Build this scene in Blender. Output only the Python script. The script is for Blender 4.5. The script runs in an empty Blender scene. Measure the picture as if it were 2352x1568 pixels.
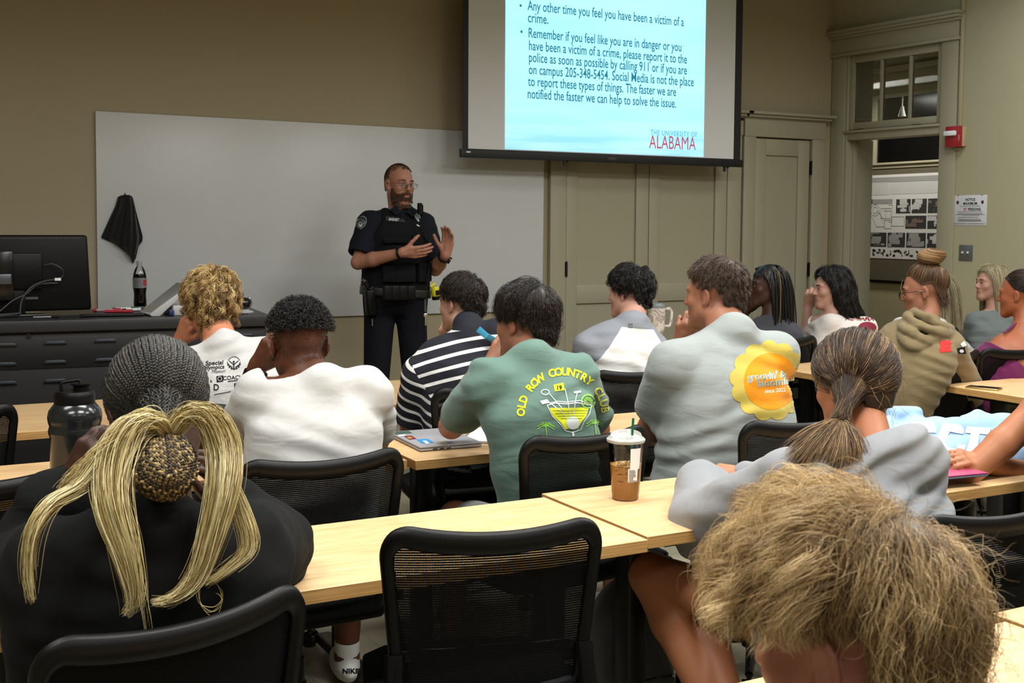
import bpy, math, random
import numpy as np
from mathutils import Vector, Matrix
from mathutils.bvhtree import BVHTree
from mathutils.geometry import tessellate_polygon
SC = bpy.context.scene
COL = SC.collection
# ---------------------------------------------------------------- camera
W_, H_ = 2352, 1568
FPX, CX, CY, CAMZ = 2694.0, 1176.0, 703.0, 1.49
pitch = math.atan(186 / 2694); yaw = math.radians(28.44); roll = math.radians(0.3)
F0 = np.array([math.sin(yaw), math.cos(yaw), 0]); R0 = np.array([math.cos(yaw), -math.sin(yaw), 0]); Z0 = np.array([0, 0, 1.0])
CF = F0 * math.cos(pitch) - Z0 * math.sin(pitch); U0 = Z0 * math.cos(pitch) + F0 * math.sin(pitch)
CR = R0 * math.cos(roll) + U0 * math.sin(roll); CU = U0 * math.cos(roll) - R0 * math.sin(roll)
CC = np.array([0, 0, CAMZ])
cd = bpy.data.cameras.new('camera'); cam = bpy.data.objects.new('camera', cd); COL.objects.link(cam)
cd.sensor_width = 36; cd.lens = FPX / W_ * 36; cd.shift_y = -(784 - CY) / W_; cd.clip_start = 0.05; cd.dof.use_dof = True; cd.dof.focus_distance = 3.9; cd.dof.aperture_fstop = 20
m = Matrix.Identity(4)
for i in range(3):
    m[i][0], m[i][1], m[i][2], m[i][3] = CR[i], CU[i], -CF[i], CC[i]
cam.matrix_world = m
SC.camera = cam
def ray(px, py): return CF + CR * (px - CX) / FPX - CU * (py - CY) / FPX
def at(px, py, y):            # point of the room seen at a photo pixel, at depth coordinate y
    d = ray(px, py); return CC + d * (y / d[1])
def atz(px, py, z):           # the same on a horizontal surface of height z
    d = ray(px, py); return CC + d * ((z - CAMZ) / d[2])
# ---------------------------------------------------------------- render look, world, lights
vs = SC.view_settings; vs.view_transform = 'Standard'; vs.look = 'None'; vs.gamma = 1.0; vs.use_curve_mapping = False
vs.exposure = 0.62
SC.cycles.max_bounces = 6; SC.cycles.diffuse_bounces = 3; SC.cycles.glossy_bounces = 3; SC.cycles.transmission_bounces = 6
SC.cycles.transparent_max_bounces = 12; SC.cycles.caustics_reflective = False; SC.cycles.caustics_refractive = False
wd = bpy.data.worlds.new('world'); SC.world = wd; wd.use_nodes = True
wd.node_tree.nodes['Background'].inputs[0].default_value = (0.8, 0.85, 0.9, 1); wd.node_tree.nodes['Background'].inputs[1].default_value = 0.05
def area(name, loc, sx, sy, power, color=(1, 1, .98), spread=180, rot=(0, 0, 0)):
    l = bpy.data.lights.new(name, 'AREA'); l.shape = 'RECTANGLE'; l.size = sx; l.size_y = sy; l.energy = power; l.color = color
    l.spread = math.radians(spread)
    o = bpy.data.objects.new(name, l); o.location = loc; o.rotation_euler = rot; COL.objects.link(o); return o
CEIL = 3.45
for (lx, ly, p) in [(-.6, -1.2, 12), (1.6, -1.2, 14), (3.8, -1.2, 12), (-.6, 1.3, 34), (1.6, 1.3, 46), (3.8, 1.3, 42), (-.6, 3.3, 22), (1.6, 3.3, 34), (3.8, 3.3, 38), (5.8, 3.0, 30), (5.9, 4.9, 14)]:
    area('ceiling_light', (lx, ly, CEIL - .06), 1.2, .6, p, spread=165)
area('hall_light', (7.9, 7.7, 2.75), .3, 1.4, 17, (1, .95, .85))
# ---------------------------------------------------------------- materials
def lin(h):
    h = h.lstrip('#'); c = [int(h[i:i + 2], 16) / 255 for i in (0, 2, 4)]
    return tuple((x / 12.92 if x <= .04045 else ((x + .055) / 1.055) ** 2.4) for x in c) + (1,)
class N:                      # small node-tree helper
    def __init__(s, name):
        s.m = bpy.data.materials.new(name); s.m.use_nodes = True; s.t = s.m.node_tree; s.b = s.t.nodes['Principled BSDF']
    def n(s, typ, **kw):
        x = s.t.nodes.new(typ)
        for k, v in kw.items():
            if k in x.inputs: x.inputs[k].default_value = v
            else: setattr(x, k, v)
        return x
    def l(s, a, b): s.t.links.new(a, b); return s
    def set(s, **kw):
        for k, v in kw.items(): s.b.inputs[k.replace('_', ' ')].default_value = v
        return s
    def math(s, op, a, b=None, c=None):
        x = s.t.nodes.new('ShaderNodeMath'); x.operation = op
        for i, v in enumerate((a, b, c)):
            if v is None: continue
            if isinstance(v, (int, float)): x.inputs[i].default_value = v
            else: s.l(v, x.inputs[i])
        return x.outputs[0]
    def mix(s, fac, a, b):
        x = s.t.nodes.new('ShaderNodeMix'); x.data_type = 'RGBA'
        for i, v in ((0, fac), (6, a), (7, b)):
            if isinstance(v, (int, float)): x.inputs[i].default_value = v
            elif isinstance(v, tuple): x.inputs[i].default_value = v
            else: s.l(v, x.inputs[i])
        return x.outputs[2]
    def coords(s, scale=(1, 1, 1), which='Object', rot=(0, 0, 0)):
        tc = s.t.nodes.new('ShaderNodeTexCoord'); mp = s.t.nodes.new('ShaderNodeMapping')
        mp.inputs['Scale'].default_value = scale; mp.inputs['Rotation'].default_value = rot
        s.l(tc.outputs[which], mp.inputs['Vector']); return mp.outputs['Vector']
    def noise(s, vec, scale=5, detail=3, rough=.5, dist=0):
        x = s.t.nodes.new('ShaderNodeTexNoise'); x.inputs['Scale'].default_value = scale; x.inputs['Detail'].default_value = detail
        x.inputs['Roughness'].default_value = rough; x.inputs['Distortion'].default_value = dist
        s.l(vec, x.inputs['Vector']); return x.outputs['Fac']
    def bump(s, h, strength=.2, dist=.01):
        x = s.t.nodes.new('ShaderNodeBump'); x.inputs['Strength'].default_value = strength; x.inputs['Distance'].default_value = dist
        s.l(h, x.inputs['Height']); s.l(x.outputs['Normal'], s.b.inputs['Normal'])
    def attr(s, name):
        x = s.t.nodes.new('ShaderNodeAttribute'); x.attribute_name = name; return x
MATS = {}
def mat(name, color, rough=.6, metal=0, var=.06, scale=8, bump=0, bscale=60, spec=.5, sheen=0, coat=0):
    if name in MATS: return MATS[name]
    c = lin(color); s = N(name); s.set(Roughness=rough, Metallic=metal); s.b.inputs['Specular IOR Level'].default_value = spec
    if sheen: s.b.inputs['Sheen Weight'].default_value = sheen
    if coat: s.b.inputs['Coat Weight'].default_value = coat
    v = s.coords()
    f = s.noise(v, scale, 4)
    lo = tuple(x * (1 - var) for x in c[:3]) + (1,); hi = tuple(min(1, x * (1 + var)) for x in c[:3]) + (1,)
    s.l(s.mix(f, lo, hi), s.b.inputs['Base Color'])
    if bump: s.bump(s.noise(v, bscale, 3), bump, .004)
    MATS[name] = s.m; return s.m
def wood():
    s = N('maple_laminate'); s.set(Roughness=.34)
    v = s.coords((1.2, 14, 14)); a = s.noise(v, 4, 6, .65, .6)
    v2 = s.coords((3, 90, 90)); b = s.noise(v2, 3, 3, .6)
    v3 = s.coords((1.5, 4, 4)); c = s.noise(v3, 2.2, 2, .5, 1.5)
    f = s.math('ADD', s.math('MULTIPLY', a, .55), s.math('ADD', s.math('MULTIPLY', b, .3), s.math('MULTIPLY', c, .25)))
    cr = s.n('ShaderNodeValToRGB'); s.l(f, cr.inputs[0])
    e = cr.color_ramp.elements; e[0].position = .38; e[0].color = lin('#c39b66'); e[1].position = .68; e[1].color = lin('#e4c294')
    s.l(cr.outputs[0], s.b.inputs['Base Color']); s.bump(b, .04, .002); return s.m
def woodedge():
    s = N('maple_edge_band'); s.set(Roughness=.45)
    v = s.coords((2, 2, 160)); a = s.noise(v, 2, 3, .6, .3)
    cr = s.n('ShaderNodeValToRGB'); s.l(a, cr.inputs[0])
    e = cr.color_ramp.elements; e[0].position = .35; e[0].color = lin('#a5783f'); e[1].position = .65; e[1].color = lin('#cfa468')
    s.l(cr.outputs[0], s.b.inputs['Base Color']); return s.m
M_WOOD = wood(); M_EDGE = woodedge()
M_WALL = mat('painted_wall', '#a1967b', .75, var=.03, scale=2, bump=.05, bscale=220)
M_WALLR = mat('painted_wall_side', '#a8a388', .75, var=.03, scale=2, bump=.05, bscale=220)
M_TRIM = mat('painted_woodwork', '#a09b84', .5, var=.03, scale=3)
M_BLACK = mat('black_plastic', '#060607', .42, spec=.22, var=.2, bump=.08, bscale=400)
M_BLACKG = mat('black_gloss', '#0a0a0b', .2, var=.1)
M_METB = mat('black_metal', '#0c0d0f', .35, .3, var=.1)
M_STEEL = mat('brushed_steel', '#8f9394', .35, .9, var=.1, scale=30)
M_WHITE = mat('white_paper', '#e9e9e6', .7, var=.02)
M_CONS = mat('black_console_paint', '#0f0f11', .5, var=.15, bump=.05, bscale=300)
M_CONST = mat('charcoal_laminate', '#26272a', .38, var=.2, scale=30)
M_FAB = mat('black_seat_fabric', '#070708', .9, spec=.2, var=.3, scale=200, bump=.2, bscale=500)
# ---------------------------------------------------------------- mesh helpers
def tag(o, label=None, cat=None, group=None, kind=None):
    if label: o['label'] = label
    if cat: o['category'] = cat
    if group: o['group'] = group
    if kind: o['kind'] = kind
    return o
def empty(name, loc, rz=0):
    o = bpy.data.objects.new(name, None); COL.objects.link(o); o.location = loc; o.rotation_euler = (0, 0, rz); o.empty_display_size = .05; return o
class MB:                     # collects shapes into one mesh
    def __init__(s): s.v = []; s.f = []; s.mi = []; s.cur = 0
    def add(s, vs, fs):
        b = len(s.v); s.v += [tuple(map(float, v)) for v in vs]; s.f += [tuple(i + b for i in f) for f in fs]; s.mi += [s.cur] * len(fs); return s
    def box(s, x0, x1, y0, y1, z0, z1):
        return s.add([(x, y, z) for z in (z0, z1) for y in (y0, y1) for x in (x0, x1)],
                     [(0, 2, 3, 1), (4, 5, 7, 6), (0, 1, 5, 4), (2, 6, 7, 3), (0, 4, 6, 2), (1, 3, 7, 5)])
    def obox(s, c, ux, uy, uz, hx, hy, hz):  # oriented box
        c, ux, uy, uz = map(np.array, (c, ux, uy, uz))
        return s.add([c + ux * hx * a + uy * hy * b + uz * hz * d for d in (-1, 1) for b in (-1, 1) for a in (-1, 1)],
                     [(0, 2, 3, 1), (4, 5, 7, 6), (0, 1, 5, 4), (2, 6, 7, 3), (0, 4, 6, 2), (1, 3, 7, 5)])
    def tube(s, pts, r, n=8, cap=True, sq=None):
        pts = [np.array(p, float) for p in pts]; K = len(pts)
        rs = r if hasattr(r, '__len__') else [r] * K
        up = np.array([0, 0, 1.0]); rings = []
        t0 = pts[1] - pts[0]
        if abs(t0[2]) > .9 * np.linalg.norm(t0): up = np.array([1.0, 0, 0])
        u = None
        for i in range(K):
            t = pts[min(i + 1, K - 1)] - pts[max(i - 1, 0)]; t = t / (np.linalg.norm(t) + 1e-12)
            if u is None: u = np.cross(up, t)
            u = u - t * (u @ t); u /= np.linalg.norm(u) + 1e-12; w = np.cross(t, u)
            a_, b_ = (1, 1) if sq is None else sq
            rings.append([pts[i] + rs[i] * (u * a_ * math.cos(2 * math.pi * k / n) + w * b_ * math.sin(2 * math.pi * k / n)) for k in range(n)])
        vs = [p for rg in rings for p in rg]; fs = []
        for i in range(K - 1):
            for k in range(n): fs.append((i * n + k, i * n + (k + 1) % n, (i + 1) * n + (k + 1) % n, (i + 1) * n + k))
        if cap: fs.append(tuple(range(n))[::-1]); fs.append(tuple((K - 1) * n + k for k in range(n)))
        return s.add(vs, fs)
    def lathe(s, prof, c=(0, 0, 0), n=32, capb=True, capt=True):
        vs = [(c[0] + r * math.cos(2 * math.pi * k / n), c[1] + r * math.sin(2 * math.pi * k / n), c[2] + z) for r, z in prof for k in range(n)]; fs = []
        for i in range(len(prof) - 1):
            for k in range(n): fs.append((i * n + k, i * n + (k + 1) % n, (i + 1) * n + (k + 1) % n, (i + 1) * n + k))
        if capb: fs.append(tuple(range(n))[::-1])
        if capt: fs.append(tuple((len(prof) - 1) * n + k for k in range(n)))
        return s.add(vs, fs)
    def sphere(s, c, r, n=12, m=8):
        r = r if hasattr(r, '__len__') else (r, r, r); vs = []; fs = []
        for i in range(m + 1):
            th = math.pi * i / m
            for k in range(n):
                ph = 2 * math.pi * k / n; vs.append((c[0] + r[0] * math.sin(th) * math.cos(ph), c[1] + r[1] * math.sin(th) * math.sin(ph), c[2] + r[2] * math.cos(th)))
        for i in range(m):
            for k in range(n): fs.append((i * n + k, (i + 1) * n + k, (i + 1) * n + (k + 1) % n, i * n + (k + 1) % n))
        return s.add(vs, fs)
    def prism(s, poly, z0, z1, axes=None, org=(0, 0, 0)):   # extruded polygon; axes = (u, v, w) vectors
        ax = [np.array(a, float) for a in (axes or ((1, 0, 0), (0, 1, 0), (0, 0, 1)))]; org = np.array(org, float); n = len(poly)
        vs = [org + ax[0] * p[0] + ax[1] * p[1] + ax[2] * z for z in (z0, z1) for p in poly]
        tr = tessellate_polygon([[Vector((p[0], p[1], 0)) for p in poly]])
        fs = [tuple(t)[::-1] for t in tr] + [tuple(i + n for i in t) for t in tr] + [(i, (i + 1) % n, (i + 1) % n + n, i + n) for i in range(n)]
        return s.add(vs, fs)
    def build(s, name, mt=None, parent=None, smooth=False, bevel=0, segs=2, loc=None, angle=40):
        me = bpy.data.meshes.new(name); me.from_pydata(s.v, [], s.f)
        for x in (mt if isinstance(mt, (list, tuple)) else [mt]):
            if x: me.materials.append(x)
        if any(s.mi): me.polygons.foreach_set('material_index', s.mi)
        me.update()
        import bmesh
        bm = bmesh.new(); bm.from_mesh(me)
        if loc is not None: bmesh.ops.translate(bm, verts=bm.verts, vec=-Vector(tuple(map(float, loc))))
        bmesh.ops.recalc_face_normals(bm, faces=bm.faces)
        if bevel:
            es = [e for e in bm.edges if len(e.link_faces) == 2 and e.calc_face_angle(0) > math.radians(angle)]
            bmesh.ops.bevel(bm, geom=es, offset=bevel, segments=segs, affect='EDGES', profile=.5, clamp_overlap=True)
        bm.to_mesh(me); bm.free()
        o = bpy.data.objects.new(name, me); COL.objects.link(o)
        if smooth or bevel: me.shade_smooth(); 
        if (smooth or bevel): me.set_sharp_from_angle(angle=math.radians(angle))
        if parent: o.parent = parent
        if loc is not None: o.location = tuple(map(float, loc))
        return o
def arr_mesh(name, V, Fq, mt=None, parent=None, smooth=True, attrs=None, loc=None):
    """mesh from numpy arrays: V (n,3), Fq (m,k)"""
    V = np.asarray(V, np.float32); Fq = np.asarray(Fq, np.int32)
    if loc is not None: V = V - np.asarray(loc, np.float32)
    me = bpy.data.meshes.new(name); k = Fq.shape[1]
    me.vertices.add(len(V)); me.vertices.foreach_set('co', V.ravel())
    me.loops.add(Fq.size); me.loops.foreach_set('vertex_index', Fq.ravel())
    me.polygons.add(len(Fq)); me.polygons.foreach_set('loop_start', np.arange(0, Fq.size, k, dtype=np.int32))
    me.update(calc_edges=True)
    if smooth: me.polygons.foreach_set('use_smooth', np.ones(len(Fq), bool))
    for nm, (ty, data) in (attrs or {}).items():
        a = me.attributes.new(nm, ty, 'POINT')
        if ty == 'FLOAT': a.data.foreach_set('value', np.asarray(data, np.float32).ravel())
        else: a.data.foreach_set('color', np.asarray(data, np.float32).ravel())
    for x in (mt if isinstance(mt, (list, tuple)) else [mt]):
        if x: me.materials.append(x)
    o = bpy.data.objects.new(name, me); COL.objects.link(o)
    if parent: o.parent = parent
    if loc is not None: o.location = tuple(map(float, loc))
    return o
def copy_tree(o, parent=None):
    c = o.copy(); COL.objects.link(c)
    if parent is not None: c.parent = parent
    for ch in [x for x in bpy.data.objects if x.parent == o]: copy_tree(ch, c)
    return c
# ================================================================ the room
YW = 7.2; XL, YB = -3.2, -3.0
WC = np.array([6.842, YW, 0.0]); WD = np.array([.0802, -1, 0.0]); WD /= np.linalg.norm(WD); WN = np.array([WD[1], -WD[0], 0])   # side wall: corner, direction, normal into the room
def rw(s_, z, off=0): p = WC + WD * s_ + WN * off; return (p[0], p[1], z)
def rbox(mb, s0, s1, z0, z1, o0, o1):
    c = WC + WD * (s0 + s1) / 2 + WN * (o0 + o1) / 2; c[2] = (z0 + z1) / 2
    return mb.obox(c, WD, WN, (0, 0, 1), abs(s1 - s0) / 2, abs(o1 - o0) / 2, (z1 - z0) / 2)
XR = 6.842 + .0802 * (YW - YB)
def floor_mat():
    s = N('vinyl_floor_tile'); s.set(Roughness=.35)
    v = s.coords((1, 1, 1)); br = s.n('ShaderNodeTexBrick', offset=0.0); s.l(v, br.inputs['Vector'])
    br.inputs['Scale'].default_value = 1; br.inputs['Brick Width'].default_value = .305; br.inputs['Row Height'].default_value = .305; br.inputs['Mortar Size'].default_value = .0015
    br.inputs['Color1'].default_value = lin('#a09a86'); br.inputs['Color2'].default_value = lin('#99937e'); br.inputs['Mortar'].default_value = lin('#6d6753')
    n = s.noise(s.coords((1, 6, 1)), 14, 5, .7)
    x = s.mix(s.math('MULTIPLY', n, .5), br.outputs['Color'], lin('#7f775f')); s.l(x, s.b.inputs['Base Color']); return s.m
f = MB().box(XL, 12.5, YB, 11.2, -.1, 0).build('floor', floor_mat()); tag(f, kind='structure')
c = MB().box(XL, 12.5, YB, 11.2, CEIL, CEIL + .1).build('ceiling', mat('ceiling_tile', '#cfccc0', .9)); tag(c, kind='structure')
w = MB().box(XL - .1, 6.842, YW, YW + .15, 0, CEIL).build('wall_front', M_WALL); tag(w, kind='structure')
w = MB().box(XL - .15, XL, YB, YW + .15, 0, CEIL).build('wall_left', M_WALL); tag(w, kind='structure')
w = MB().box(XL, XR + .2, YB - .15, YB, 0, CEIL).build('wall_back', M_WALL); tag(w, kind='structure')
# side wall with the door opening s .17 .. 1.04, z 0 .. 2.84 (transom above)
TH = .30
m_ = MB(); rbox(m_, 0, .15, 0, CEIL, 0, -TH); rbox(m_, 1.045, 10.3, 0, CEIL, 0, -TH); rbox(m_, .15, 1.045, 2.86, CEIL, 0, -TH)
tag(m_.build('wall_right', M_WALLR), kind='structure')
m_ = MB().box(XL, 4.15, YW - .015, YW, 0, .14).build('baseboard_front', M_TRIM, bevel=.004); tag(m_, kind='structure')
m_ = MB(); rbox(m_, 1.19, 10.2, 0, .14, 0, .015); tag(m_.build('baseboard_right', M_TRIM), kind='structure')
# door casing and transom in the side wall
m_ = MB(); rbox(m_, .006, .145, 0, 2.86, 0, .022); rbox(m_, 1.045, 1.182, 0, 2.86, 0, .022)
rbox(m_, .145, .168, 0, 2.86, -.05, .012)
rbox(m_, -.0, 1.186, 2.862, 3.0, 0, .03); rbox(m_, -.0, 1.196, 2.845, 2.868, 0, .042)
rbox(m_, -.0, 1.2, 2.985, 3.008, 0, .05); rbox(m_, -.0, 1.21, 3.005, 3.03, 0, .075); rbox(m_, -.0, 1.222, 3.027, 3.05, 0, .092)
tag(m_.build('trim_1', M_TRIM, bevel=.003), kind='structure')
m_ = MB(); rbox(m_, .145, 1.045, 2.18, 2.245, -.14, .01); rbox(m_, .145, 1.045, 2.235, 2.255, -.14, .03)   # transom bar
rbox(m_, .150, .17, 0, 2.19, -TH, -.0); rbox(m_, 1.03, 1.045, 0, 2.19, -TH, 0); rbox(m_, .17, .19, 0, 2.19, -.09, -.05)
tag(m_.build('trim_2', M_TRIM, bevel=.002), kind='structure')
win = MB(); rbox(win, .165, .212, 2.262, 2.845, -.045, -.005); rbox(win, .995, 1.04, 2.262, 2.845, -.045, -.005)
rbox(win, .212, .995, 2.262, 2.315, -.045, -.005); rbox(win, .212, .995, 2.785, 2.845, -.045, -.005)
rbox(win, .462, .486, 2.315, 2.785, -.045, -.008); rbox(win, .733, .757, 2.315, 2.785, -.045, -.008)
win = tag(win.build('window_1', M_TRIM, bevel=.003), kind='structure')
def glass_mat(name, tint=(.9, .93, .92, 1), rough=.0):
    s = N(name); s.t.nodes.remove(s.b); o = s.t.nodes['Material Output']
    tr = s.n('ShaderNodeBsdfTransparent'); tr.inputs[0].default_value = tint; gl = s.n('ShaderNodeBsdfGlossy'); gl.inputs['Roughness'].default_value = .03
    fr = s.n('ShaderNodeFresnel'); fr.inputs['IOR'].default_value = 1.5; mx = s.n('ShaderNodeMixShader')
    s.l(fr.outputs[0], mx.inputs[0]); s.l(tr.outputs[0], mx.inputs[1]); s.l(gl.outputs[0], mx.inputs[2]); s.l(mx.outputs[0], o.inputs[0]); return s.m
M_GLASS = glass_mat('window_glass')
g = MB(); rbox(g, .212, .462, 2.315, 2.785, -.03, -.026); g = g.build('pane', M_GLASS, win)
g = MB(); rbox(g, .486, .733, 2.315, 2.785, -.03, -.026); g.build('pane', M_GLASS, win)
g = MB(); rbox(g, .757, .995, 2.315, 2.785, -.03, -.026); g.build('pane', M_GLASS, win)
for s0, s1 in ((.235, .305), (.79, .86)):
    g = MB(); rbox(g, s0, s1, 2.252, 2.262, -.02, .015); g.build('hinge', M_METB, win)
# hallway beyond the opening
M_HALL = mat('hall_paint', '#a09878', .75, var=.03)
M_HALLD = mat('hall_dark_paint', '#56503f', .8)
HX = 8.55                                      # far hall wall, parallel to the side wall
m_ = MB().box(HX, HX + .1, 2.9, 11.1, 0, CEIL); tag(m_.build('wall_hall_far', M_HALL), kind='structure')
m_ = MB().box(7.05, HX, 2.8, 2.9, 0, CEIL); tag(m_.build('wall_hall_near', M_HALL), kind='structure')
m_ = MB().box(6.85, HX, 10.6, 10.7, 0, CEIL); tag(m_.build('wall_hall_end', M_HALL), kind='structure')
m_ = MB().box(6.85, 7.0, YW + .15, 10.6, 0, CEIL); tag(m_.build('wall_hall_side', M_HALL), kind='structure')
m_ = MB(); m_.box(HX - .03, HX, 5, 8.6, 2.05, 2.10); m_.box(HX - .05, HX, 5, 8.6, 2.085, 2.105); m_.box(HX - .03, HX, 8.36, 8.44, 2.1, 2.75); m_.box(HX - .05, HX, 5, 8.6, 2.72, 2.80); m_.box(HX - .09, HX, 5, 10, 2.95, 3.0); m_.box(HX - .03, HX, 7.05, 7.12, 2.1, 2.75)
tag(m_.build('trim_3', M_TRIM, bevel=.002), kind='structure')
win2 = tag(MB().box(HX - .012, HX, 5, 8.36, 2.10, 2.73).build('window_2', M_BLACKG), kind='structure')
m_ = MB().box(HX - .02, HX, 5, 8.41, .975, 2.05).build('tackboard', M_HALLD); tag(m_, 'dark brown tackboard on the corridor wall behind the pinned drawing sheet', 'board')
tag(MB().box(HX - .03, HX, 5, 8.41, .955, .98).build('trim_4', M_BLACK), kind='structure')
# electrical plate on the reveal of the opening
pl = MB().box(6.99, 7.035, 7.048, 7.052, 1.545, 1.655).build('wall_plate', mat('plate_grey', '#86857a', .5), bevel=.002); tag(pl, 'narrow grey blank plate on the side of the doorway', 'wall plate')
pl.location.y -= 0.0
# drawing sheet on the tackboard
def sheet():
    t = empty('poster', (HX - .022, 8.05, 1.19)); tag(t, 'large white architecture poster with floor plan and photo grid seen through the doorway', 'poster')
    S = lambda y0, y1, z0, z1, nm, mt, d=.001: MB().box(-.0015 - d, -d + .0015, y0, y1, z0, z1).build(nm, mt, t)
    gy = lambda u: .378 - u * .80     # u across 0..1 left to right
    z = lambda v: .80 - v * .80
    S(gy(1.35), gy(0), 0, .80, 'sheet', mat('sheet_white', '#c9c9c8', .6))
    gr = mat('print_grey', '#8b8b8a', .7); dk = mat('print_dark', '#2a2a2c', .7); lt = mat('print_light', '#b5b5b4', .7); br = mat('print_brown', '#6a5a4e', .7)
    S(gy(1.3), gy(.02), z(.09), z(.03), 'title_bar', gr, .003)
    S(gy(.3), gy(.02), z(.24), z(.09), 'title_bar', lt, .003); S(gy(1.3), gy(.31), z(.235), z(.095), 'title_bar', lt, .0025)
    S(gy(.36), gy(.03), z(.345), z(.29), 'title_bar', gr, .003); S(gy(.04), gy(.02), z(.345), z(.285), 'title_bar', dk, .004)
    def ph(u0, u1, v0, v1, sd):
        rnd = random.Random(sd); q = S(gy(u1), gy(u0), z(v1), z(v0), 'photo', dk, .003)
        m = MB()
        for i in range(9):
            a, b = sorted((rnd.random(), rnd.random())); c, d = sorted((rnd.random(), rnd.random()))
            a, b = u0 + (u1 - u0) * a, u0 + (u1 - u0) * min(b, a + .5); c, d = v0 + (v1 - v0) * c, v0 + (v1 - v0) * min(d, c + .35)
            m.box(-.0052 - i * .0002, -.004, gy(b), gy(a), z(d), z(c))
        m.build('photo_detail', rnd.choice([gr, br, lt]), t)
    for i, (u0, u1) in enumerate(((.42, .64), (.66, .88), (.90, 1.12))): ph(u0, u1, .295, .46, i)
    for i, (u0, u1) in enumerate(((.57, .88), (.90, 1.12))): ph(u0, u1, .49, .64, 10 + i)
    for i, (u0, u1) in enumerate(((.01, .28), (.30, .57), (.59, .88), (.90, 1.12))): ph(u0, u1, .69, .86, 20 + i)
    m = MB(); rnd = random.Random(4)
    for i in range(46):
        u = .02 + rnd.random() * .9; v = .885 + rnd.random() * .07; m.box(-.0045, -.003, gy(u + .01 + rnd.random() * .04), gy(u), z(v + .02), z(v))
    m.build('plan_detail', dk, t)
    m = MB()                                    # floor plan
    def line(pts, w=.0022):
        P = [(0, gy(u), z(v)) for u, v in pts]
        for a, b in zip(P[:-1], P[1:]):
            a = np.array(a); b = np.array(b); d = b - a; L = np.linalg.norm(d) + 1e-9; d = d / L; n = np.cross(d, (1, 0, 0))
            m.obox((a + b) / 2 + (-.0045, 0, 0), d, n, (1, 0, 0), L / 2, w / 2, .0008)
    cc = [(.09 + .07 * math.cos(k * .628), .42 + .07 * math.sin(k * .628)) for k in range(11)]; line(cc); line([(.09 + .04 * math.cos(k * .628), .42 + .04 * math.sin(k * .628)) for k in range(11)])
    line([(.03, .48), (.12, .62), (.25, .62), (.25, .55), (.12, .42)]); line([(.18, .4), (.34, .4), (.34, .52), (.18, .52), (.18, .4)]); line([(.22, .43), (.34, .43)]); line([(.26, .4), (.26, .52)]); line([(.3, .36), (.36, .36), (.36, .56), (.3, .56)])
    line([(.24, .54), (.35, .54), (.35, .64), (.24, .64), (.24, .54)]); line([(.36, .5), (.55, .5), (.55, .61), (.36, .61), (.36, .5)]); line([(.16, .44), (.22, .58)])
    m.build('floor_plan', gr, t)
sheet()
# track lights in the corridor
def track():
    t = empty('track_light', (7.75, 6.9, 2.62)); tag(t, 'white ceiling track with small spot heads seen through the transom', 'track light')
    wm = mat('white_enamel', '#d8d8d2', .35)
    MB().box(-.015, .015, -1.6, 1.2, -.012, .012).build('rail', wm, t)
    m = MB(); m.tube([(0, 1.0, .01), (0, 1.0, CEIL - 2.62)], .006); m.tube([(0, -1.4, .01), (0, -1.4, CEIL - 2.62)], .006); m.build('suspension_rod', wm, t)
    for y in (.42, -.25, -1.0):
        h = MB().tube([(0, y, -.01), (0, y, -.11)], .006).build('spot_arm', wm, t)
        MB().lathe([(.014, 0), (.018, -.03), (.034, -.085), (.030, -.087)], (0, y, -.10), 16).build('spot_head', wm, t, smooth=True)
track()
# ---------------------------------------------------------------- front wall: whiteboard
tl = at(214, 250, YW - .02); br_ = at(1247, 711, YW - .02)
BX0, BX1, BZ0, BZ1 = 1.130, 4.132, .897, 2.128
wb = empty('whiteboard', ((BX0 + BX1) / 2, YW, BZ0)); tag(wb, 'large frameless whiteboard mounted on the tan front wall', 'whiteboard')
s = N('whiteboard_surface'); s.set(Roughness=.33); n1 = s.noise(s.coords((1, 1, 1)), 2.2, 5, .6); n2 = s.noise(s.coords((1, 1, 3)), 9, 6, .75)
fx = s.math('MULTIPLY', s.math('ADD', n1, n2), .5); s.l(s.mix(fx, lin('#bfc2c2'), lin('#ced1d2')), s.b.inputs['Base Color']); M_WB = s.m
_b = MB().box(BX0 - (BX0 + BX1) / 2, BX1 - (BX0 + BX1) / 2, -.022, 0, 0, BZ1 - BZ0).build('board_panel', M_WB, wb, bevel=.002)
_b.rotation_euler = (0, math.radians(.35), 0)
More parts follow.
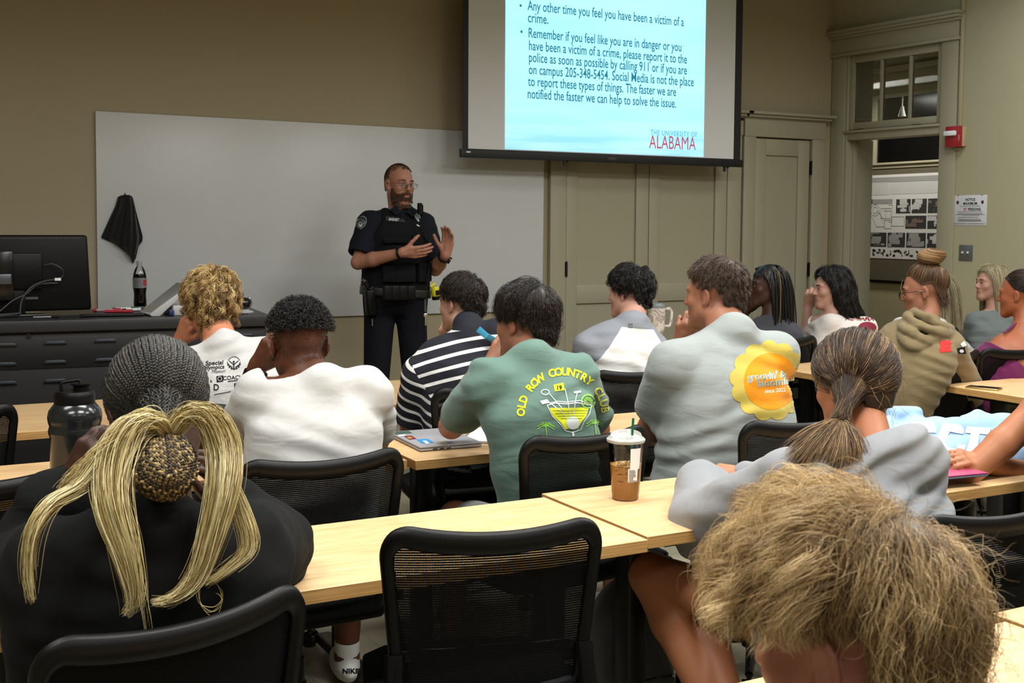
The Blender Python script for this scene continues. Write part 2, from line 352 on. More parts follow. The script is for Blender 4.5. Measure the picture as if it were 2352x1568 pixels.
# black cloth hung on the board
def cloth():
    o = at(285, 452, YW - .03); t = empty('black_cloth', (o[0], YW - .03, o[2])); tag(t, 'black cloth hanging from a hook at the left of the whiteboard', 'cloth')
    loc = lambda px, py, off=0: (np.array(at(px, py, YW - .03)) - np.array([o[0], YW - .03, o[2]]) + (0, -off, 0))
    rows = [[(271, 452, .01), (277, 449, .03), (285, 447.5, .045), (294, 448, .045), (301, 451, .03), (305, 456, .01)],
            [(264, 475, .0), (273, 473, .04), (284, 472, .065), (297, 474, .07), (305, 477, .035), (311, 480, .0)],
            [(250, 505, .0), (264, 506, .045), (282, 507, .055), (297, 507, .08), (308, 508, .045), (319, 510, .0)],
            [(232, 545, .0), (253, 546, .035), (276, 552, .05), (297, 550, .085), (313, 549, .05), (328, 543, .0)],
            [(240, 549, .0), (262, 557, .02), (282, 569, .045), (299, 573, .07), (312, 566, .04), (327, 553, .0)],
            [(262, 558, .0), (275, 567, .01), (290, 581, .03), (301, 592, .04), (311, 580, .02), (318, 561, .0)],
            [(290, 580, .0), (296, 586, .01), (300, 592, .02), (304, 604, .02), (308, 600, .01), (312, 590, .0)]]
    V = []; nr = 28; nc = 30
    R = np.array([[loc(*p) for p in r] for r in rows])
    ti = np.linspace(0, len(rows) - 1, nr); tj = np.linspace(0, 5, nc)
    G = np.zeros((nr, nc, 3))
    for a, u in enumerate(ti):
        i = min(int(u), len(rows) - 2); fu = u - i; row = R[i] * (1 - fu) + R[i + 1] * fu
        for b, w_ in enumerate(tj):
            j = min(int(w_), 4); G[a, b] = row[j] * (1 - (w_ - j)) + row[j + 1] * (w_ - j)
            G[a, b, 1] -= .012 * math.sin(w_ * 5 + u * .5) * min(1, u) * (0 if b in (0, nc - 1) else 1)
    back = G.copy(); back[:, :, 1] = .026
    V = np.concatenate([G.reshape(-1, 3), back.reshape(-1, 3)]); Fq = []
    q = lambda a, b: a * nc + b
    for a in range(nr - 1):
        for b in range(nc - 1):
            Fq.append((q(a, b), q(a, b + 1), q(a + 1, b + 1), q(a + 1, b))); k = nr * nc; Fq.append((q(a, b) + k, q(a + 1, b) + k, q(a + 1, b + 1) + k, q(a, b + 1) + k))
    k = nr * nc
    for a in range(nr - 1):
        for b in (0, nc - 1): Fq.append((q(a, b), q(a + 1, b), q(a + 1, b) + k, q(a, b) + k))
    for b in range(nc - 1):
        for a in (0, nr - 1): Fq.append((q(a, b), q(a, b + 1), q(a, b + 1) + k, q(a, b) + k))
    arr_mesh('fabric', V, Fq, mat('black_cloth', '#060607', .95, sheen=.2), t)
    MB().tube([(0, .03, .01), (0, -.02, .008), (0, -.035, .02)], .004).build('hook', M_STEEL, t, smooth=True)
cloth()
# ---------------------------------------------------------------- closet woodwork on the front wall
YF = YW - .02
def cx(m, x0, x1, z0, z1, d0, d1): return m.box(x0, x1, YW - d1, YW - d0, z0, z1)
m_ = MB()
cx(m_, 4.181, 4.31, 0, 2.19, 0, .045); cx(m_, 5.749, 5.882, 0, 2.19, 0, .045)           # double door casing
cx(m_, 5.905, 6.02, 0, 2.185, 0, .045); cx(m_, 6.60, 6.72, 0, 2.185, 0, .045)            # single door casing
cx(m_, 4.15, 5.89, 2.19, 2.30, 0, .05); cx(m_, 5.905, 6.73, 2.185, 2.325, 0, .05)
for x0, x1 in ((4.10, 5.888), (5.892, 6.735)):
    cx(m_, x0, x1 + .005, 2.322, 2.334, 0, .055); cx(m_, x0 - .0, x1 + .03, 2.332, 2.355, 0, .085); cx(m_, x0 - .0, x1 + .055, 2.353, 2.375, 0, .11)
tag(m_.build('trim_5', M_TRIM, bevel=.003), kind='structure')
def panel_door(name, x0, x1, z1, panels, hx, hs, rx=None):
    d = empty(name, ((x0 + x1) / 2, YF, 0)); tag(d, kind='structure'); cx0 = (x0 + x1) / 2
    m = MB()
    px0, px1 = panels[0][0], panels[0][1]
    B = lambda a, b, c, e, d0, d1: m.box(a - cx0, b - cx0, -d1, -d0, c, e)
    B(x0, px0, .01, z1, -.01, .02); B(px1, x1, .01, z1, -.01, .02)
    zs = [.01] + [v for p in sorted(panels, key=lambda p: p[2]) for v in (p[2], p[3])] + [z1]
    for a, b in zip(zs[::2], zs[1::2]): B(px0, px1, a, b, -.01, .02)
    m.build('door_frame', M_TRIM, d, bevel=.003)
    m = MB()
    for p in panels: B(p[0], p[1], p[2], p[3], -.012, .002)
    m.build('door_panel', M_TRIM, d)
    for z in hs:
        m = MB(); m.box(hx - cx0 - .011, hx - cx0 + .011, -.026, -.018, z - .05, z + .05); m.tube([(hx - cx0, -.03, z - .055), (hx - cx0, -.03, z + .055)], .007); m.build('hinge', M_METB, d)
    return d
panel_door('door_1', 4.314, 5.020, 2.18, [(4.404, 4.910, .12, .93), (4.404, 4.910, 1.064, 2.05)], 4.312, (.3, 1.18, 1.99))
panel_door('door_2', 5.026, 5.745, 2.18, [(5.117, 5.636, .12, .93), (5.117, 5.636, 1.064, 2.05)], 5.747, (.3, 1.18, 1.99))
panel_door('door_3', 6.024, 6.572, 2.172, [(6.127, 6.457, .12, 2.046)], 6.586, (.3, 1.15, 1.96))
# ---------------------------------------------------------------- projection screen
def text_mesh(body, size=1.0, sx=1.0, bold=0, align='LEFT', space=1.0, font=None):
    c = bpy.data.curves.new('t', 'FONT'); c.body = body; c.size = size; c.align_x = align; c.offset = bold; c.space_character = space; c.resolution_u = 3
    o = bpy.data.objects.new('t', c); COL.objects.link(o); bpy.context.view_layer.update()
    dg = bpy.context.evaluated_depsgraph_get(); me = o.evaluated_get(dg).to_mesh()
    V = np.array([v.co[:] for v in me.vertices]); F_ = [tuple(p.vertices) for p in me.polygons]
    o.evaluated_get(dg).to_mesh_clear(); bpy.data.objects.remove(o); bpy.data.curves.remove(c)
    if len(V): V = V * (sx, 1, 1)
    return V.reshape(-1, 3), F_
def tmb(m, body, x, z, size, y, sx=1.0, width=None, **kw):   # text into an MB on an xz plane, facing -y
    V, F_ = text_mesh(body, size, sx, **kw)
    if width: V = V * (width / (V[:, 0].max() - V[:, 0].min()), 1, 1)
    m.add([(x + v[0], y, z + v[1]) for v in V], F_)
def screen():
    Y = 6.93; q = lambda px, py: at(px, py, Y)
    xl, xr = q(1063, 340)[0], q(1700, 375)[0]; zb = q(1380, 366)[2]; zt = 3.40
    t = empty('projection_screen', ((xl + xr) / 2, Y, zb)); tag(t, 'pull-down projection screen with black borders showing a blue slide', 'projection screen')
    ox, oz = (xl + xr) / 2, zb; hw = (xr - xl) / 2
    bk = mat('screen_black_border', '#0b0d11', .6); sf = mat('screen_fabric', '#d6d8da', .85, var=.01)
    il, ir = q(1075, 340)[0] - ox, q(1684, 363)[0] - ox; ib = q(1075, 341)[2] - oz
    m = MB().box(-hw, hw, 0, .004, .0, zt - oz).build('border', bk, t)
    m = MB().box(il, ir, -.003, 0, ib, zt - oz).build('screen_surface', sf, t)
    m = MB().box(-hw - .02, hw + .02, -.012, .014, -.02, .035); m.build('bottom_bar', bk, t, bevel=.005)
    MB().box(-hw - .15, hw + .15, -.07, .07, zt - oz - .02, zt - oz + .05).build('housing', M_WHITE, t)
    MB().box(-.03, .035, -.0128, -.012, .0, .016).build('maker_badge', mat('grey_ink', '#3a3f42', .5), t)
    MB().box(-hw + .02, -hw + .05, -.0128, -.012, .012, .020).build('corner_label', M_WHITE, t)
    # the projected slide
    l, r, b = q(1159, 340)[0] - ox, q(1615, 363)[0] - ox, q(1160, 344)[2] - oz
    b = ib + .006
    s = N('slide_light'); s.t.nodes.remove(s.b); out = s.t.nodes['Material Output']; em = s.n('ShaderNodeEmission')
    tc = s.n('ShaderNodeTexCoord'); sp = s.n('ShaderNodeSeparateXYZ'); s.l(tc.outputs['Object'], sp.inputs[0])
    n = s.noise(s.coords((.5, 1, 3.4), rot=(0, .22, 0)), 1.6, 3, .5, .3)
    g = s.math('SUBTRACT', 1.0, s.math('MULTIPLY', sp.outputs['Z'], 2.4))
    gc = s.n('ShaderNodeClamp'); s.l(g, gc.inputs[0])
    base = s.mix(s.math('MULTIPLY', n, 1.0), lin('#8fdcf4'), lin('#b4f2fc'))
    n2 = s.noise(s.coords((.45, 1, 5), rot=(0, .2, 0)), 2.2, 2, .5)
    cr = s.n('ShaderNodeValToRGB'); s.l(n2, cr.inputs[0]); cr.color_ramp.elements[0].position = .38; cr.color_ramp.elements[1].position = .62
    streak = s.mix(cr.outputs[0], lin('#7fb9ee'), lin('#b5dcfa'))
    f = s.mix(s.math('MULTIPLY', gc.outputs[0], .85), base, streak)
    s.l(f, em.inputs[0]); em.inputs[1].default_value = .95; s.l(em.outputs[0], out.inputs[0])
    MB().box(l, r, -.0045, -.0032, b, zt - oz - .1).build('slide', s.m, t)
    def em_mat(nm, c, k=.9):
        s = N(nm); s.t.nodes.remove(s.b); e = s.n('ShaderNodeEmission'); e.inputs[0].default_value = lin(c); e.inputs[1].default_value = k; s.l(e.outputs[0], s.t.nodes['Material Output'].inputs[0]); return s.m
    ink = em_mat('slide_text_light', '#2d6f86'); cr_ = em_mat('slide_crimson_light', '#a94a5c'); bl_ = em_mat('slide_cap_light', '#4aa6cc')
    L = [('Any other time you feel you have been a victim of a', (1211, 18), (1570, 58)), ('crime.', (1211, 46), (1258, 52)),
         ('Remember if you feel like you are in danger or you', (1212, 80), (1563, 116)), ('have been a victim of a crime, please report it to the', (1213, 110), (1576, 143)),
         ('police as soon as possible by calling 911 or if you are', (1213, 137), (1576, 168)), ('on campus 205-348-5454. Social Media is not the place', (1213, 165), (1592, 195)),
         ('to report these types of things. The faster we are', (1212, 193), (1552, 217)), ('notified the faster we can help to solve the issue.', (1210, 222), (1551, 243))]
    for body, (px0, py0), (px1, py1) in L:
        tx = MB()
        a = q(px0, py0 + 6); c_ = q(px1, py1 + 2); w_ = c_[0] - a[0]
        tmb(tx, body, a[0] - ox, (a[2] + c_[2]) / 2 - oz, .092, -.0052, width=w_, bold=.0010)
        tx.build('slide_text', ink, t)
    tx = MB()
    for px, py in ((1195, 13), (1197, 73)): p = q(px, py); tx.add([(p[0] - ox + .009 * math.cos(k), -.0052, p[2] - oz + .009 * math.sin(k)) for k in np.arange(0, 6.28, .5)], [tuple(range(13))])
    tx.build('slide_bullet', ink, t)
    tx = MB(); a = q(1493, 306); c_ = q(1600, 312); tmb(tx, 'THE UNIVERSITY OF', a[0] - ox, a[2] - oz - .01, .05, -.0052, width=c_[0] - a[0], bold=.0006, space=1.15); tx.build('slide_caption', bl_, t)
    tx = MB(); a = q(1490, 340); c_ = q(1602, 345); tmb(tx, 'ALABAMA', a[0] - ox, a[2] - oz - .0, .135, -.0052, width=c_[0] - a[0] - .02); tx.build('slide_wordmark', cr_, t)
    # pull hooks below the bar
    for px in (1297, 1664):
        p = q(px, 380); k = MB().box(p[0] - ox - .008, p[0] - ox + .008, -.006, .006, -.055, -.018).build('bar_tab', bk, t)
screen()
# ---------------------------------------------------------------- fittings on the side wall
def wall_things():
    t = empty('fire_alarm', rw(1.195, 2.145)); tag(t, 'red fire alarm strobe with clear flash window beside the door', 'fire alarm')
    fr = Matrix(((WD[0], WN[0], 0), (WD[1], WN[1], 0), (0, 0, 1))).to_4x4(); t.matrix_world = Matrix.Translation(t.location) @ fr
    B = lambda x0, x1, y0, y1, z0, z1, nm, mt, bv=.003: MB().box(x0, x1, y0, y1, z0, z1).build(nm, mt, t, bevel=bv)
    red = mat('alarm_red', '#a01f26', .4)
    B(-.06, .068, 0, .05, -.07, .07, 'back_box', mat('cream_enamel', '#b8a888', .5)); B(-.06, .068, .05, .075, -.075, .075, 'housing', red)
    B(-.055, .04, .075, .105, .005, .042, 'strobe_lens', mat('strobe_clear', '#e8eef2', .08, spec=1), .008)
    m = MB(); V, F_ = text_mesh('FIRE', .022); m.add([(.05, .0765, -.02 - v[0] + .03) if False else (.052 + v[1] * .8, .0765, -.03 + v[0]) for v in V], F_); m.build('lettering', mat('pale_ink', '#d9c7c2', .5), t)
    t = empty('conduit', rw(1.2, 0)); t.matrix_world = Matrix.Translation(t.location) @ fr; tag(t, 'thin cream conduit running up the side wall through the red alarm', 'conduit')
    cm = mat('cream_raceway', '#b0a586', .5)
    MB().box(-.003, .022, 0, .02, 2.22, CEIL).build('upper_run', cm, t, bevel=.003); MB().box(-.045, -.022, 0, .02, 0, 2.07).build('lower_run', cm, t, bevel=.003); MB().box(-.045, .022, 0, .018, 2.05, 2.07).build('elbow', cm, t, bevel=.003)
    t = empty('notice_sign', rw(1.312, 1.505)); t.matrix_world = Matrix.Translation(t.location) @ fr; tag(t, 'white laminated room capacity notice pinned to the side wall', 'sign')
    MB().box(-.138, .136, 0, .003, 0, .218).build('sheet', mat('laminated_white', '#cfd1d6', .3), t, bevel=.001)
    ink = mat('black_ink', '#1a1a1d', .6); rink = mat('red_ink', '#a02a30', .6)
    def tx(body, x, z, size, mt=ink, w=None, nm='lettering', bold=.0):
        V, F_ = text_mesh(body, size, bold=bold, align='CENTER')
        if w: V = V * (w / np.ptp(V[:, 0]), 1, 1)
        MB().add([(x + v[0], .0045, z + v[1]) for v in V], F_).build(nm, mt, t)
    tx('NOTICE', 0, .178, .026, w=.08, bold=.0006); tx('MAXIMUM', 0, .150, .026, w=.115, bold=.0006); tx('OCCUPANCY FOR THIS ROOM IS', 0, .136, .011, w=.17); tx('37', -.042, .108, .026, rink, w=.028, bold=.0006); tx('PERSONS', .035, .108, .026, w=.105, bold=.0006)
    m = MB()
    for z, a, b in ((.098, -.1, .1), (.084, -.1, .1), (.078, -.12, .12), (.07, -.06, .08), (.056, -.1, .07), (.042, -.1, .09), (.036, -.09, .09), (.03, -.1, .1), (.012, -.13, -.03), (.012, -.02, .125)): m.box(a, b, .003, .0042, z, z + .0022)
    m.build('fine_print', ink, t)
    for x in (-.105, .1):
        MB().prism([(x + .012 * math.cos(k * math.pi / 3), .167 + .014 * math.sin(k * math.pi / 3)) for k in range(6)], .003, .0042, ((1, 0, 0), (0, 0, 1), (0, 1, 0))).build('crest', mat('crest_ink', '#5a2a34', .6), t)
        MB().sphere((x * .97, .006, .219), .0035, 8, 6).build('pin', M_METB, t)
    t = empty('switch_plate', rw(1.288, 1.25)); t.matrix_world = Matrix.Translation(t.location) @ fr; tag(t, 'grey metal double light switch plate below the notice', 'light switch')
    MB().box(-.056, .056, 0, .006, 0, .114).build('plate', mat('plate_steel', '#76797a', .35, .6), t, bevel=.002)
    for x in (-.022, .022): MB().box(x - .005, x + .005, .006, .02, .052, .068).build('toggle', mat('toggle_white', '#d8d8d4', .3), t, bevel=.001)
wall_things()
# ================================================================ implicit surfaces
def smin(a, b, k):
    if k <= 0: return np.minimum(a, b)
    h = np.maximum(k - np.abs(a - b), 0) / k
    return np.minimum(a, b) - h * h * k * .25
def smax(a, b, k): return -smin(-a, -b, k)
def nrm(v): v = np.asarray(v, float); return v / (np.linalg.norm(v) + 1e-12)
class Pr:                     # one primitive: function, bounding box, operation, blend
    __slots__ = ('f', 'lo', 'hi', 'op', 'k')
    def __init__(s, f, lo, hi, op='u', k=.02): s.f, s.lo, s.hi, s.op, s.k = f, np.array(lo), np.array(hi), op, k
def rc(a, b, ra, rb, op='u', k=.02):
    a = np.asarray(a, float); b = np.asarray(b, float); ab = b - a; L2 = ab @ ab + 1e-12; r = max(ra, rb)
    def f(P):
        t = np.clip(((P - a) @ ab) / L2, 0, 1); q = P - a - t[:, None] * ab
        return np.sqrt((q * q).sum(1)) - (ra + t * (rb - ra))
    return Pr(f, np.minimum(a, b) - r, np.maximum(a, b) + r, op, k)
def ell(c, r, R=None, op='u', k=.02):
    c = np.asarray(c, float); r = np.asarray(r, float); R_ = None if R is None else np.asarray(R, float)
    def f(P):
        q = P - c
        if R_ is not None: q = q @ R_
        k0 = np.sqrt(((q / r) ** 2).sum(1)); k1 = np.sqrt(((q / (r * r)) ** 2).sum(1)) + 1e-9
        return k0 * (k0 - 1) / k1
    m_ = r.max() if R is not None else r
    return Pr(f, c - m_, c + m_, op, k)
def tor(c, n, R, r, op='u', k=.005, sq=(1, 1), ux=None):
    c = np.asarray(c, float); n = nrm(n); u = nrm(np.cross(n, (0, 1, 0)) if ux is None else ux); v = np.cross(n, u)
    def f(P):
        q = P - c; z = q @ n; x = (q @ u) / sq[0]; y = (q @ v) / sq[1]
        return np.sqrt((np.sqrt(x * x + y * y) - R) ** 2 + z * z) - r
    m_ = (R + r) * max(sq) + .005
    return Pr(f, c - m_, c + m_, op, k)
def cut(c, n, lo, hi, k=.004):          # keep the side the normal points away from
    c = np.asarray(c, float); n = nrm(n)
    return Pr(lambda P: (P - c) @ n, lo, hi, 'i', k)
def loft(o, fr, zs, ws, df, db, cyo=None, p=2.3, op='u', k=.03, cxo=None):
    """cross-sections along fr z: half width ws, front depth df, back depth db, centre offset cyo"""
    o = np.asarray(o, float); fr = np.asarray(fr, float); zs = np.array(zs, float); ws, df, db = map(lambda a: np.array(a, float), (ws, df, db))
    cyo = np.zeros(len(zs)) if cyo is None else np.array(cyo, float); cxo = np.zeros(len(zs)) if cxo is None else np.array(cxo, float)
    zz = np.linspace(zs[0], zs[-1], 60)
    def sm(a):
        y = np.interp(zz, zs, a); kk = np.hanning(9); kk /= kk.sum(); return np.convolve(np.pad(y, 4, 'edge'), kk, 'valid')
    W, DF, DB, CYO, CXO = map(sm, (ws, df, db, cyo, cxo))
    def f(P):
        q = (P - o) @ fr; z = q[:, 2]; w = np.interp(z, zz, W); a = np.interp(z, zz, DF); b = np.interp(z, zz, DB); y = q[:, 1] - np.interp(z, zz, CYO)
        x = q[:, 0] - np.interp(z, zz, CXO)
        d = np.where(y > 0, a, b); e = (np.abs(x / w) ** p + np.abs(y / d) ** p) ** (1 / p)
        s_ = (e - 1) * np.minimum(w, d) * .9
        dz = np.maximum(zs[0] - z, z - zs[-1])
        return smax(s_, dz, .05)
    pts = np.array([o + fr @ np.array([sx * w + cx_, c_ + sy * d, z]) for z, w, d, c_, cx_ in zip(zs, ws, np.maximum(df, db), cyo, cxo) for sx in (-1, 1) for sy in (-1, 1)])
    return Pr(f, pts.min(0) - .03, pts.max(0) + .03, op, k)
def evalp(prims, P, disp=None):
    D = np.full(len(P), .5)
    for pr in prims:
        mg = .05 if pr.op != 'i' else 0
        msk = np.all((P > pr.lo - mg) & (P < pr.hi + mg), axis=1); ix = np.nonzero(msk)[0]
        if len(ix) == 0: continue
        d = pr.f(P[ix]); c = D[ix]
        if pr.op == 'u': D[ix] = smin(c, d, pr.k)
        elif pr.op == 's': D[ix] = smax(c, -d, pr.k)
        elif pr.op == 'i': D[ix] = smax(c, d, pr.k)
        elif pr.op == 'd': D[ix] = c + d
    return D
def polygonize(prims, h=.006, pad=.02):
    us = [p for p in prims if p.op == 'u']
    lo = np.min([p.lo for p in us], 0) - pad; hi = np.max([p.hi for p in us], 0) + pad
    B = 4; H = h * B
    nb = np.ceil((hi - lo) / H).astype(int) + 1
    # coarse samples at block centres
    gi = np.stack(np.meshgrid(*[np.arange(n) for n in nb], indexing='ij'), -1).reshape(-1, 3)
    Dc = evalp(prims, lo + (gi + .5) * H)
    near = np.abs(Dc) < H * 1.35 + .012
    vol = np.repeat(np.repeat(np.repeat(Dc.reshape(nb), B, 0), B, 1), B, 2).astype(np.float32)
    off = np.stack(np.meshgrid(*[np.arange(B)] * 3, indexing='ij'), -1).reshape(-1, 3)
    ids = (gi[near][:, None, :] * B + off[None]).reshape(-1, 3)
    Df = evalp(prims, lo + (ids + .5) * h)
    vol[ids[:, 0], ids[:, 1], ids[:, 2]] = Df
    S = vol < 0; n = np.array(vol.shape)
    cnt = np.zeros(n - 1, np.uint8)
    for a in (0, 1):
        for b in (0, 1):
            for c in (0, 1): cnt += S[a:n[0] - 1 + a, b:n[1] - 1 + b, c:n[2] - 1 + c]
    cell = np.argwhere((cnt > 0) & (cnt < 8)); idx = np.full(n - 1, -1, np.int32); idx[cell[:, 0], cell[:, 1], cell[:, 2]] = np.arange(len(cell))
    corners = np.array([(a, b, c) for a in (0, 1) for b in (0, 1) for c in (0, 1)])
    val = np.stack([vol[cell[:, 0] + c[0], cell[:, 1] + c[1], cell[:, 2] + c[2]] for c in corners], 1)
    acc = np.zeros((len(cell), 3)); w = np.zeros(len(cell))
    for i in range(8):
        for j in range(i + 1, 8):
            if np.abs(corners[i] - corners[j]).sum() != 1: continue
            vi, vj = val[:, i], val[:, j]; cr = (vi < 0) != (vj < 0); den = np.where(cr, vi - vj, 1); t = np.where(cr, vi / den, 0)
            p = corners[i] + t[:, None] * (corners[j] - corners[i]); acc += p * cr[:, None]; w += cr
    V = lo + (cell + acc / w[:, None] + .5) * h
    quads = []
    for ax in range(3):
        sl0 = [slice(None)] * 3; sl1 = [slice(None)] * 3; sl0[ax] = slice(0, n[ax] - 1); sl1[ax] = slice(1, n[ax])
        s0, s1 = S[tuple(sl0)], S[tuple(sl1)]; e = np.argwhere(s0 != s1)
        o1, o2 = [i for i in range(3) if i != ax]
        e = e[(e[:, o1] > 0) & (e[:, o2] > 0) & (e[:, o1] < n[o1] - 1) & (e[:, o2] < n[o2] - 1)]
        flip = s0[e[:, 0], e[:, 1], e[:, 2]]
        def g(d1, d2): q = e.copy(); q[:, o1] -= d1; q[:, o2] -= d2; return idx[q[:, 0], q[:, 1], q[:, 2]]
        q = np.stack([g(1, 1), g(0, 1), g(0, 0), g(1, 0)], 1)
        fl = flip if ax != 1 else ~flip
        q[~fl] = q[~fl][:, ::-1]; q = q[(q >= 0).all(1)]; quads.append(q)
    return V, np.concatenate(quads)
def sdf_obj(name, prims, mt, parent=None, h=.006, loc=None, attrs=None, smooth_it=1):
    V, Q = polygonize(prims, h)
    for _ in range(smooth_it):       # one pass of Laplacian relaxation
        A = np.zeros_like(V); c = np.zeros(len(V))
        for k in range(4):
            np.add.at(A, Q[:, k], V[Q[:, (k + 1) % 4]]); np.add.at(c, Q[:, k], 1)
        V = V * .55 + A / np.maximum(c, 1)[:, None] * .45
    at_ = {k: (ty, fn(V)) for k, (ty, fn) in (attrs or {}).items()}
    o = arr_mesh(name, V, Q, mt, parent, True, at_, loc)
    return o
# ---- strands (hair, threads): tubes through (N,K,3) points
def strands(P, R, sides=3):
    n, K, _ = P.shape; T = np.gradient(P, axis=1); T /= np.linalg.norm(T, axis=2, keepdims=True) + 1e-9
    ref = np.zeros_like(T); ref[..., 2] = 1; alt = np.abs(T[..., 2:3]) > .9; ref = np.where(alt, np.array([1.0, 0, 0]), ref)
    U = np.cross(T, ref); U /= np.linalg.norm(U, axis=2, keepdims=True) + 1e-9
    for k in range(1, K):     # carry the frame along
        u = U[:, k - 1] - T[:, k] * (U[:, k - 1] * T[:, k]).sum(1, keepdims=True); U[:, k] = u / (np.linalg.norm(u, axis=1, keepdims=True) + 1e-9)
    Wv = np.cross(T, U); R = np.broadcast_to(R, (n, K))
    ring = [P + R[..., None] * (U * math.cos(2 * math.pi * s_ / sides) + Wv * math.sin(2 * math.pi * s_ / sides)) for s_ in range(sides)]
    V = np.stack(ring, 2).reshape(-1, 3)
    i = np.arange(n)[:, None, None] * K * sides; k = np.arange(K - 1)[None, :, None] * sides; s_ = np.arange(sides)[None, None, :]; s2 = (s_ + 1) % sides
    Fq = np.stack([i + k + s_, i + k + s2, i + k + sides + s2, i + k + sides + s_], -1).reshape(-1, 4)
    return V, Fq
# ================================================================ tables
TZ = .737
def table(x0, x1, y0, y1, label, group='student tables with maple tops'):
    cx_, cy_ = (x0 + x1) / 2, (y0 + y1) / 2; hw, hd = (x1 - x0) / 2, (y1 - y0) / 2
    t = empty('classroom_table', (cx_, cy_, 0)); tag(t, label, 'table', group)
    m = MB(); m.box(-hw, hw, -hd, hd, TZ - .031, TZ); tp = m.build('tabletop', [M_WOOD, M_EDGE], t, bevel=.0012, segs=1)
    for p in tp.data.polygons:
        if abs(p.normal.z) < .6: p.material_index = 1
    for s_ in (-1, 1):
        lx = s_ * (hw - .13)
        m = MB(); m.box(lx - .03, lx + .03, -.035, .035, .05, TZ - .05); m.build('leg', M_METB, t, bevel=.006)
        m = MB(); m.box(lx - .028, lx + .028, -hd + .04, hd - .04, .02, .055); m.build('foot', M_METB, t, bevel=.008)
        m = MB(); m.box(lx - .02, lx + .02, -hd + .08, hd - .08, TZ - .06, TZ - .031); m.build('bracket', M_METB, t)
    MB().box(-hw + .15, hw - .15, -.012, .012, TZ - .09, TZ - .05).build('crossbar', M_METB, t)
    return t
table(.09, 1.613, 2.285, 2.783, 'maple table behind the empty chair in the middle of the picture')
table(1.628, 3.15, 2.308, 2.825, 'maple table carrying the iced coffee cup')
table(3.165, 4.30, 2.308, 2.825, 'maple table end under the light blue sweatshirt, hidden behind the wavy blond head')
table(-.06, 1.478, 3.43, 3.92, 'maple table in front of the plain white t-shirt')
table(1.497, 3.02, 3.405, 3.905, 'maple table carrying the stickered laptop')
table(4.472, 6.0, 3.45, 3.945, 'maple table at the right edge carrying the phone')
table(-.7, .93, 4.525, 5.215, 'maple table behind the dark jug, in front of the black console')
table(.945, 2.55, 4.53, 5.24, 'maple table between the plain white t-shirt and the striped shirt')
table(2.565, 4.1, 4.54, 5.05, 'maple table in front of the grey and white raglan shirt')
table(4.2, 5.9, 4.45, 4.95, 'maple table mostly hidden by the tan hooded sweatshirt')
table(3.5, 5.2, 5.45, 5.95, 'maple table in front carrying the marbled tumbler')
table(5.22, 6.88, 5.45, 5.95, 'maple table in front carrying the white paper cup')
table(.30, 1.884, .99, 1.486, 'nearest maple table in the bottom right corner')
table(1.90, 3.4, 1.02, 1.53, 'maple table cut by the right edge of the picture at the bottom')
# ================================================================ chairs: one is built, the others are copies
def mesh_mat():
    s = N('chair_mesh_fabric'); s.set(Roughness=.8); s.b.inputs['Base Color'].default_value = lin('#060607'); s.b.inputs['Specular IOR Level'].default_value = .15
    o = s.t.nodes['Material Output']; v = s.coords((1, 1, 1)); sp = s.n('ShaderNodeSeparateXYZ'); s.l(v, sp.inputs[0])
    a = s.math('SINE', s.math('MULTIPLY', sp.outputs[0], 2 * math.pi / .0030))
    b = s.math('SINE', s.math('ADD', s.math('MULTIPLY', sp.outputs[2], 2 * math.pi / .0052), s.math('MULTIPLY', a, 1.2)))
    h = s.math('GREATER_THAN', s.math('ADD', s.math('MULTIPLY', a, .6), s.math('MULTIPLY', b, .5)), .80)
    tr = s.n('ShaderNodeBsdfTransparent'); mx = s.n('ShaderNodeMixShader'); s.l(h, mx.inputs[0]); s.l(s.b.outputs[0], mx.inputs[1]); s.l(tr.outputs[0], mx.inputs[2]); s.l(mx.outputs[0], o.inputs[0]); return s.m
M_MESH = mesh_mat()
def chair_surface(x, z):      # back plane: y as a function of x (wraps forward at the sides) and z (leans back)
    return -.235 + .62 * x * x - .10 * (z - .45) * (z > .45) * 1.0 + .10 * max(0, .62 - abs(z - .62)) * .12
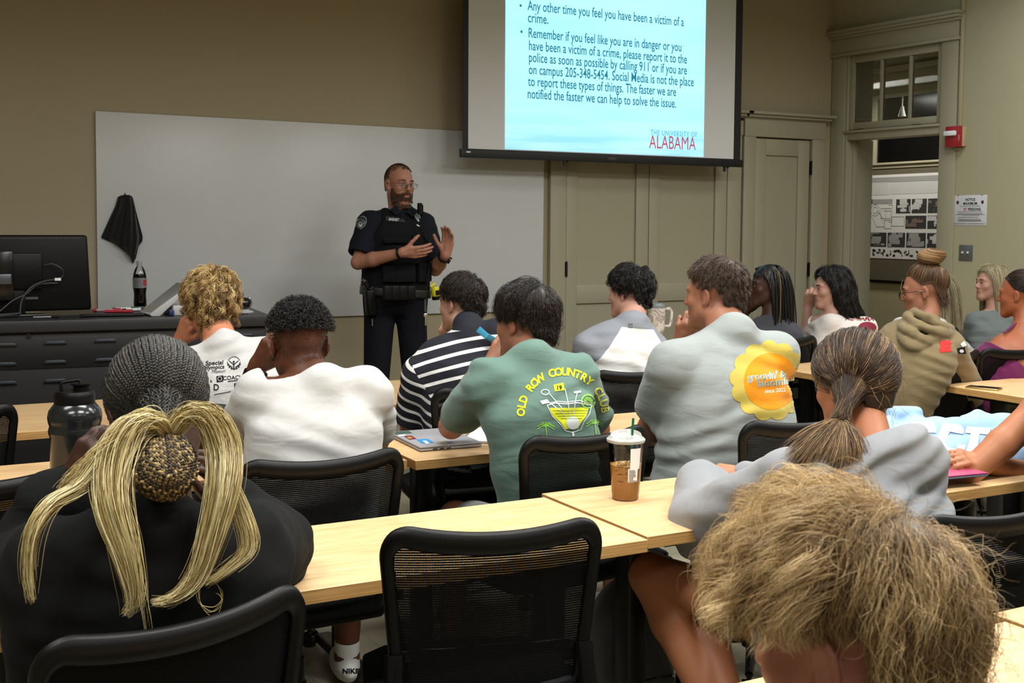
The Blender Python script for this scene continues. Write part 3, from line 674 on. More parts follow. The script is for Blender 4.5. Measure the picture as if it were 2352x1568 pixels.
def make_chair():
    t = empty('mesh_office_chair', (0, 0, 0)); tag(t, 'x', 'chair', 'black mesh-backed classroom chairs')
    hw0, hw1 = .205, .23       # half widths low / high
    zb, zt = .50, .885
    def outline(ins, n=10):
        pts = []; hwb, hwt = hw0 - ins, hw1 - ins; b, tp = zb + ins, zt - ins; r = max(.055 - ins * .5, .02)
        for cx_, cz, a0 in ((hwt - r, tp - r, 0), (-(hwt - r), tp - r, 90), (-(hwb - r), b + r, 180), (hwb - r, b + r, 270)):
            for i in range(n + 1):
                a = math.radians(a0 + 90 * i / n); pts.append((cx_ + r * math.cos(a), cz + r * math.sin(a)))
        out = []
        for i, p in enumerate(pts):     # subdivide the straights so that they follow the curve
            q = pts[(i + 1) % len(pts)]; L = math.dist(p, q); k = max(1, int(L / .02))
            for j in range(k): f = j / k; x, z = p[0] + (q[0] - p[0]) * f, p[1] + (q[1] - p[1]) * f; out.append((x, z))
        return out
    dip = lambda x, z: z - .022 * max(0, 1 - (x / .2) ** 2) * max(0, (z - .7) / .185)
    # frame: swept section around the outline, thicker at the top
    pts = outline(.0125); n = len(pts); rings = []; V = []; Fq = []
    for i, (x, z) in enumerate(pts):
        a, b = pts[i - 1], pts[(i + 1) % n]; tx, tz = b[0] - a[0], b[1] - a[1]; L = math.hypot(tx, tz); nx, nz = tz / L, -tx / L
        wide = .0145 + .011 * max(0, (z - .78) / .1) * (abs(nz)) ; y = chair_surface(x, z)
        for k in range(8):
            an = 2 * math.pi * k / 8; c, s_ = math.cos(an), math.sin(an); sg = lambda v: math.copysign(abs(v) ** .7, v)
            inward = -wide * .9 if nz > .5 or nz < -.5 else 0
            V.append((x + nx * sg(c) * wide, y + sg(s_) * .013, dip(x, z) + nz * sg(c) * wide))
    for i in range(n):
        for k in range(8): Fq.append((i * 8 + k, i * 8 + (k + 1) % 8, ((i + 1) % n) * 8 + (k + 1) % 8, ((i + 1) % n) * 8 + k))
    arr_mesh('back_frame', V, Fq, M_BLACK, t)
    V = []; Fq = []; NX, NZ = 20, 18
    for j in range(NZ + 1):
        for i in range(NX + 1):
            z = zb + .01 + (zt - zb - .03) * j / NZ; hw = (hw0 + (hw1 - hw0) * (z - zb) / (zt - zb)) - .012
            x = -hw + 2 * hw * i / NX; V.append((x, chair_surface(x, z) + .004, dip(x, z)))
    for j in range(NZ):
        for i in range(NX): a = j * (NX + 1) + i; Fq.append((a, a + 1, a + NX + 2, a + NX + 1))
    arr_mesh('back_mesh', V, Fq, M_MESH, t)
    m = MB()                    # support brackets from the back down to the seat
    for s_ in (-1, 1):
        m.tube([(s_ * .20, -.225, .62), (s_ * .205, -.245, .54), (s_ * .17, -.20, .445), (s_ * .12, -.10, .425)], .013, 8, sq=(1.0, 1.6))
    m.tube([(-.19, -.21, .53), (-.1, -.235, .525), (0, -.24, .525), (.1, -.235, .525), (.19, -.21, .53)], .016, 8)
    m.build('back_bracket', M_BLACK, t, smooth=True)
    m = MB().box(-.19, .19, -.222, -.212, .60, .625); m.build('lumbar_bar', M_BLACK, t, bevel=.004)
    # seat
    S = [(-.225, -.17), (-.19, -.21), (0, -.22), (.19, -.21), (.225, -.17), (.24, 0), (.225, .19), (.17, .24), (0, .25), (-.17, .24), (-.225, .19), (-.24, 0)]
    m = MB().prism(S, .425, .475); m.build('seat', M_FAB, t, bevel=.018, segs=3)
    m = MB().prism([(x * .96, y * .96) for x, y in S], .408, .428); m.build('seat_shell', M_BLACK, t, bevel=.006)
    m = MB().box(-.08, .08, -.1, .1, .375, .41); m.tube([(.08, 0, .39), (.2, .02, .385)], .006); m.build('tilt_mechanism', M_METB, t, bevel=.004)
    m = MB().lathe([(.026, .19), (.026, .26), (.02, .262), (.02, .39)], n=16); m.build('gas_column', M_METB, t, smooth=True)
    b = MB().lathe([(.04, .07), (.042, .11), (.036, .12), (.03, .19)], n=20)
    for k in range(5):
        a = 2 * math.pi * k / 5 + .3; b.tube([(.03 * math.cos(a), .03 * math.sin(a), .10), (.15 * math.cos(a), .15 * math.sin(a), .095), (.275 * math.cos(a), .275 * math.sin(a), .07)], [.022, .018, .013], 8)
    b.build('base', M_BLACK, t, smooth=True)
    for k in range(5):
        a = 2 * math.pi * k / 5 + .3; c, s_ = math.cos(a), math.sin(a); m = MB()
        for o in (-.013, .013):
            p = np.array([.28 * c - s_ * o, .28 * s_ + c * o, .0275]); m.tube([p + np.array([-s_, c, 0]) * -.009, p + np.array([-s_, c, 0]) * .009], .0275, 14)
        m.tube([(.28 * c, .28 * s_, .03), (.28 * c, .28 * s_, .075)], .008); m.build('caster', M_BLACKG, t, smooth=True)
    return t
CH0 = make_chair(); _used = [0]
def chair(lpx, rpx, label, z=.885, cxy=None, rot=None):
    """lpx, rpx: the photo pixels of the back's two top corners"""
    if cxy is None:
        a = atz(*lpx, z); b = atz(*rpx, z); d = b - a; ang = math.atan2(d[1], d[0]) if rot is None else math.radians(rot); mid = (a + b) / 2
    else: ang = math.radians(rot); mid = np.array([cxy[0], cxy[1], 0])
    fy = np.array([-math.sin(ang), math.cos(ang)]); o = mid[:2] + fy * (.235 - .012)     # the corners lie at y = -.235 + wrap
    c = CH0 if not _used[0] else copy_tree(CH0); _used[0] += 1
    c.location = (o[0], o[1], 0); c.rotation_euler = (0, 0, ang); c['label'] = label; return o, ang
chair((905, 1208), (1345, 1185), 'empty black mesh chair in the middle, pulled up to the maple table')
chair((108, 1398), (652, 1300), 'black mesh chair behind the back of the person with braids and blond ponytails', rot=14, z=.92)
chair((560, 1050), (905, 1033), 'black mesh chair behind the plain white t-shirt', rot=0)
chair((1185, 1005), (1480, 972), 'black mesh chair behind the green printed t-shirt', rot=4)
chair((1715, 962), (1950, 955), 'black mesh chair behind the sunflower t-shirt', rot=-6)
chair((1360, 850), (1560, 843), 'black mesh chair behind the grey and white raglan shirt', rot=-4)
chair((1000, 885), (1180, 872), 'black mesh chair behind the navy striped shirt', cxy=(2.02, 3.92), rot=-6)
chair((490, 908), (640, 900), 'black mesh chair behind the white t-shirt with printed logos', cxy=(1.15, 3.92), rot=0)
chair(0, 0, 'empty black mesh chair at the left edge near the console, cut by the frame', cxy=(.175, 4.20), rot=14)
chair(0, 0, 'empty black mesh chair at the left edge beside the dark jug', cxy=(.235, 3.06), rot=16)
chair(0, 0, 'black mesh chair behind the person with long black braids', cxy=(4.36, 4.93), rot=0)
chair(0, 0, 'black mesh chair behind the tan hooded sweatshirt, above the maple table with the phone', cxy=(4.58, 3.97), rot=12)
chair(0, 0, 'black mesh chair behind the magenta top at the right edge', cxy=(5.06, 4.0), rot=-8)
chair(0, 0, 'black chair at the right edge, beside the arm stretched over the table', cxy=(2.70, 1.74), rot=-18)
_c = [o for o in bpy.data.objects if o.get('label', '').startswith('black chair at the right edge')][0]
for s_ in (-1, 1):
    m = MB().prism([(-.045, -.13), (.045, -.13), (.05, .08), (.03, .13), (-.03, .13), (-.05, .08)], .635, .665, ((1, 0, 0), (0, 1, 0), (0, 0, 1)), (s_ * .27, .0, 0)); m.build('armrest', [mat('armrest_grey', '#2b2e31', .5)], _c, bevel=.012, segs=3)
    m = MB().tube([(s_ * .27, 0, .64), (s_ * .27, -.02, .5), (s_ * .2, -.03, .42)], .014, 8); m.build('armrest_post', M_BLACK, _c, smooth=True)
chair(0, 0, 'black mesh chair under the person in the grey sweatshirt', cxy=(2.12, 1.72), rot=-4)
chair(0, 0, 'black mesh chair behind the pale blond hair near the side wall', cxy=(5.55, 4.98), rot=0)
# ================================================================ instructor console
def console():
    zt = 1.03
    a = atz(0, 738.5, zt); b = atz(622, 723.5, zt); c = atz(408, 704, zt)
    ang = math.atan2(b[1] - a[1], b[0] - a[0]); D = .72; xl = -1.55
    ux = np.array([math.cos(ang), math.sin(ang)]); t = empty('instructor_console', (b[0], b[1], 0), ang); tag(t, 'long black metal instructor console with slotted vents and a charcoal top', 'console')
    L = 1.9
    MB().box(-L, 0, 0, D, zt - .055, zt).build('console_top', M_CONST, t, bevel=.003)
    MB().box(-L + .02, -.02, .03, D - .03, .06, zt - .057).build('body', M_CONS, t, bevel=.003)
    MB().box(-L + .03, -.03, .05, D - .05, 0, .06).build('plinth', M_CONS, t)
    m = MB().box(-L + .02, -.02, .024, .031, .80, .962); m.build('front_panel', M_CONS, t, bevel=.002)
    vm = mat('vent_slot_grey', '#33373c', .35, .5); sc = FPX  # vent slots: one even dark grey, paler than the console paint
    def loc(px, py): d = ray(px, py); n = np.array([-math.sin(ang), math.cos(ang), 0]); p0 = np.array([b[0], b[1], 0]) + n * .024; q = CC + d * (((p0 - CC) @ n) / (d @ n)); r = q - np.array([b[0], b[1], 0]); return (r @ np.array([ux[0], ux[1], 0]), q[2])
    k = 0
    for py0 in (781, 785, 776, 772): pass
    for px, py in ((12, 791), (127, 786), (242, 781), (352, 777), (12, 835), (127, 830), (242, 825), (352, 821), (560, 769), (560, 812), (12, 878), (127, 873)):
        x, z = loc(px, py); m = MB(); w = .052
        P = [(-w, -.008), (-w + .006, .004), (-w + .02, .008), (w - .02, .008), (w - .006, .004), (w, -.008)]
        m.prism([(x + u, z + v) for u, v in P], -.03, -.012, ((1, 0, 0), (0, 0, 1), (0, 1, 0)), (0, .03 + .012, 0)); m.build('vent_slot', vm, t, bevel=.002)
    x, z = loc(66, 770); MB().tube([(x, .03, z), (x, .012, z)], .011, 16).build('lock', mat('lock_dark', '#3a3a3a', .3, .8), t)
    return t, ang, b, D, zt
CONS, CANG, CB, CD_, CZT = console()
def ctop(px, py): return atz(px, py, CZT)
def monitor():
    y = ctop(120, 722)[1]; tr = at(205, 545, y); bo = at(207, 716, y); x0 = at(0, 600, y)[0]
    w = .62; h = tr[2] - bo[2] ; t = empty('monitor', (tr[0] - w / 2, y, CZT), math.radians(-2)); tag(t, 'back of a black computer monitor on the console, cables plugged in', 'monitor')
    hz0 = bo[2] - CZT + .012
    m = MB().prism([(-w / 2, 0), (w / 2 + .003, 0), (w / 2 - .012, h), (-w / 2 + .012, h)], -.03, .0, ((1, 0, 0), (0, 0, 1), (0, 1, 0)), (0, .02, hz0)); m.build('back_shell', M_BLACK, t, bevel=.014, segs=3)
    m = MB().box(-w / 2 + .01, w / 2 - .01, .02, .03, hz0 + .01, hz0 + h - .01); m.build('screen', M_BLACKG, t)
    MB().box(-.26, .08, -.045, -.008, hz0 + .11, hz0 + .29).build('electronics_box', M_BLACK, t, bevel=.008)
    m = MB()
    for i in range(44): m.box(-.29 + i * .0125, -.283 + i * .0125, -.0125, -.0085, hz0 + h - .022, hz0 + h - .013)
    m.build('vent_grille', mat('vent_grey', '#2c2f33', .5), t)
    MB().box(-.16, -.055, -.075, -.04, hz0 + .06, hz0 + .30).build('stand_column', M_BLACKG, t, bevel=.006)
    MB().box(-.15, -.065, -.085, -.073, hz0 + .14, hz0 + .19).build('stand_badge', mat('badge_grey', '#5b6065', .35, .6), t, bevel=.003)
    MB().box(-.22, .08, -.12, .12, .0, .012).build('stand_base', M_BLACKG, t, bevel=.004)
    MB().box(-.12, .0, -.03, -.0, .0, hz0 + .12).build('stand_neck', M_BLACK, t, bevel=.004)
    MB().box(-.01, .06, -.0135, -.011, hz0 + .06, hz0 + .072).build('rating_label', mat('label_grey', '#4b4f52', .6), t)
    MB().box(-.105, -.06, -.0125, -.0105, hz0 + .022, hz0 + .044).build('sticker', M_WHITE, t)
    cb = mat('cable_grey', '#3e3f42', .5)
    def curve(P, r, nm='cable', mt=cb):
        P = np.array(P, float); n = len(P); tt = np.linspace(0, n - 1, n * 8); out = []
        for u in tt:
            i = min(int(u), n - 2); f = u - i; p0, p1, p2, p3 = P[max(i - 1, 0)], P[i], P[i + 1], P[min(i + 2, n - 1)]
            out.append(.5 * ((2 * p1) + (p2 - p0) * f + (2 * p0 - 5 * p1 + 4 * p2 - p3) * f * f + (3 * p1 - p0 - 3 * p2 + p3) * f ** 3))
        MB().tube(out, r, 8).build(nm, mt, t, smooth=True)
    z0 = hz0
    curve([(.09, -.03, z0 + .23), (.13, -.045, z0 + .235), (.17, -.05, z0 + .21), (.178, -.03, z0 + .18), (.165, -.03, z0 + .165)], .0032)
    curve([(-.03, -.09, .02), (-.02, -.085, z0 + .06), (.02, -.08, z0 + .12), (.08, -.07, z0 + .15), (.13, -.05, z0 + .158), (.16, -.04, z0 + .165)], .004)
    curve([(-.12, -.09, .03), (-.06, -.08, .08), (.0, -.07, z0 + .09), (.05, -.06, z0 + .13), (.1, -.05, z0 + .14), (.15, -.04, z0 + .14)], .0035)
    MB().box(.135, .165, -.056, -.04, z0 + .152, z0 + .166).build('plug', M_WHITE, t, bevel=.002)
    curve([(-.3, -.2, .03), (-.22, -.22, .05), (-.2, -.2, .02), (-.1, -.18, .02), (-.03, -.13, .02)], .005)
monitor()
def on_console(px, py, name, label, cat, group=None, rz=0):
    p = ctop(px, py); t = empty(name, (p[0], p[1], CZT), rz); tag(t, label, cat, group); return t, p
def soda():
    t, p = on_console(322, 704, 'soda_bottle', 'clear plastic cola bottle with grey cap and silver label on the console', 'bottle')
    d = np.linalg.norm(p - CC); k = (704 - 597) / FPX * (p - CC) @ CF / .245
    P = [(.027, 0), (.031, .006), (.031, .03), (.029, .06), (.0305, .085), (.033, .095), (.033, .15), (.031, .17), (.024, .195), (.014, .212), (.0125, .228)]
    P = [(r * k * 1.05, z * k) for r, z in P]
    liq = [(r * .93, z + .002) for r, z in P if z < .175 * k]
    g = glass_mat('clear_plastic', (.93, .95, .96, 1)); MB().lathe(P, n=28, capt=False).build('bottle_body', g, t, smooth=True)
    MB().lathe(liq, n=28).build('cola', mat('cola', '#0d0605', .12), t, smooth=True)
    MB().lathe([(.0345 * k * 1.05, .1 * k), (.0345 * k * 1.05, .152 * k)], n=32, capb=False, capt=False).build('label_wrap', mat('silver_label', '#8e8f93', .35, .3), t, smooth=True)
    a0 = math.radians(-95); m = MB(); r = .0349 * k * 1.05
    for i in range(6):
        a1 = a0 + .12 * i; 
        m.add([(r * math.cos(a_), r * math.sin(a_), z_) for a_, z_ in ((a0 + .35 + .1 * i, .112 * k), (a0 + .45 + .1 * i, .112 * k), (a0 + .45 + .1 * i, .142 * k), (a0 + .35 + .1 * i, .142 * k))], [(0, 1, 2, 3)])
    m.build('label_patch', mat('label_red', '#b3242c', .5), t)
    m = MB()
    for j in range(6):
        for i in range(10): a_ = a0 - .9 + .11 * i; m.add([(r * math.cos(q), r * math.sin(q), z_) for q, z_ in ((a_, (.107 + .007 * j) * k), (a_ + .09, (.107 + .007 * j) * k), (a_ + .09, (.1095 + .007 * j) * k), (a_, (.1095 + .007 * j) * k))], [(0, 1, 2, 3)])
    m.build('label_print', mat('label_ink', '#3b3b40', .6), t)
    MB().lathe([(.0145 * k, .212 * k), (.0145 * k, .238 * k), (.012 * k, .2405 * k)], n=24).build('cap', mat('cap_grey', '#9a9da3', .4), t, smooth=True)
soda()
def marker(px, py, rz, body, capc, label):
    t, p = on_console(px, py, 'marker', label, 'marker', 'dry erase markers on the console', rz)
    MB().tube([(-.045, 0, .0095), (.05, 0, .0095)], .0085, 14).build('barrel', body, t, smooth=True)
    MB().tube([(.035, 0, .0098), (.075, 0, .0098)], .0095, 14).build('cap', capc, t, smooth=True)
    MB().tube([(-.062, 0, .0095), (-.045, 0, .0095)], .0088, 14).build('end_plug', capc, t, smooth=True)
red_ = mat('marker_red', '#a0162c', .3); grn = mat('marker_green', '#1d5a35', .3); blk = mat('marker_black', '#0c0c0e', .3); clr = mat('marker_clear', '#9a8d90', .25); wht = mat('marker_white', '#cfd0d0', .3)
marker(243, 716, -.15, clr, red_, 'red capped marker lying leftmost on the console')
marker(270, 719, -.35, red_, red_, 'red marker lying across the others on the console')
marker(285, 713, .1, wht, grn, 'white and green marker behind the others on the console')
marker(308, 715, .2, wht, blk, 'white marker with a black cap, rightmost on the console')
def misc_console():
    t, p = on_console(258, 726, 'marker_tray', 'flat black tray set in the console below the markers', 'tray', rz=CANG)
    MB().box(-.15, .15, -.05, .03, .001, .012).build('tray', M_BLACK, t, bevel=.004); MB().box(-.13, .13, -.04, .02, .012, .013).build('tray_floor', M_CONS, t)
    t, p = on_console(92, 731, 'stylus_pen', 'black pen with a silver barrel lying below the monitor', 'pen', rz=CANG)
    MB().tube([(-.03, 0, .006), (.05, 0, .006)], .0055, 12).build('barrel', M_STEEL, t, smooth=True); MB().tube([(.05, 0, .006), (.085, 0, .006)], .006, 12).build('grip', M_BLACK, t, smooth=True)
    t, p = on_console(395, 722, 'touch_panel', 'slanted white control tablet on a stand on the console', 'control panel', rz=.1)
    wm = mat('touch_shell', '#b5b6b6', .35)
    m = MB(); m.prism([(-.14, .012), (-.13, .0), (-.09, 0), (.07, .14), (.06, .15)], -.09, .09, ((1, 0, 0), (0, 0, 1), (0, 1, 0))); m.build('shell', wm, t, bevel=.004)
    m = MB(); m.prism([(-.135, .0125), (-.13, .019), (.054, .158), (.05, .152)], -.08, .08, ((1, 0, 0), (0, 0, 1), (0, 1, 0))); m.build('glass', mat('panel_glass', '#8e8f8f', .15), t)
    MB().box(-.02, .1, -.08, .08, 0, .05).build('stand', wm, t, bevel=.006)
    MB().box(-.045, -.02, -.1, -.075, .005, .03).build('plug', mat('plug_blue', '#23305f', .4), t, bevel=.003)
    t, p = on_console(560, 717, 'web_camera', 'small black and chrome camera on a round white foot on the console', 'camera')
    MB().lathe([(.05, 0), (.05, .006), (.03, .01), (.02, .016)], n=28).build('foot', wm, t, smooth=True)
    m = MB().sphere((0, 0, .045), .034, 20, 14); m.build('camera_head', M_BLACKG, t, smooth=True); m = MB(); m.tube([(.012, 0, .012), (.034, 0, .03), (.04, 0, .05), (.034, 0, .068), (.02, 0, .078)], .006, 10); m.build('chrome_band', mat('chrome', '#c8ccd0', .1, 1), t, smooth=True)
    t, p = on_console(375, 716, 'paper_sheet', 'white sheet of paper lying under the control tablet', 'paper', rz=.2); MB().box(-.05, .1, -.06, .05, .0, .0015).build('sheet', M_WHITE, t)
misc_console()
# ================================================================ people: shared builders
def hframe(yaw_, pitch_=0, roll_=0):
    """columns right, forward, up; yaw clockwise from the front wall, pitch nods down, roll tips to the right"""
    a, b, c = map(math.radians, (yaw_, pitch_, roll_))
    f = np.array([math.sin(a), math.cos(a), 0]); r = np.array([math.cos(a), -math.sin(a), 0]); u = np.array([0, 0, 1.0])
    f2 = f * math.cos(b) - u * math.sin(b); u2 = u * math.cos(b) + f * math.sin(b)
    r3 = r * math.cos(c) - u2 * math.sin(c); u3 = u2 * math.cos(c) + r * math.sin(c)
    return np.stack([r3, f2, u3], 1)
SKC, SKR = np.array([0, -.012, .035]), np.array([.075, .095, .086])
def skin(name, color, lip='#9a5a50'):
    if name in MATS: return MATS[name]
    s = N(name); s.set(Roughness=.5); s.b.inputs['Subsurface Weight'].default_value = .0; s.b.inputs['Specular IOR Level'].default_value = .35
    c = lin(color); v = s.coords(); n = s.noise(v, 18, 5, .6); n2 = s.noise(v, 3.5, 2)
    red = (min(1, c[0] * 1.08), c[1] * .84, c[2] * .80, 1)
    a = s.mix(s.math('MULTIPLY', n2, .55), c, red); b = s.mix(s.math('MULTIPLY', n, .18), a, tuple(x * .7 for x in c[:3]) + (1,))
    tint = s.attr('tint'); mx = s.mix(tint.outputs['Fac'], b, lin(lip)); s.l(mx, s.b.inputs['Base Color'])
    s.bump(s.noise(v, 220, 3), .12, .002); MATS[name] = s.m; return s.m
def head_prims(Hc, R, s=1.0, jaw=1.0, nose=1.0, fem=False, ears=True):
    L = lambda *p: Hc + R @ (np.array(p) * s)
    E = lambda c, r, op='u', k=.02, R2=None: ell(L(*c), np.array(r) * s, R if R2 is None else R @ R2, op, k)
    C = lambda a, b, ra, rb, op='u', k=.012: rc(L(*a), L(*b), ra * s, rb * s, op, k)
    jw = .046 * jaw
    P = [E(SKC, (.073, .093, .084)), E((0, .030, -.012), (.060, .062, .078), k=.03), E((0, .035, -.05), (.048 * jaw, .052, .05), k=.03)]
    P += [C((-jw, .008, -.055), (-.016, .072, -.096), .022, .019, k=.03), C((jw, .008, -.055), (.016, .072, -.096), .022, .019, k=.03), C((-.010, .076, -.098), (.010, .076, -.098), .017, .017, k=.02)]
    for x in (-1, 1):
        P += [E((x * .038, .062, -.022), (.022, .02, .018), k=.02), C((x * .014, .088, .022), (x * .042, .078, .024), .0085, .008, k=.014)]
    P += [E((-.030, .1, .002), (.017, .017, .0125), 's', .010), E((.030, .1, .002), (.017, .017, .0125), 's', .010)]
    for x in (-1, 1): P += [E((x * .029, .0765, .002), (.0165, .0125, .0115), k=.003)]
    P += [C((0, .089, .012), (0, .103 + .004 * nose, -.020), .0065, .0095 * nose, k=.012), E((0, .104 + .003 * nose, -.026), (.0105 * nose, .0115, .0085), k=.006)]
    for x in (-1, 1): P += [E((x * .0125, .096, -.029), (.0072, .009, .0065), k=.005)]
    P += [E((0, .083, -.058), (.026, .013, .018), k=.012), C((-.019, .0865, -.0565), (.019, .0865, -.0565), .0042, .0042, k=.005), C((-.010, .0935, -.0545), (.010, .0935, -.0545), .0045, .0045, k=.006),
          C((-.013, .0905, -.0665), (.013, .0905, -.0665), .0055, .0055, k=.006), C((-.021, .0965, -.0606), (.021, .0965, -.0606), .0022, .0022, 's', .003)]
    if ears:
        for x in (-1, 1):
            Re = hframe(x * -18, 0, x * 6)
            P += [E((x * .0785, -.006, -.004), (.0085, .018, .030), k=.006, R2=Re), E((x * .087, -.001, .002), (.0065, .010, .017), 's', .005, Re), E((x * .0755, .002, -.028), (.0075, .009, .010), k=.006)]
    return P
def tint_fn(Hc, R, s=1.0, nails=()):
    def f(V):
        q = (V - Hc) @ R / s; d = np.sqrt(((q[:, 0]) / .020) ** 2 + ((q[:, 2] + .0605) / .0085) ** 2)
        t = np.clip((1.15 - d) * 4, 0, 1) * (q[:, 1] > .078) * .6
        e = np.sqrt(((np.abs(q[:, 0]) - .083) / .02) ** 2 + ((q[:, 2]) / .04) ** 2 + ((q[:, 1]) / .03) ** 2); return np.maximum(t, np.clip(1.1 - e, 0, .25))
    return {'tint': ('FLOAT', f)}
def eyes(o, Hc, R, s, loc, iris='#3a2a1c', open_=True, brow='#2a1d14', browr=.0022):
    L = lambda *p: Hc + R @ (np.array(p) * s) - loc
    wm = mat('eye_white', '#cfc9c2', .2); im = mat('iris_' + iris[1:], iris, .15); pm = mat('pupil', '#050505', .1)
    for x in (-1, 1):
        m = MB(); c = L(x * .029, .0765, .002); Z = []
        # an eyeball front patch lying on the lids: almond of white, iris and pupil
        def patch(w, h, d, c0=(0, 0)):
            V = []; n = 20
            for i in range(n): a = 2 * math.pi * i / n; V.append((w * math.cos(a) + c0[0], h * math.sin(a) * (1 if math.sin(a) > 0 else .8) + c0[1]))
            return [Hc - loc + R @ (np.array((x * .029 + u, .0765 + .0125 * math.sqrt(max(0, 1 - (u / .0165) ** 2 - (v_ / .0115) ** 2)) + d, .002 + v_)) * s) for u, v_ in V]
        e = MB().add(patch(.0115, .0048, .0009), [tuple(range(20))]); eb = e.build('eye', wm, o)
        MB().add(patch(.0048, .0046, .0014), [tuple(range(20))]).build('iris', im, eb); MB().add(patch(.0022, .0022, .0018), [tuple(range(20))]).build('pupil', pm, eb)
        lm = MB().tube([L(x * .029 + u, .0765 + .0125 * math.sqrt(max(0, 1 - (u / .0165) ** 2)) + .0012, .0055 + .002 * (1 - (u / .012) ** 2)) for u in np.linspace(-.0125, .0125, 9)], .0011 * s, 5); lm.build('eyelashes', mat('lash', '#120c09', .6), eb)
        b = MB().tube([L(x * u, .0965 - (u - .012) ** 2 * 9 - .002, .0235 + .004 * math.sin((u - .012) / .034 * 2.4)) for u in np.linspace(.012, .048, 8)], [browr * s * k for k in (.8, 1.2, 1.3, 1.2, 1.1, .9, .7, .4)], 6, sq=(1, 1.3)); b.build('eyebrow', mat('brow_' + brow[1:], brow, .8), o)
def hand_prims(w, d, pn, side=1, curl=(20, 25, 15), spread=6, thumb=(35, 20), s=1.0, fc=None):
    """w wrist, d direction of the hand, pn outward back-of-hand normal, side +1: thumb towards d x pn"""
    d = nrm(d); pn = nrm(pn - d * (pn @ d) if True else pn); x = np.cross(d, pn) * side   # x points to the thumb side
    P = []; pl = .088 * s
    K = [.030, .010, -.010, -.029]        # knuckle offsets index..little
    for i, o in enumerate(K):
        P.append(rc(w + x * o * .55 * s, w + d * (pl - abs(o) * .25 * s - (.006 * s if i == 3 else 0)) + x * o * s, .0145 * s, .0118 * s, k=.010))
    P.append(rc(w - d * .01, w + d * .045 * s, .021 * s, .016 * s, k=.012))
    P.append(rc(w + x * .012 * s, w + d * .045 * s + x * .034 * s - pn * .008 * s, .016 * s, .013 * s, k=.012))
    ln = [(.041, .025, .021), (.045, .028, .022), (.041, .026, .021), (.032, .020, .019)]
    for i in range(4):
        cu = curl if fc is None else fc[i]
        a = w + d * (pl - abs(K[i]) * .25 * s - (.006 * s if i == 3 else 0)) + x * K[i] * s; ang = 0; sp = math.radians(spread * (1.5 - i))
        dd = d * math.cos(sp) + x * math.sin(sp); r = (.0104, .0106, .0101, .0090)[i] * s
        for j in range(3):
            ang += math.radians(cu[j]); v = dd * math.cos(ang) - pn * math.sin(ang); b = a + v * ln[i][j] * s
            P.append(rc(a, b, r * (1 - .08 * j), r * (1 - .08 * (j + 1)), k=.0035)); a = b
    a = w + d * .028 * s + x * .028 * s - pn * .006 * s; t1, t2 = map(math.radians, thumb)
    v = nrm(d * math.cos(t1) + x * math.sin(t1) - pn * .25); b = a + v * .040 * s; P.append(rc(a, b, .0135 * s, .0105 * s, k=.008))
    v2 = nrm(d * math.cos(t1 - t2) + x * math.sin(t1 - t2) - pn * .35); c = b + v2 * .030 * s; P.append(rc(b, c, .0115 * s, .0106 * s, k=.004))
    v3 = nrm(d * math.cos(t1 - t2 * 1.6) + x * math.sin(t1 - t2 * 1.6) - pn * .4); P.append(rc(c, c + v3 * .024 * s, .0106 * s, .0088 * s, k=.004))
    return P
def wrinkle(A, fr, o, freq=(14, 9, 60), seed=0, zfade=None):
    """displacement primitive: soft folds running mostly across"""
    rs = np.random.RandomState(seed); ph = rs.rand(12) * 6.28
    def f(P):
        q = (P - o) @ fr; x, y, z = q.T
        w1 = np.sin(x * freq[0] + ph[0] + 1.5 * np.sin(z * 11 + ph[1])); w2 = np.sin(x * freq[0] * .6 - z * 9 + ph[2])
        n = .55 * np.sin(z * freq[2] * .45 + 2.2 * w2 + ph[8]) * (.4 + .6 * w1) + np.sin(z * freq[2] + 3.0 * w1 + ph[3] + 2 * np.sin(y * freq[1] + ph[4])) * (.5 + .5 * w2) + .6 * np.sin(z * freq[2] * 1.9 + x * 22 * np.sin(ph[5]) + 2.4 * w2 + ph[6]) * (.5 - .5 * w1) + .5 * np.sin((x * math.cos(ph[7]) + z * math.sin(ph[7])) * 46 + 2 * w1)
        return A * n
    return f
def cloth_mat(name, color, scale=900, bump=.25, folds=.35, rough=.9, stretch=(4, 4, 9), fa='#000000'):
    if name in MATS: return MATS[name]
    s = N(name); s.set(Roughness=rough); s.b.inputs['Sheen Weight'].default_value = .15 if color > '#3' else 0; s.b.inputs['Specular IOR Level'].default_value = .2
    c = lin(color); v = s.coords(); n = s.noise(v, 40, 4, .7); s.l(s.mix(n, tuple(x * .93 for x in c[:3]) + (1,), tuple(min(1, x * 1.05) for x in c[:3]) + (1,)), s.b.inputs['Base Color'])
    a = s.noise(s.coords(stretch), 2.0, 2, .45, .8); b = s.noise(v, scale, 2, .5); s.bump(s.math('ADD', s.math('MULTIPLY', a, folds), s.math('MULTIPLY', b, .02)), bump * 2.2, .03)
    MATS[name] = s.m; return s.m
DY = [0.0]
def pt(p): return at(p[0], p[1], p[2] + DY[0]) if len(p) == 3 and abs(p[0]) > 20 else np.array(p, float)
class Person: pass
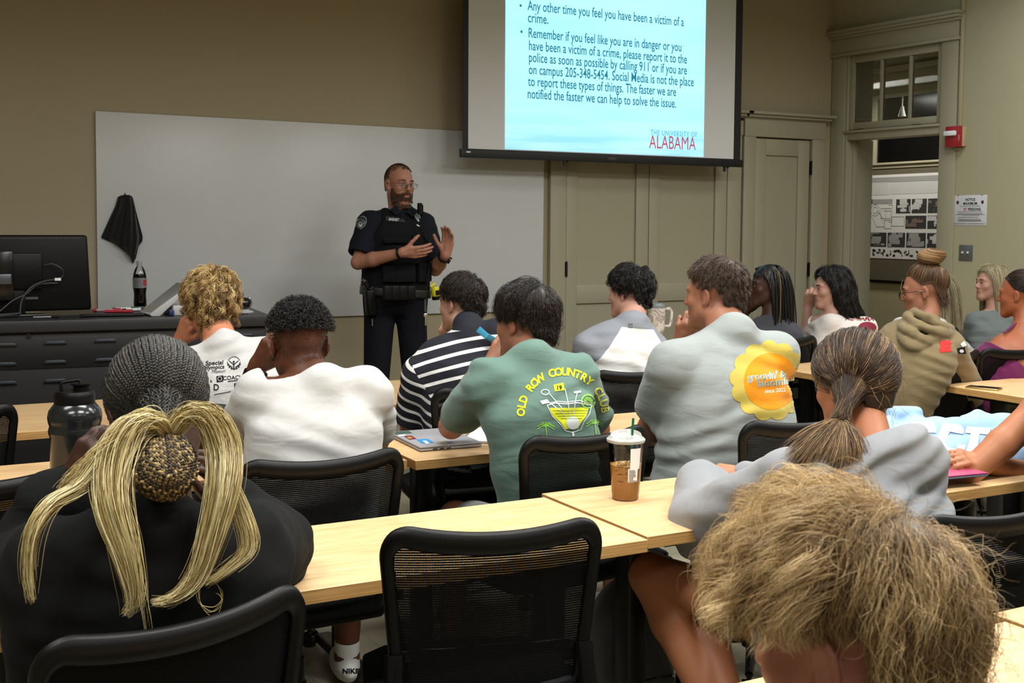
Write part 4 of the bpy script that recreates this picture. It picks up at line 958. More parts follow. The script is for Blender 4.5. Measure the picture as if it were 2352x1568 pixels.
def person(label, head, hyaw=0, hpitch=0, hroll=0, hs=1.0, neck=None, sh=None, hip=(0, 0, .50), ws=(.165, .15, .16, .175, .15), ds=(.10, .10, .11, .115, .075), bend=.03,
           skin_m=None, arms=None, sleeve=.55, shirt=None, shirt_k={}, ears=True, jaw=1.0, nose=1.0, h=.006, collar=.064, ch_=-.03, ar=1.0, legs='long', leg_m=None, wr=.0022, seed=0, shirt_attr=None,
           hem=0, build_shirt=True, name='person', extra=None, shirt_extra=None, neck_r=.056, tank=False, slr=1.0, legang=0, shoes=True, foot_dy=0.0, stand=False, legpts=None, socks=False, shl=.72, kneez=.50, shirt_name='shirt', infl=.0, dy=0.0):
    DY[0] = dy; P = Person(); Hc = pt(head); R = hframe(hyaw, hpitch, hroll); P.Hc, P.R, P.s = Hc, R, hs
    Nb = pt(neck); SL, SR = pt(sh[0]), pt(sh[1]); Hp = pt(hip)
    uz = nrm(Nb - Hp); ux = SR - SL; ux = nrm(ux - uz * (ux @ uz)); uy = np.cross(uz, ux); fr = np.stack([ux, uy, uz], 1); Lt = np.linalg.norm(Nb - Hp); P.fr, P.Hp, P.L, P.Nb = fr, Hp, Lt, Nb
    loc = np.array([Hp[0], Hp[1], 0]); P.loc = loc
    zs = np.array([-.06, .0, .28, .55, .76, .90, 1.0]) * Lt
    w = np.array([ws[0] * .9, ws[0], ws[1], ws[2], ws[3], ws[4], .062]); d_ = np.array([ds[0] * .9, ds[0], ds[1], ds[2], ds[3], ds[4], .055])
    cy = -bend * np.sin(np.pi * np.clip(zs / Lt, 0, 1)); S_m = ((SL + SR) / 2 - Hp) @ ux; cxo = np.interp(zs / Lt, [0, .5, .9, 1], [0, S_m * .5, S_m, 0])
    front, back = d_ * 1.0, d_ * 1.0
    tor_ = lambda g, k=.03: loft(Hp, fr, zs, w + g, front + g, back + g, cy, cxo=cxo, k=k)
    prims = head_prims(Hc, R, hs, jaw, nose, ears=ears)
    nb_in = Nb - uz * .03
    neck_top = Hc + R @ (np.array([0, -.018, -.055]) * hs)
    body = [tor_(-.010), rc(nb_in, neck_top, neck_r + .006, neck_r, k=.03), rc(nb_in - uz * .02, (nb_in + SL) / 2 + uz * .0, .05, .045, k=.035), rc(nb_in - uz * .02, (nb_in + SR) / 2, .05, .045, k=.035), rc((nb_in + SL) / 2, SL, .045, .05, k=.03), rc((nb_in + SR) / 2, SR, .045, .05, k=.03)]
    prims = body + prims; P.arms = []
    arm_w = []
    for i, A in enumerate(arms):
        S_ = (SL, SR)[i]; E_ = pt(A['e']); W_r = pt(A['w']); P.arms.append((S_, E_, W_r))
        prims += [rc(S_, S_ + (E_ - S_) * .5, .050 * ar, .045 * ar, k=.02), rc(S_ + (E_ - S_) * .5, E_, .045 * ar, .038 * ar, k=.015), rc(E_, E_ + (W_r - E_) * .35, .039 * ar, .041 * ar, k=.015), rc(E_ + (W_r - E_) * .35, W_r, .041 * ar, .026 * ar ** .5, k=.015)]
        if A.get('hand'):
            hd = dict(A['hand']); hdir = hd.pop('d'); hn = hd.pop('n')
            if isinstance(hdir, tuple) and len(hdir) == 3 and abs(hdir[0]) > 20: hdir = pt(hdir) - W_r
            prims += hand_prims(W_r, np.array(hdir, float), np.array(hn, float), **hd)
    if extra: prims += extra(P)
    # legs
    if legs:
        fwd = np.array([uy[0], uy[1], 0]); fwd /= np.linalg.norm(fwd); rt = np.array([ux[0], ux[1], 0]); rt /= np.linalg.norm(rt); P.legs = []
        for sx in (-1, 1):
            a = math.radians(legang * sx); fd = fwd * math.cos(a) + rt * math.sin(a)
            hj = Hp + rt * sx * .09 + np.array([0, 0, .0]); kn = hj + fd * .40; kn[2] = kneez; an = kn + fwd * (.04 + foot_dy); an[2] = .09
            if stand: kn = hj + rt * sx * .03 + fwd * .02; kn[2] = .50; an = kn + rt * sx * .03 - fwd * .03; an[2] = .09
            if legpts: kn, an = (np.array(pt(q_2)) for q_2 in legpts[0 if sx < 0 else 1])
            P.legs.append((hj, kn, an, fwd)); prims += [rc(hj, kn, .08, .056, k=.03), rc(kn, kn + (an - kn) * .35, .054, .053, k=.02), rc(kn + (an - kn) * .35, an, .053, .036, k=.02), rc(an, an + fwd * .13 + np.array([0, 0, -.055]), .038, .026, k=.02)]
    o = sdf_obj(name, prims, skin_m, None, h, loc, tint_fn(Hc, R, hs)); tag(o, label, 'person'); P.o = o; P.lab = label
    # shirt
    if build_shirt:
        g = .010 + infl; sp = [tor_(g)]
        for S_ in (() if tank else (SL, SR)):
            mid = (nb_in + S_) / 2; sp += [rc(nb_in - uz * .02, mid, .05 + g, .045 + g, k=.035), rc(mid, S_, .045 + g, (.052 + g) * ar, k=.03)]
        bb0, bb1 = np.minimum(Hp, Nb) - .6, np.maximum(Hp, Nb) + .6
        if not tank:
            for i, (S_, E_, W_r) in enumerate(P.arms):
                v = nrm(E_ - S_); la = np.linalg.norm(E_ - S_)
                if sleeve <= 1:
                    end = S_ + v * la * sleeve; e2 = S_ + v * (la * sleeve + .05)
                    slv = [rc(S_, e2, (.054 + g) * ar * slr, (.052 + g) * ar * slr, k=.03)]
                    r_ = .2
                    def cf(P_, end=end, v=v, S_=S_, la=la):   # cut below the hem, only near this arm
                        ab = E_ - S_; t = np.clip(((P_ - S_) @ ab) / (ab @ ab), 0, 1.3); dist = np.linalg.norm(P_ - S_ - t[:, None] * ab, axis=1)
                        return np.where(dist < .11 * ar, (P_ - end) @ v, -1.0)
                    a_ = end - .12; b_ = end + .12
                    # build the sleeve as its own clipped primitive
                    f0 = slv[0].f
                    def fs(P_, f0=f0, end=end, v=v): return smax(f0(P_), (P_ - end) @ v, .006)
                    sp.append(Pr(fs, slv[0].lo, slv[0].hi, 'u', .03))
                    inn = rc(S_ + v * (la * sleeve - .012), e2 + v * .05, (.044 + g * .5) * ar * slr, (.046 + g * .6) * ar * slr); fi = inn.f
                    sp.append(Pr(fi, inn.lo, inn.hi, 's', .004))
                else:
                    rr = .054 + g; cu = A_c = (arms[i].get('cuff', .9)); wv = E_ + (W_r - E_) * cu
                    sp += [rc(S_, E_, rr * ar, rr * ar * slr, k=.03), rc(E_, E_ + (wv - E_) * .8, rr * ar * slr, (.048 + g) * slr, k=.02), rc(E_ + (wv - E_) * .8, wv, (.042 + g) * slr, .034 + g * .5, k=.015)]
        # neck opening and rib
        up = nrm(neck_top - nb_in)
        if not tank: sp.append(rc(nb_in - up * .01, Nb + up * ch_, collar + .010, collar + .002, k=.03)); ctop_ = Nb + up * (ch_ + collar * .55)
        else: ctop_ = Nb
        if not shirt_extra:
            fc_ = lambda P_: -((ctop_ - up * .002) - P_) @ nrm(up + .35 * uy)
            if not tank: sp.append(Pr(lambda P_: np.where(np.linalg.norm(P_ - Nb, axis=1) < .16, fc_(P_), -1.0), Nb - .16, Nb + .16, 'i', .004))
        nc = rc(nb_in - up * .01, neck_top + up * .05, collar - .006, collar - .004); sp.append(Pr(nc.f, nc.lo, nc.hi, 's', .004))
        if shirt_extra: sp += shirt_extra(P)
        P.tor = tor_; hemz = Hp - uz * .05
        bot = Pr(lambda P_: -(P_ - hemz) @ uz, bb0, bb1, 'i', .01); sp.append(bot)
        lo_, hi_ = np.array([p.lo for p in sp if p.op == 'u']).min(0), np.array([p.hi for p in sp if p.op == 'u']).max(0)
        if wr: sp.append(Pr(wrinkle(wr, fr, Hp, seed=seed), lo_, hi_, 'd'))
        P.shirt = sdf_obj(shirt_name, sp, shirt, o, h, None, shirt_attr(P) if shirt_attr else None)
        P.shirt.data.transform(Matrix.Translation(-Vector(loc.tolist())))
    if legs and leg_m:
        tp = [loft(Hp, fr, np.array([-.09, .0, .12]), np.array([.16, ws[0] + .008, ws[0] + .002]), np.array([.11, ds[0] + .01, ds[0]]), np.array([.11, ds[0] + .01, ds[0]]), [0, 0, 0])]
        for hj, kn, an, fd in P.legs:
            if legs == 'long': tp += [rc(hj, kn, .095, .072, k=.03), rc(kn, an + (kn - an) * .04, .070, .056, k=.02)]
            else:
                e = hj + (kn - hj) * shl; tp.append(rc(hj, e, .098, .082, k=.03))
        t = sdf_obj('trousers' if legs == 'long' else 'shorts', tp, leg_m, o, .010, None); t.data.transform(Matrix.Translation(-Vector(loc.tolist())))
    if legs and shoes:
        for hj, kn, an, fd in P.legs:
            b = an.copy(); b[2] = .035; V = [ell(b + fd * .055 + np.array([0, 0, .012]), (.045, .13, .045), np.stack([np.cross(fd, (0, 0, 1)), fd, (0, 0, 1)], 1)), Pr((lambda P_: .006 - P_[:, 2]), b - .3, b + .3, 'i', .004)]
            if socks: V.insert(1, rc(an - np.array([0, 0, .03]), an + (kn - an) * .12, .040, .041, k=.015))
            t = sdf_obj('shoe', V, SHOE_M, o, .009, None); t.data.transform(Matrix.Translation(-Vector(loc.tolist())))
    P.hair_off = loc
    return P
SHOE_M = mat('shoe_white', '#c9c9c6', .6)
# ---------------------------------------------------------------- hair
def hair_mat(name, stops, rough=.42, spec=.4):
    """stops: list of (position, colour) over a per-strand value"""
    s = N(name); s.set(Roughness=rough); s.b.inputs['Specular IOR Level'].default_value = spec
    a = s.attr('rnd'); cr = s.n('ShaderNodeValToRGB'); s.l(a.outputs['Fac'], cr.inputs[0]); el = cr.color_ramp.elements
    while len(el) < len(stops): el.new(.5)
    for e, (p, c) in zip(el, stops): e.position = p; e.color = lin(c)
    s.l(cr.outputs[0], s.b.inputs['Base Color']); return s.m
def scalp_dirs(n, rs, accept):
    out = []
    while len(out) < n:
        v = rs.randn(4000, 3); v /= np.linalg.norm(v, axis=1, keepdims=True); v = v[accept(v)]; out += list(v)
    return np.array(out[:n])
def shell(D, off=0.0):
    r = np.broadcast_to(SKR, D.shape).copy(); r[:, 2] = np.where(D[:, 2] < 0, .15, SKR[2]); r = r + (off if np.isscalar(off) else off[:, None]); return SKC + D * r
def hairline(v, front=.62, side=-.05, nape=-.62):
    """unit directions on the skull that carry hair"""
    x, y, z = v.T; lim = np.where(y > .05, side + (front - side) * np.clip((y - .22) / .45, 0, 1), np.where(y > -.25, side, side + (nape - side) * np.clip((-y - .25) / .35, 0, 1)))
    return z > lim
def fall_hair(rs, n, K, length, accept, crown=(0, -.55, .83), lift=.35, swirl=.3, grav=.5, curl=(0, .02), noise=.15, layer=(.002, .02), locks=0, lock_r=.01, clump=.6, lenfn=None, comb=None, body=None, adhere=0.0):
    """strands that leave the skull, lie over it and drop; (n,K,3) in head space"""
    G = locks or n; D = scalp_dirs(G, rs, accept); cr = nrm(crown); c = SKC; r = SKR
    p = shell(D); nn = D / np.where(D[:, 2:] < 0, np.array([.075, .095, .15]), SKR); nn /= np.linalg.norm(nn, axis=1, keepdims=True)
    t = D - cr; t -= nn * (t * nn).sum(1, keepdims=True); t /= np.linalg.norm(t, axis=1, keepdims=True) + 1e-6
    sw = np.cross(nn, t); t = t + swirl * sw
    if comb is not None: t = t + np.array(comb)
    t += nn * lift + rs.randn(G, 3) * noise; t /= np.linalg.norm(t, axis=1, keepdims=True)
    Ln = length * (.75 + .5 * rs.rand(G)); 
    if lenfn is not None: Ln = Ln * lenfn(D)
    ds_ = Ln / (K - 1); lay = layer[0] + (layer[1] - layer[0]) * rs.rand(G); path = [p.copy()]; g = np.array([0, 0, -1.0])
    wob = rs.randn(G, 3) * noise
    for k in range(1, K):
        t = t + g * (grav * 13 * ds_)[:, None] + wob * .25 + rs.randn(G, 3) * noise * .35; t /= np.linalg.norm(t, axis=1, keepdims=True)
        p = p + t * ds_[:, None]
        rr = np.broadcast_to(SKR, p.shape).copy(); rr[:, 2] = np.where(p[:, 2] < c[2], .15, SKR[2]); rl = rr + (lay * min(1, k / 2.0))[:, None]
        q = (p - c) / rl; m = np.linalg.norm(q, axis=1); ins = m < 1
        nq = q / rl; nq /= np.linalg.norm(nq, axis=1, keepdims=True); on = c + q / m[:, None] * rl
        ad = np.where(ins, 1.0, adhere * (p[:, 2] > -.08)); p = p + (on - p) * ad[:, None]; ins = ins | (adhere > .5)
        dn = (t * nq).sum(1); t = np.where((ins & ((dn < 0) | (adhere > .5)))[:, None], t - nq * dn[:, None], t); t /= np.linalg.norm(t, axis=1, keepdims=True)
        if body is not None: p = body(p)
        path.append(p.copy())
    G_ = np.stack(path, 1)
    u = np.linspace(0, 1, K)
    if curl[0]:
        T = np.gradient(G_, axis=1); T /= np.linalg.norm(T, axis=2, keepdims=True) + 1e-9; A = np.cross(T, np.array([0, .3, 1.0])); A /= np.linalg.norm(A, axis=2, keepdims=True) + 1e-9; B = np.cross(T, A)
        wl = curl[1] * (.7 + .6 * rs.rand(G)); ph = rs.rand(G) * 6.28; am = curl[0] * (.5 + rs.rand(G)); an = ph[:, None] + 2 * np.pi * Ln[:, None] * u / wl[:, None]; e = np.minimum(1, u * 3)
        G_ = G_ + (A * np.cos(an)[..., None] + B * np.sin(an)[..., None]) * (am[:, None] * e)[..., None]
    if not locks: return G_, rs.rand(n)
    M = n // G; off = rs.randn(G, M, 3) * lock_r; off -= 0
    sh_ = 1 - clump * u ** .8
    out = G_[:, None] + off[:, :, None, :] * sh_[None, None, :, None]
    w = rs.randn(G, M, 3) * .0016; out = out + w[:, :, None, :] * np.sin(u * 9 + rs.rand(G, M, 1) * 6)[..., None]
    rn = (rs.rand(G, 1) * .6 + rs.rand(G, M) * .4)
    return out.reshape(G * M, K, 3), rn.ravel()
def faceclear(p):
    q = p.copy(); z = p[:, 2]; lim = np.interp(z, [-.5, -.10, .03, .085, .115], [-.02, -.005, .02, .06, .12]); q[:, 1] = np.minimum(q[:, 1], lim); return q
def scalp_cap(accept, off=.004, n=72):
    V = []; idx = {}; Fq = []; th = np.linspace(0, np.pi, n // 2 + 1); ph = np.linspace(0, 2 * np.pi, n, endpoint=False)
    T, Ph = np.meshgrid(th, ph, indexing='ij'); D = np.stack([np.sin(T) * np.cos(Ph), np.sin(T) * np.sin(Ph), np.cos(T)], -1).reshape(-1, 3)
    ok = accept(D); P = shell(D, off)
    for i in range(n // 2):
        for j in range(n):
            q = (i * n + j, (i + 1) * n + j, (i + 1) * n + (j + 1) % n, i * n + (j + 1) % n)
            if ok[list(q)].all(): Fq.append(q)
    return P, np.array(Fq)
def put_hair(P, name, parts, mt, radius, cap=None, cap_v=.05, sides=3, label=None):
    """parts: list of (paths (n,K,3) in head space, rnd (n,), radius factor)"""
    Vs = []; Fs = []; Rn = []; b = 0
    if cap is not None:
        V, Fq = cap; Vs.append(V); Fs.append(Fq); Rn.append(np.full(len(V), cap_v)); b += len(V)
    for path, rn, rf in parts:
        K = path.shape[1]; prof = np.interp(np.linspace(0, 1, K), [0, .1, .75, 1], [.8, 1, .9, .35]); V, Fq = strands(path, radius * rf * prof[None, :], sides)
        Vs.append(V); Fs.append(Fq + b); Rn.append(np.repeat(rn, K * sides)); b += len(V)
    V = np.concatenate(Vs); V = P.Hc + (V * P.s) @ P.R.T
    o = arr_mesh(name, V - P.loc, np.concatenate(Fs), mt, P.o, True, {'rnd': ('FLOAT', np.concatenate(Rn))})
    if label: o['label'] = label
    return o
def slerp_paths(rs, D, target, K, lift=(.004, .03), tgt_jit=.004, off0=.002, arch=1.0):
    """strands lying over the skull from root directions D to the point `target` (head space)"""
    T = target; td = nrm((T - SKC) / SKR); u = np.linspace(0, 1, K)[None, :, None]; om = np.arccos(np.clip(D @ td, -1, 1))[:, None, None]
    so = np.sin(om) + 1e-6; d = (np.sin((1 - u) * om) * D[:, None] + np.sin(u * om) * td) / so
    rT = np.linalg.norm((T - SKC)) / np.linalg.norm(td * SKR); l = lift[0] + (lift[1] - lift[0]) * rs.rand(len(D), 1, 1)
    R_ = SKR + off0 + l * np.sin(np.pi * np.minimum(u * 1.15, 1)) * arch; p = SKC + d * R_
    e = np.clip((u - .8) / .2, 0, 1); p = p * (1 - e) + (T + rs.randn(len(D), 1, 3) * tgt_jit) * e
    return p
def decal(P, mt, V2, F2, org, u, v, n, name='print', off=.0016, target=None, maxe=.010, parent=None):
    """lay a flat drawing (V2 in metres, faces F2) onto the shirt by casting rays along -n"""
    import bmesh
    tgt = target or P.shirt; me = tgt.data; bvh = BVHTree.FromPolygons([v_.co[:] for v_ in me.vertices], [tuple(p.vertices) for p in me.polygons]) if not hasattr(tgt, '_x') else None
    key = tgt.name
    if key not in BVHS: BVHS[key] = bvh
    bvh = BVHS[key]
    bm = bmesh.new(); vs_ = [bm.verts.new((a[0], a[1], 0)) for a in V2]
    for f_ in F2:
        try: bm.faces.new([vs_[i] for i in f_])
        except ValueError: pass
    bmesh.ops.triangulate(bm, faces=bm.faces)
    for _ in range(6):
        es = [e for e in bm.edges if e.calc_length() > maxe]
        if not es: break
        bmesh.ops.subdivide_edges(bm, edges=es, cuts=1); bmesh.ops.triangulate(bm, faces=bm.faces)
    org, u, v, n = (np.array(a, float) for a in (org, u, v, n)); org = org - P.loc; ok = {}
    for vt in bm.verts:
        p = org + u * vt.co[0] + v * vt.co[1] + n * .35; hit_, no, ix, dist = bvh.ray_cast(Vector(p.tolist()), Vector((-n).tolist()), .9)
        if hit_ is None: ok[vt] = False; continue
        vt.co = hit_ + Vector(n.tolist()) * off; ok[vt] = True
    bad = [vt for vt in bm.verts if not ok[vt]]
    bmesh.ops.delete(bm, geom=bad, context='VERTS')
    m2 = bpy.data.meshes.new(name); bm.to_mesh(m2); bm.free(); m2.materials.append(mt); o = bpy.data.objects.new(name, m2); COL.objects.link(o); o.parent = parent or tgt; m2.shade_smooth(); return o
BVHS = {}
def pxdecal(P, mt, d, name='print', off=.0016, target=None, maxe=9):
    """a drawing measured on the photo (pixels, y up = -py), printed on the shirt surface"""
    import bmesh
    tgt = target or P.shirt; me = tgt.data
    if tgt.name not in BVHS: BVHS[tgt.name] = BVHTree.FromPolygons([v_.co[:] for v_ in me.vertices], [tuple(p.vertices) for p in me.polygons])
    bvh = BVHS[tgt.name]; bm = bmesh.new(); vs_ = [bm.verts.new((a[0], a[1], 0)) for a in d.V]
    for f_ in d.F:
        try: bm.faces.new([vs_[i] for i in f_])
        except ValueError: pass
    bmesh.ops.triangulate(bm, faces=bm.faces)
    for _ in range(6):
        es = [e for e in bm.edges if e.calc_length() > maxe]
        if not es: break
        bmesh.ops.subdivide_edges(bm, edges=es, cuts=1); bmesh.ops.triangulate(bm, faces=bm.faces)
    O = Vector((CC - P.loc).tolist()); bad = []
    for vt in bm.verts:
        r = Vector(ray(vt.co[0], -vt.co[1]).tolist()).normalized(); h_, no, ix, ds_ = bvh.ray_cast(O, r, 12)
        if h_ is None: bad.append(vt); continue
        if no.dot(r) > 0: no = -no
        vt.co = h_ + no * off
    bmesh.ops.delete(bm, geom=bad, context='VERTS')
    if not len(bm.faces): bm.free(); return None
    m2 = bpy.data.meshes.new(name); bm.to_mesh(m2); bm.free(); m2.materials.append(mt); o = bpy.data.objects.new(name, m2); COL.objects.link(o); o.parent = tgt; m2.shade_smooth(); return o
def fabric_ink(name, color): return cloth_mat(name, color, folds=.2)
class D2:                     # flat drawing
    def __init__(s): s.V = []; s.F = []
    def poly(s, pts): b = len(s.V); s.V += [tuple(p) for p in pts]; s.F += [tuple(i + b for i in t) for t in tessellate_polygon([[Vector((p[0], p[1], 0)) for p in pts]])]; return s
    def line(s, pts, w):
        for (x0, y0), (x1, y1) in zip(pts[:-1], pts[1:]):
            L = math.hypot(x1 - x0, y1 - y0) + 1e-9; nx, ny = -(y1 - y0) / L * w / 2, (x1 - x0) / L * w / 2; ex, ey = (x1 - x0) / L * w * .3, (y1 - y0) / L * w * .3
            s.poly([(x0 - ex + nx, y0 - ey + ny), (x0 - ex - nx, y0 - ey - ny), (x1 + ex - nx, y1 + ey - ny), (x1 + ex + nx, y1 + ey + ny)])
        return s
    def circ(s, x, y, r, n=24, ry=None): return s.poly([(x + r * math.cos(2 * math.pi * k / n), y + (ry or r) * math.sin(2 * math.pi * k / n)) for k in range(n)])
    def ring(s, x, y, r, w, n=32, a0=0, a1=360, ry=None):
        q = [math.radians(a0 + (a1 - a0) * k / n) for k in range(n + 1)]; return s.line([(x + r * math.cos(a), y + (ry or r) * math.sin(a)) for a in q], w)
    def text(s, body, x, y, size, width=None, bold=0, rot=0, align='LEFT', shear=0, sy=1):
        V, F_ = text_mesh(body, size, bold=bold, align=align)
        if not len(V): return s
        if width: V = V * (width / np.ptp(V[:, 0]), 1, 1)
        c, q = math.cos(rot), math.sin(rot); b = len(s.V); s.V += [(x + (a[0] + shear * a[1]) * c - a[1] * sy * q, y + (a[0] + shear * a[1]) * q + a[1] * sy * c) for a in V]; s.F += [tuple(i + b for i in f) for f in F_]; return s
    def arctext(s, body, cx_, cy_, r, a0, a1, size, bold=0, sx=1):
        n = len(body)
        for k, ch in enumerate(body):
            if ch == ' ': continue
            a = math.radians(a0 + (a1 - a0) * k / (n - 1)); V, F_ = text_mesh(ch, size, bold=bold, align='CENTER'); V = V * (sx, 1, 1)
            rot = a - math.pi / 2; c, q = math.cos(rot), math.sin(rot); x, y = cx_ + r * math.cos(a), cy_ + r * math.sin(a); b = len(s.V)
            s.V += [(x + p[0] * c - p[1] * q, y + p[0] * q + p[1] * c) for p in V]; s.F += [tuple(i + b for i in f) for f in F_]
        return s
SK_PALE = skin('skin_fair', '#ae8876'); SK_MID = skin('skin_tan', '#95674f'); SK_DARK = skin('skin_brown', '#5a3522', '#5a2a24'); SK_DEEP = skin('skin_deep', '#3c241a', '#4a2622')
# ================================================================ the audience
JEAN = cloth_mat('denim', '#1c2130'); KHAKI = cloth_mat('shorts_grey', '#8e9290'); BLKP = cloth_mat('black_trousers', '#0b0b0d')
FIST = dict(curl=(70, 75, 45), spread=0, thumb=(20, 30)); REST = dict(curl=(22, 28, 18), spread=4, thumb=(38, 20))
H_DK = hair_mat('hair_dark_brown', [(0, '#0f0a07'), (.5, '#1d1510'), (1, '#3f3025')])
H_BK = hair_mat('hair_black', [(0, '#060505'), (.6, '#100d0c'), (1, '#2c2724')])
def q_(*a): return [(x, -y) for x, y in a]
def short_len(v): return np.clip(.55 + .75 * v[:, 2], .32, 1.25)
# --- green t-shirt
def green():
    P = person('person in a faded green t-shirt with a yellow cocktail print, elbow on the laptop', head=(1206, 740, 3.12), hyaw=-24, hpitch=6, hs=.97, neck=(1222, 812, 3.03), sh=((1122, 880, 3.04), (1318, 862, 3.0)), hip=(1.83, 3.12, .5), dy=.12,
               ws=(.16, .155, .165, .17, .14), bend=.045, skin_m=SK_MID, sleeve=.72, ar=1.08, slr=1.08, shirt=cloth_mat('tee_green', '#5f7a70'), legs='short', leg_m=KHAKI, legang=14, seed=3, h=.0055, wr=.0036,
               arms=[dict(e=(1037, 978, 3.42), w=(1128, 838, 3.34), hand=dict(d=(1165, 800, 3.32), n=(-.3, -.6, .5), side=-1, curl=(40, 50, 30))), dict(e=(1372, 985, 3.34), w=(1200, 900, 3.42), hand=dict(d=(1160, 830, 3.36), n=(.5, -.5, .4), **FIST))])
    rs = np.random.RandomState(5); acc = lambda v: hairline(v, .6, -.05, -.62)
    a, r1 = fall_hair(rs, 8000, 10, .07, acc, crown=(.15, -.55, .8), lift=.2, swirl=.35, grav=.55, noise=.05, layer=(.006, .020), locks=500, lock_r=.006, clump=.25, adhere=.8, lenfn=short_len)
    put_hair(P, 'hair', [(a, r1, 1)], H_DK, .0006, scalp_cap(acc, .012))
    yl = fabric_ink('ink_yellow', '#d8de2a'); wh = fabric_ink('ink_white', '#cfd6d0'); gn = fabric_ink('ink_lime', '#86c24a')
    d = D2(); d.arctext('OLD ROW COUNTRY CLUB', 1293, -950, 88, 178, 6, 25, bold=.9, sx=.92); pxdecal(P, yl, d, 'print_lettering')
    d = D2(); d.poly(q_((1262, 937), (1352, 935), (1346, 955), (1334, 970), (1326, 984), (1298, 985), (1288, 970), (1270, 955))); d.poly(q_((1271, 884), (1294, 879), (1296, 896), (1274, 899))); pxdecal(P, yl, d)
    d = D2(); lw = 1.8
    d.line(q_((1256, 930), (1268, 955), (1288, 975), (1298, 988), (1314, 993), (1333, 986), (1340, 968), (1353, 950), (1357, 930)), lw)
    d.line(q_((1256, 931), (1275, 926), (1300, 928), (1325, 925), (1357, 930)), lw * 1.3); d.line(q_((1262, 926), (1280, 922), (1300, 924), (1330, 920), (1350, 926)), lw)
    d.circ(1315, -971, 14.5); d.line(q_((1315, 992), (1316, 1000)), 5)
    for a, b in (((1262, 905), (1292, 940)), ((1297, 893), (1304, 925)), ((1325, 903), (1320, 924)), ((1262, 925), (1294, 950)), ((1294, 950), (1306, 968)), ((1304, 925), (1308, 955)), ((1320, 924), (1316, 955))): d.line(q_(a, b), lw)
    d.ring(1252, -901, 9, 2, 16, ry=6); d.poly(q_((1240, 921), (1256, 917), (1263, 925), (1245, 929))); d.line(q_((1319, 902), (1332, 900)), 5)
    pxdecal(P, wh, d, off=.0026)
    d = D2(); d.ring(1350, -922, 15, 3.5, 24); d.circ(1350, -922, 10)
    for cx_, cy_ in ((1253, 978), (1365, 972)):
        for an in (15, 50, 88, 125, 160, 200, -20):
            a = math.radians(an); d.line([(cx_, -cy_), (cx_ + 10 * math.cos(a), -cy_ + 8 * math.sin(a) + 2), (cx_ + 20 * math.cos(a), -cy_ + 9 * math.sin(a) - 4)], 2.3)
        d.line([(cx_, -cy_), (cx_ + 3, -cy_ - 24)], 2.3)
    pxdecal(P, gn, d, off=.002)
    d = D2(); d.text('19', 1277, -895, 13, bold=.4); pxdecal(P, fabric_ink('ink_dark', '#23302c'), d, 'print_lettering', off=.003)
    d = D2()
    for a in range(0, 180, 45): a = math.radians(a); d.line([(1350 + 10 * math.cos(a), -922 + 10 * math.sin(a)), (1350 - 10 * math.cos(a), -922 - 10 * math.sin(a))], 1)
    for y in (943, 949, 955, 961): d.line(q_((1268 + (y - 943) * 1.1, y), (1350 - (y - 943) * .8, y)), 1)
    pxdecal(P, fabric_ink('ink_olive', '#5d7a3a'), d, off=.0028)
green()
# --- sunflower t-shirt
def sunflower():
    P = person('large person in a pale grey t-shirt with a yellow flower and orange disc print', head=(1642, 677, 3.14), hyaw=-26, hpitch=3, hs=1.03, neck=(1678, 752, 3.03), sh=((1548, 842, 3.03), (1778, 818, 2.98)), hip=(2.52, 3.16, .5), dy=.13,
               ws=(.235, .235, .225, .205, .165), ds=(.17, .18, .165, .14, .085), bend=.05, skin_m=SK_MID, sleeve=.72, ar=1.25, slr=1.1, neck_r=.066, collar=.076, shirt=cloth_mat('tee_pale_grey', '#8f9593'), legs='short', leg_m=KHAKI, legang=14, seed=8, h=.006, wr=.0028, jaw=1.1,
               arms=[dict(e=(1496, 985, 3.22), w=(1560, 1012, 3.45), hand=dict(d=(1, .1, 0), n=(0, -.2, 1), **REST)), dict(e=(1640, 900, 3.46), w=(1566, 792, 3.40), hand=dict(d=(1580, 728, 3.36), n=(-.6, -.7, .1), side=1, curl=(45, 55, 30), thumb=(25, 15)))])
    rs = np.random.RandomState(7); acc = lambda v: hairline(v, .6, .0, -.55)
    a, r1 = fall_hair(rs, 9000, 8, .038, acc, crown=(.1, -.5, .85), lift=.45, swirl=.3, grav=.45, noise=.12, layer=(.003, .012), locks=560, lock_r=.005, clump=.5, adhere=.35, lenfn=short_len)
    put_hair(P, 'hair', [(a, r1, 1)], hair_mat('hair_brown', [(0, '#2b1f16'), (.5, '#443326'), (1, '#6f5b48')]), .0006, scalp_cap(acc, .007), .25)
    yl = fabric_ink('ink_petal', '#b9a64c'); og = fabric_ink('ink_orange', '#d98708'); wh = fabric_ink('ink_cream', '#dfd8c0'); gy = fabric_ink('ink_greygreen', '#7f8f84')
    d = D2(); cx_, cy_ = 1768, 874
    for k in range(13):
        a = 2 * math.pi * k / 13 + .15; d.circ(cx_ + 70 * math.cos(a), -cy_ - 0 + 70 * math.sin(a), 23, 20)
    d.circ(cx_, -cy_, 72, 40); pxdecal(P, yl, d)
    d = D2(); d.circ(1770, -876, 62, 48, ry=65); pxdecal(P, og, d, off=.0024)
    for mt, o_, b_ in ((wh, .0030, .9), (gy, .0036, .1)):
        d = D2(); d.text('groovin\' &', 1717, -875, 22, width=90, bold=b_, rot=.10); d.text('bloomin\'', 1738, -888, 22, width=82, bold=b_, rot=.08); pxdecal(P, mt, d, 'print_lettering', off=o_)
    d = D2(); d.text('since 2022', 1755, -903, 13, width=48, bold=.25, rot=.08); pxdecal(P, wh, d, 'print_lettering', off=.003)
sunflower()
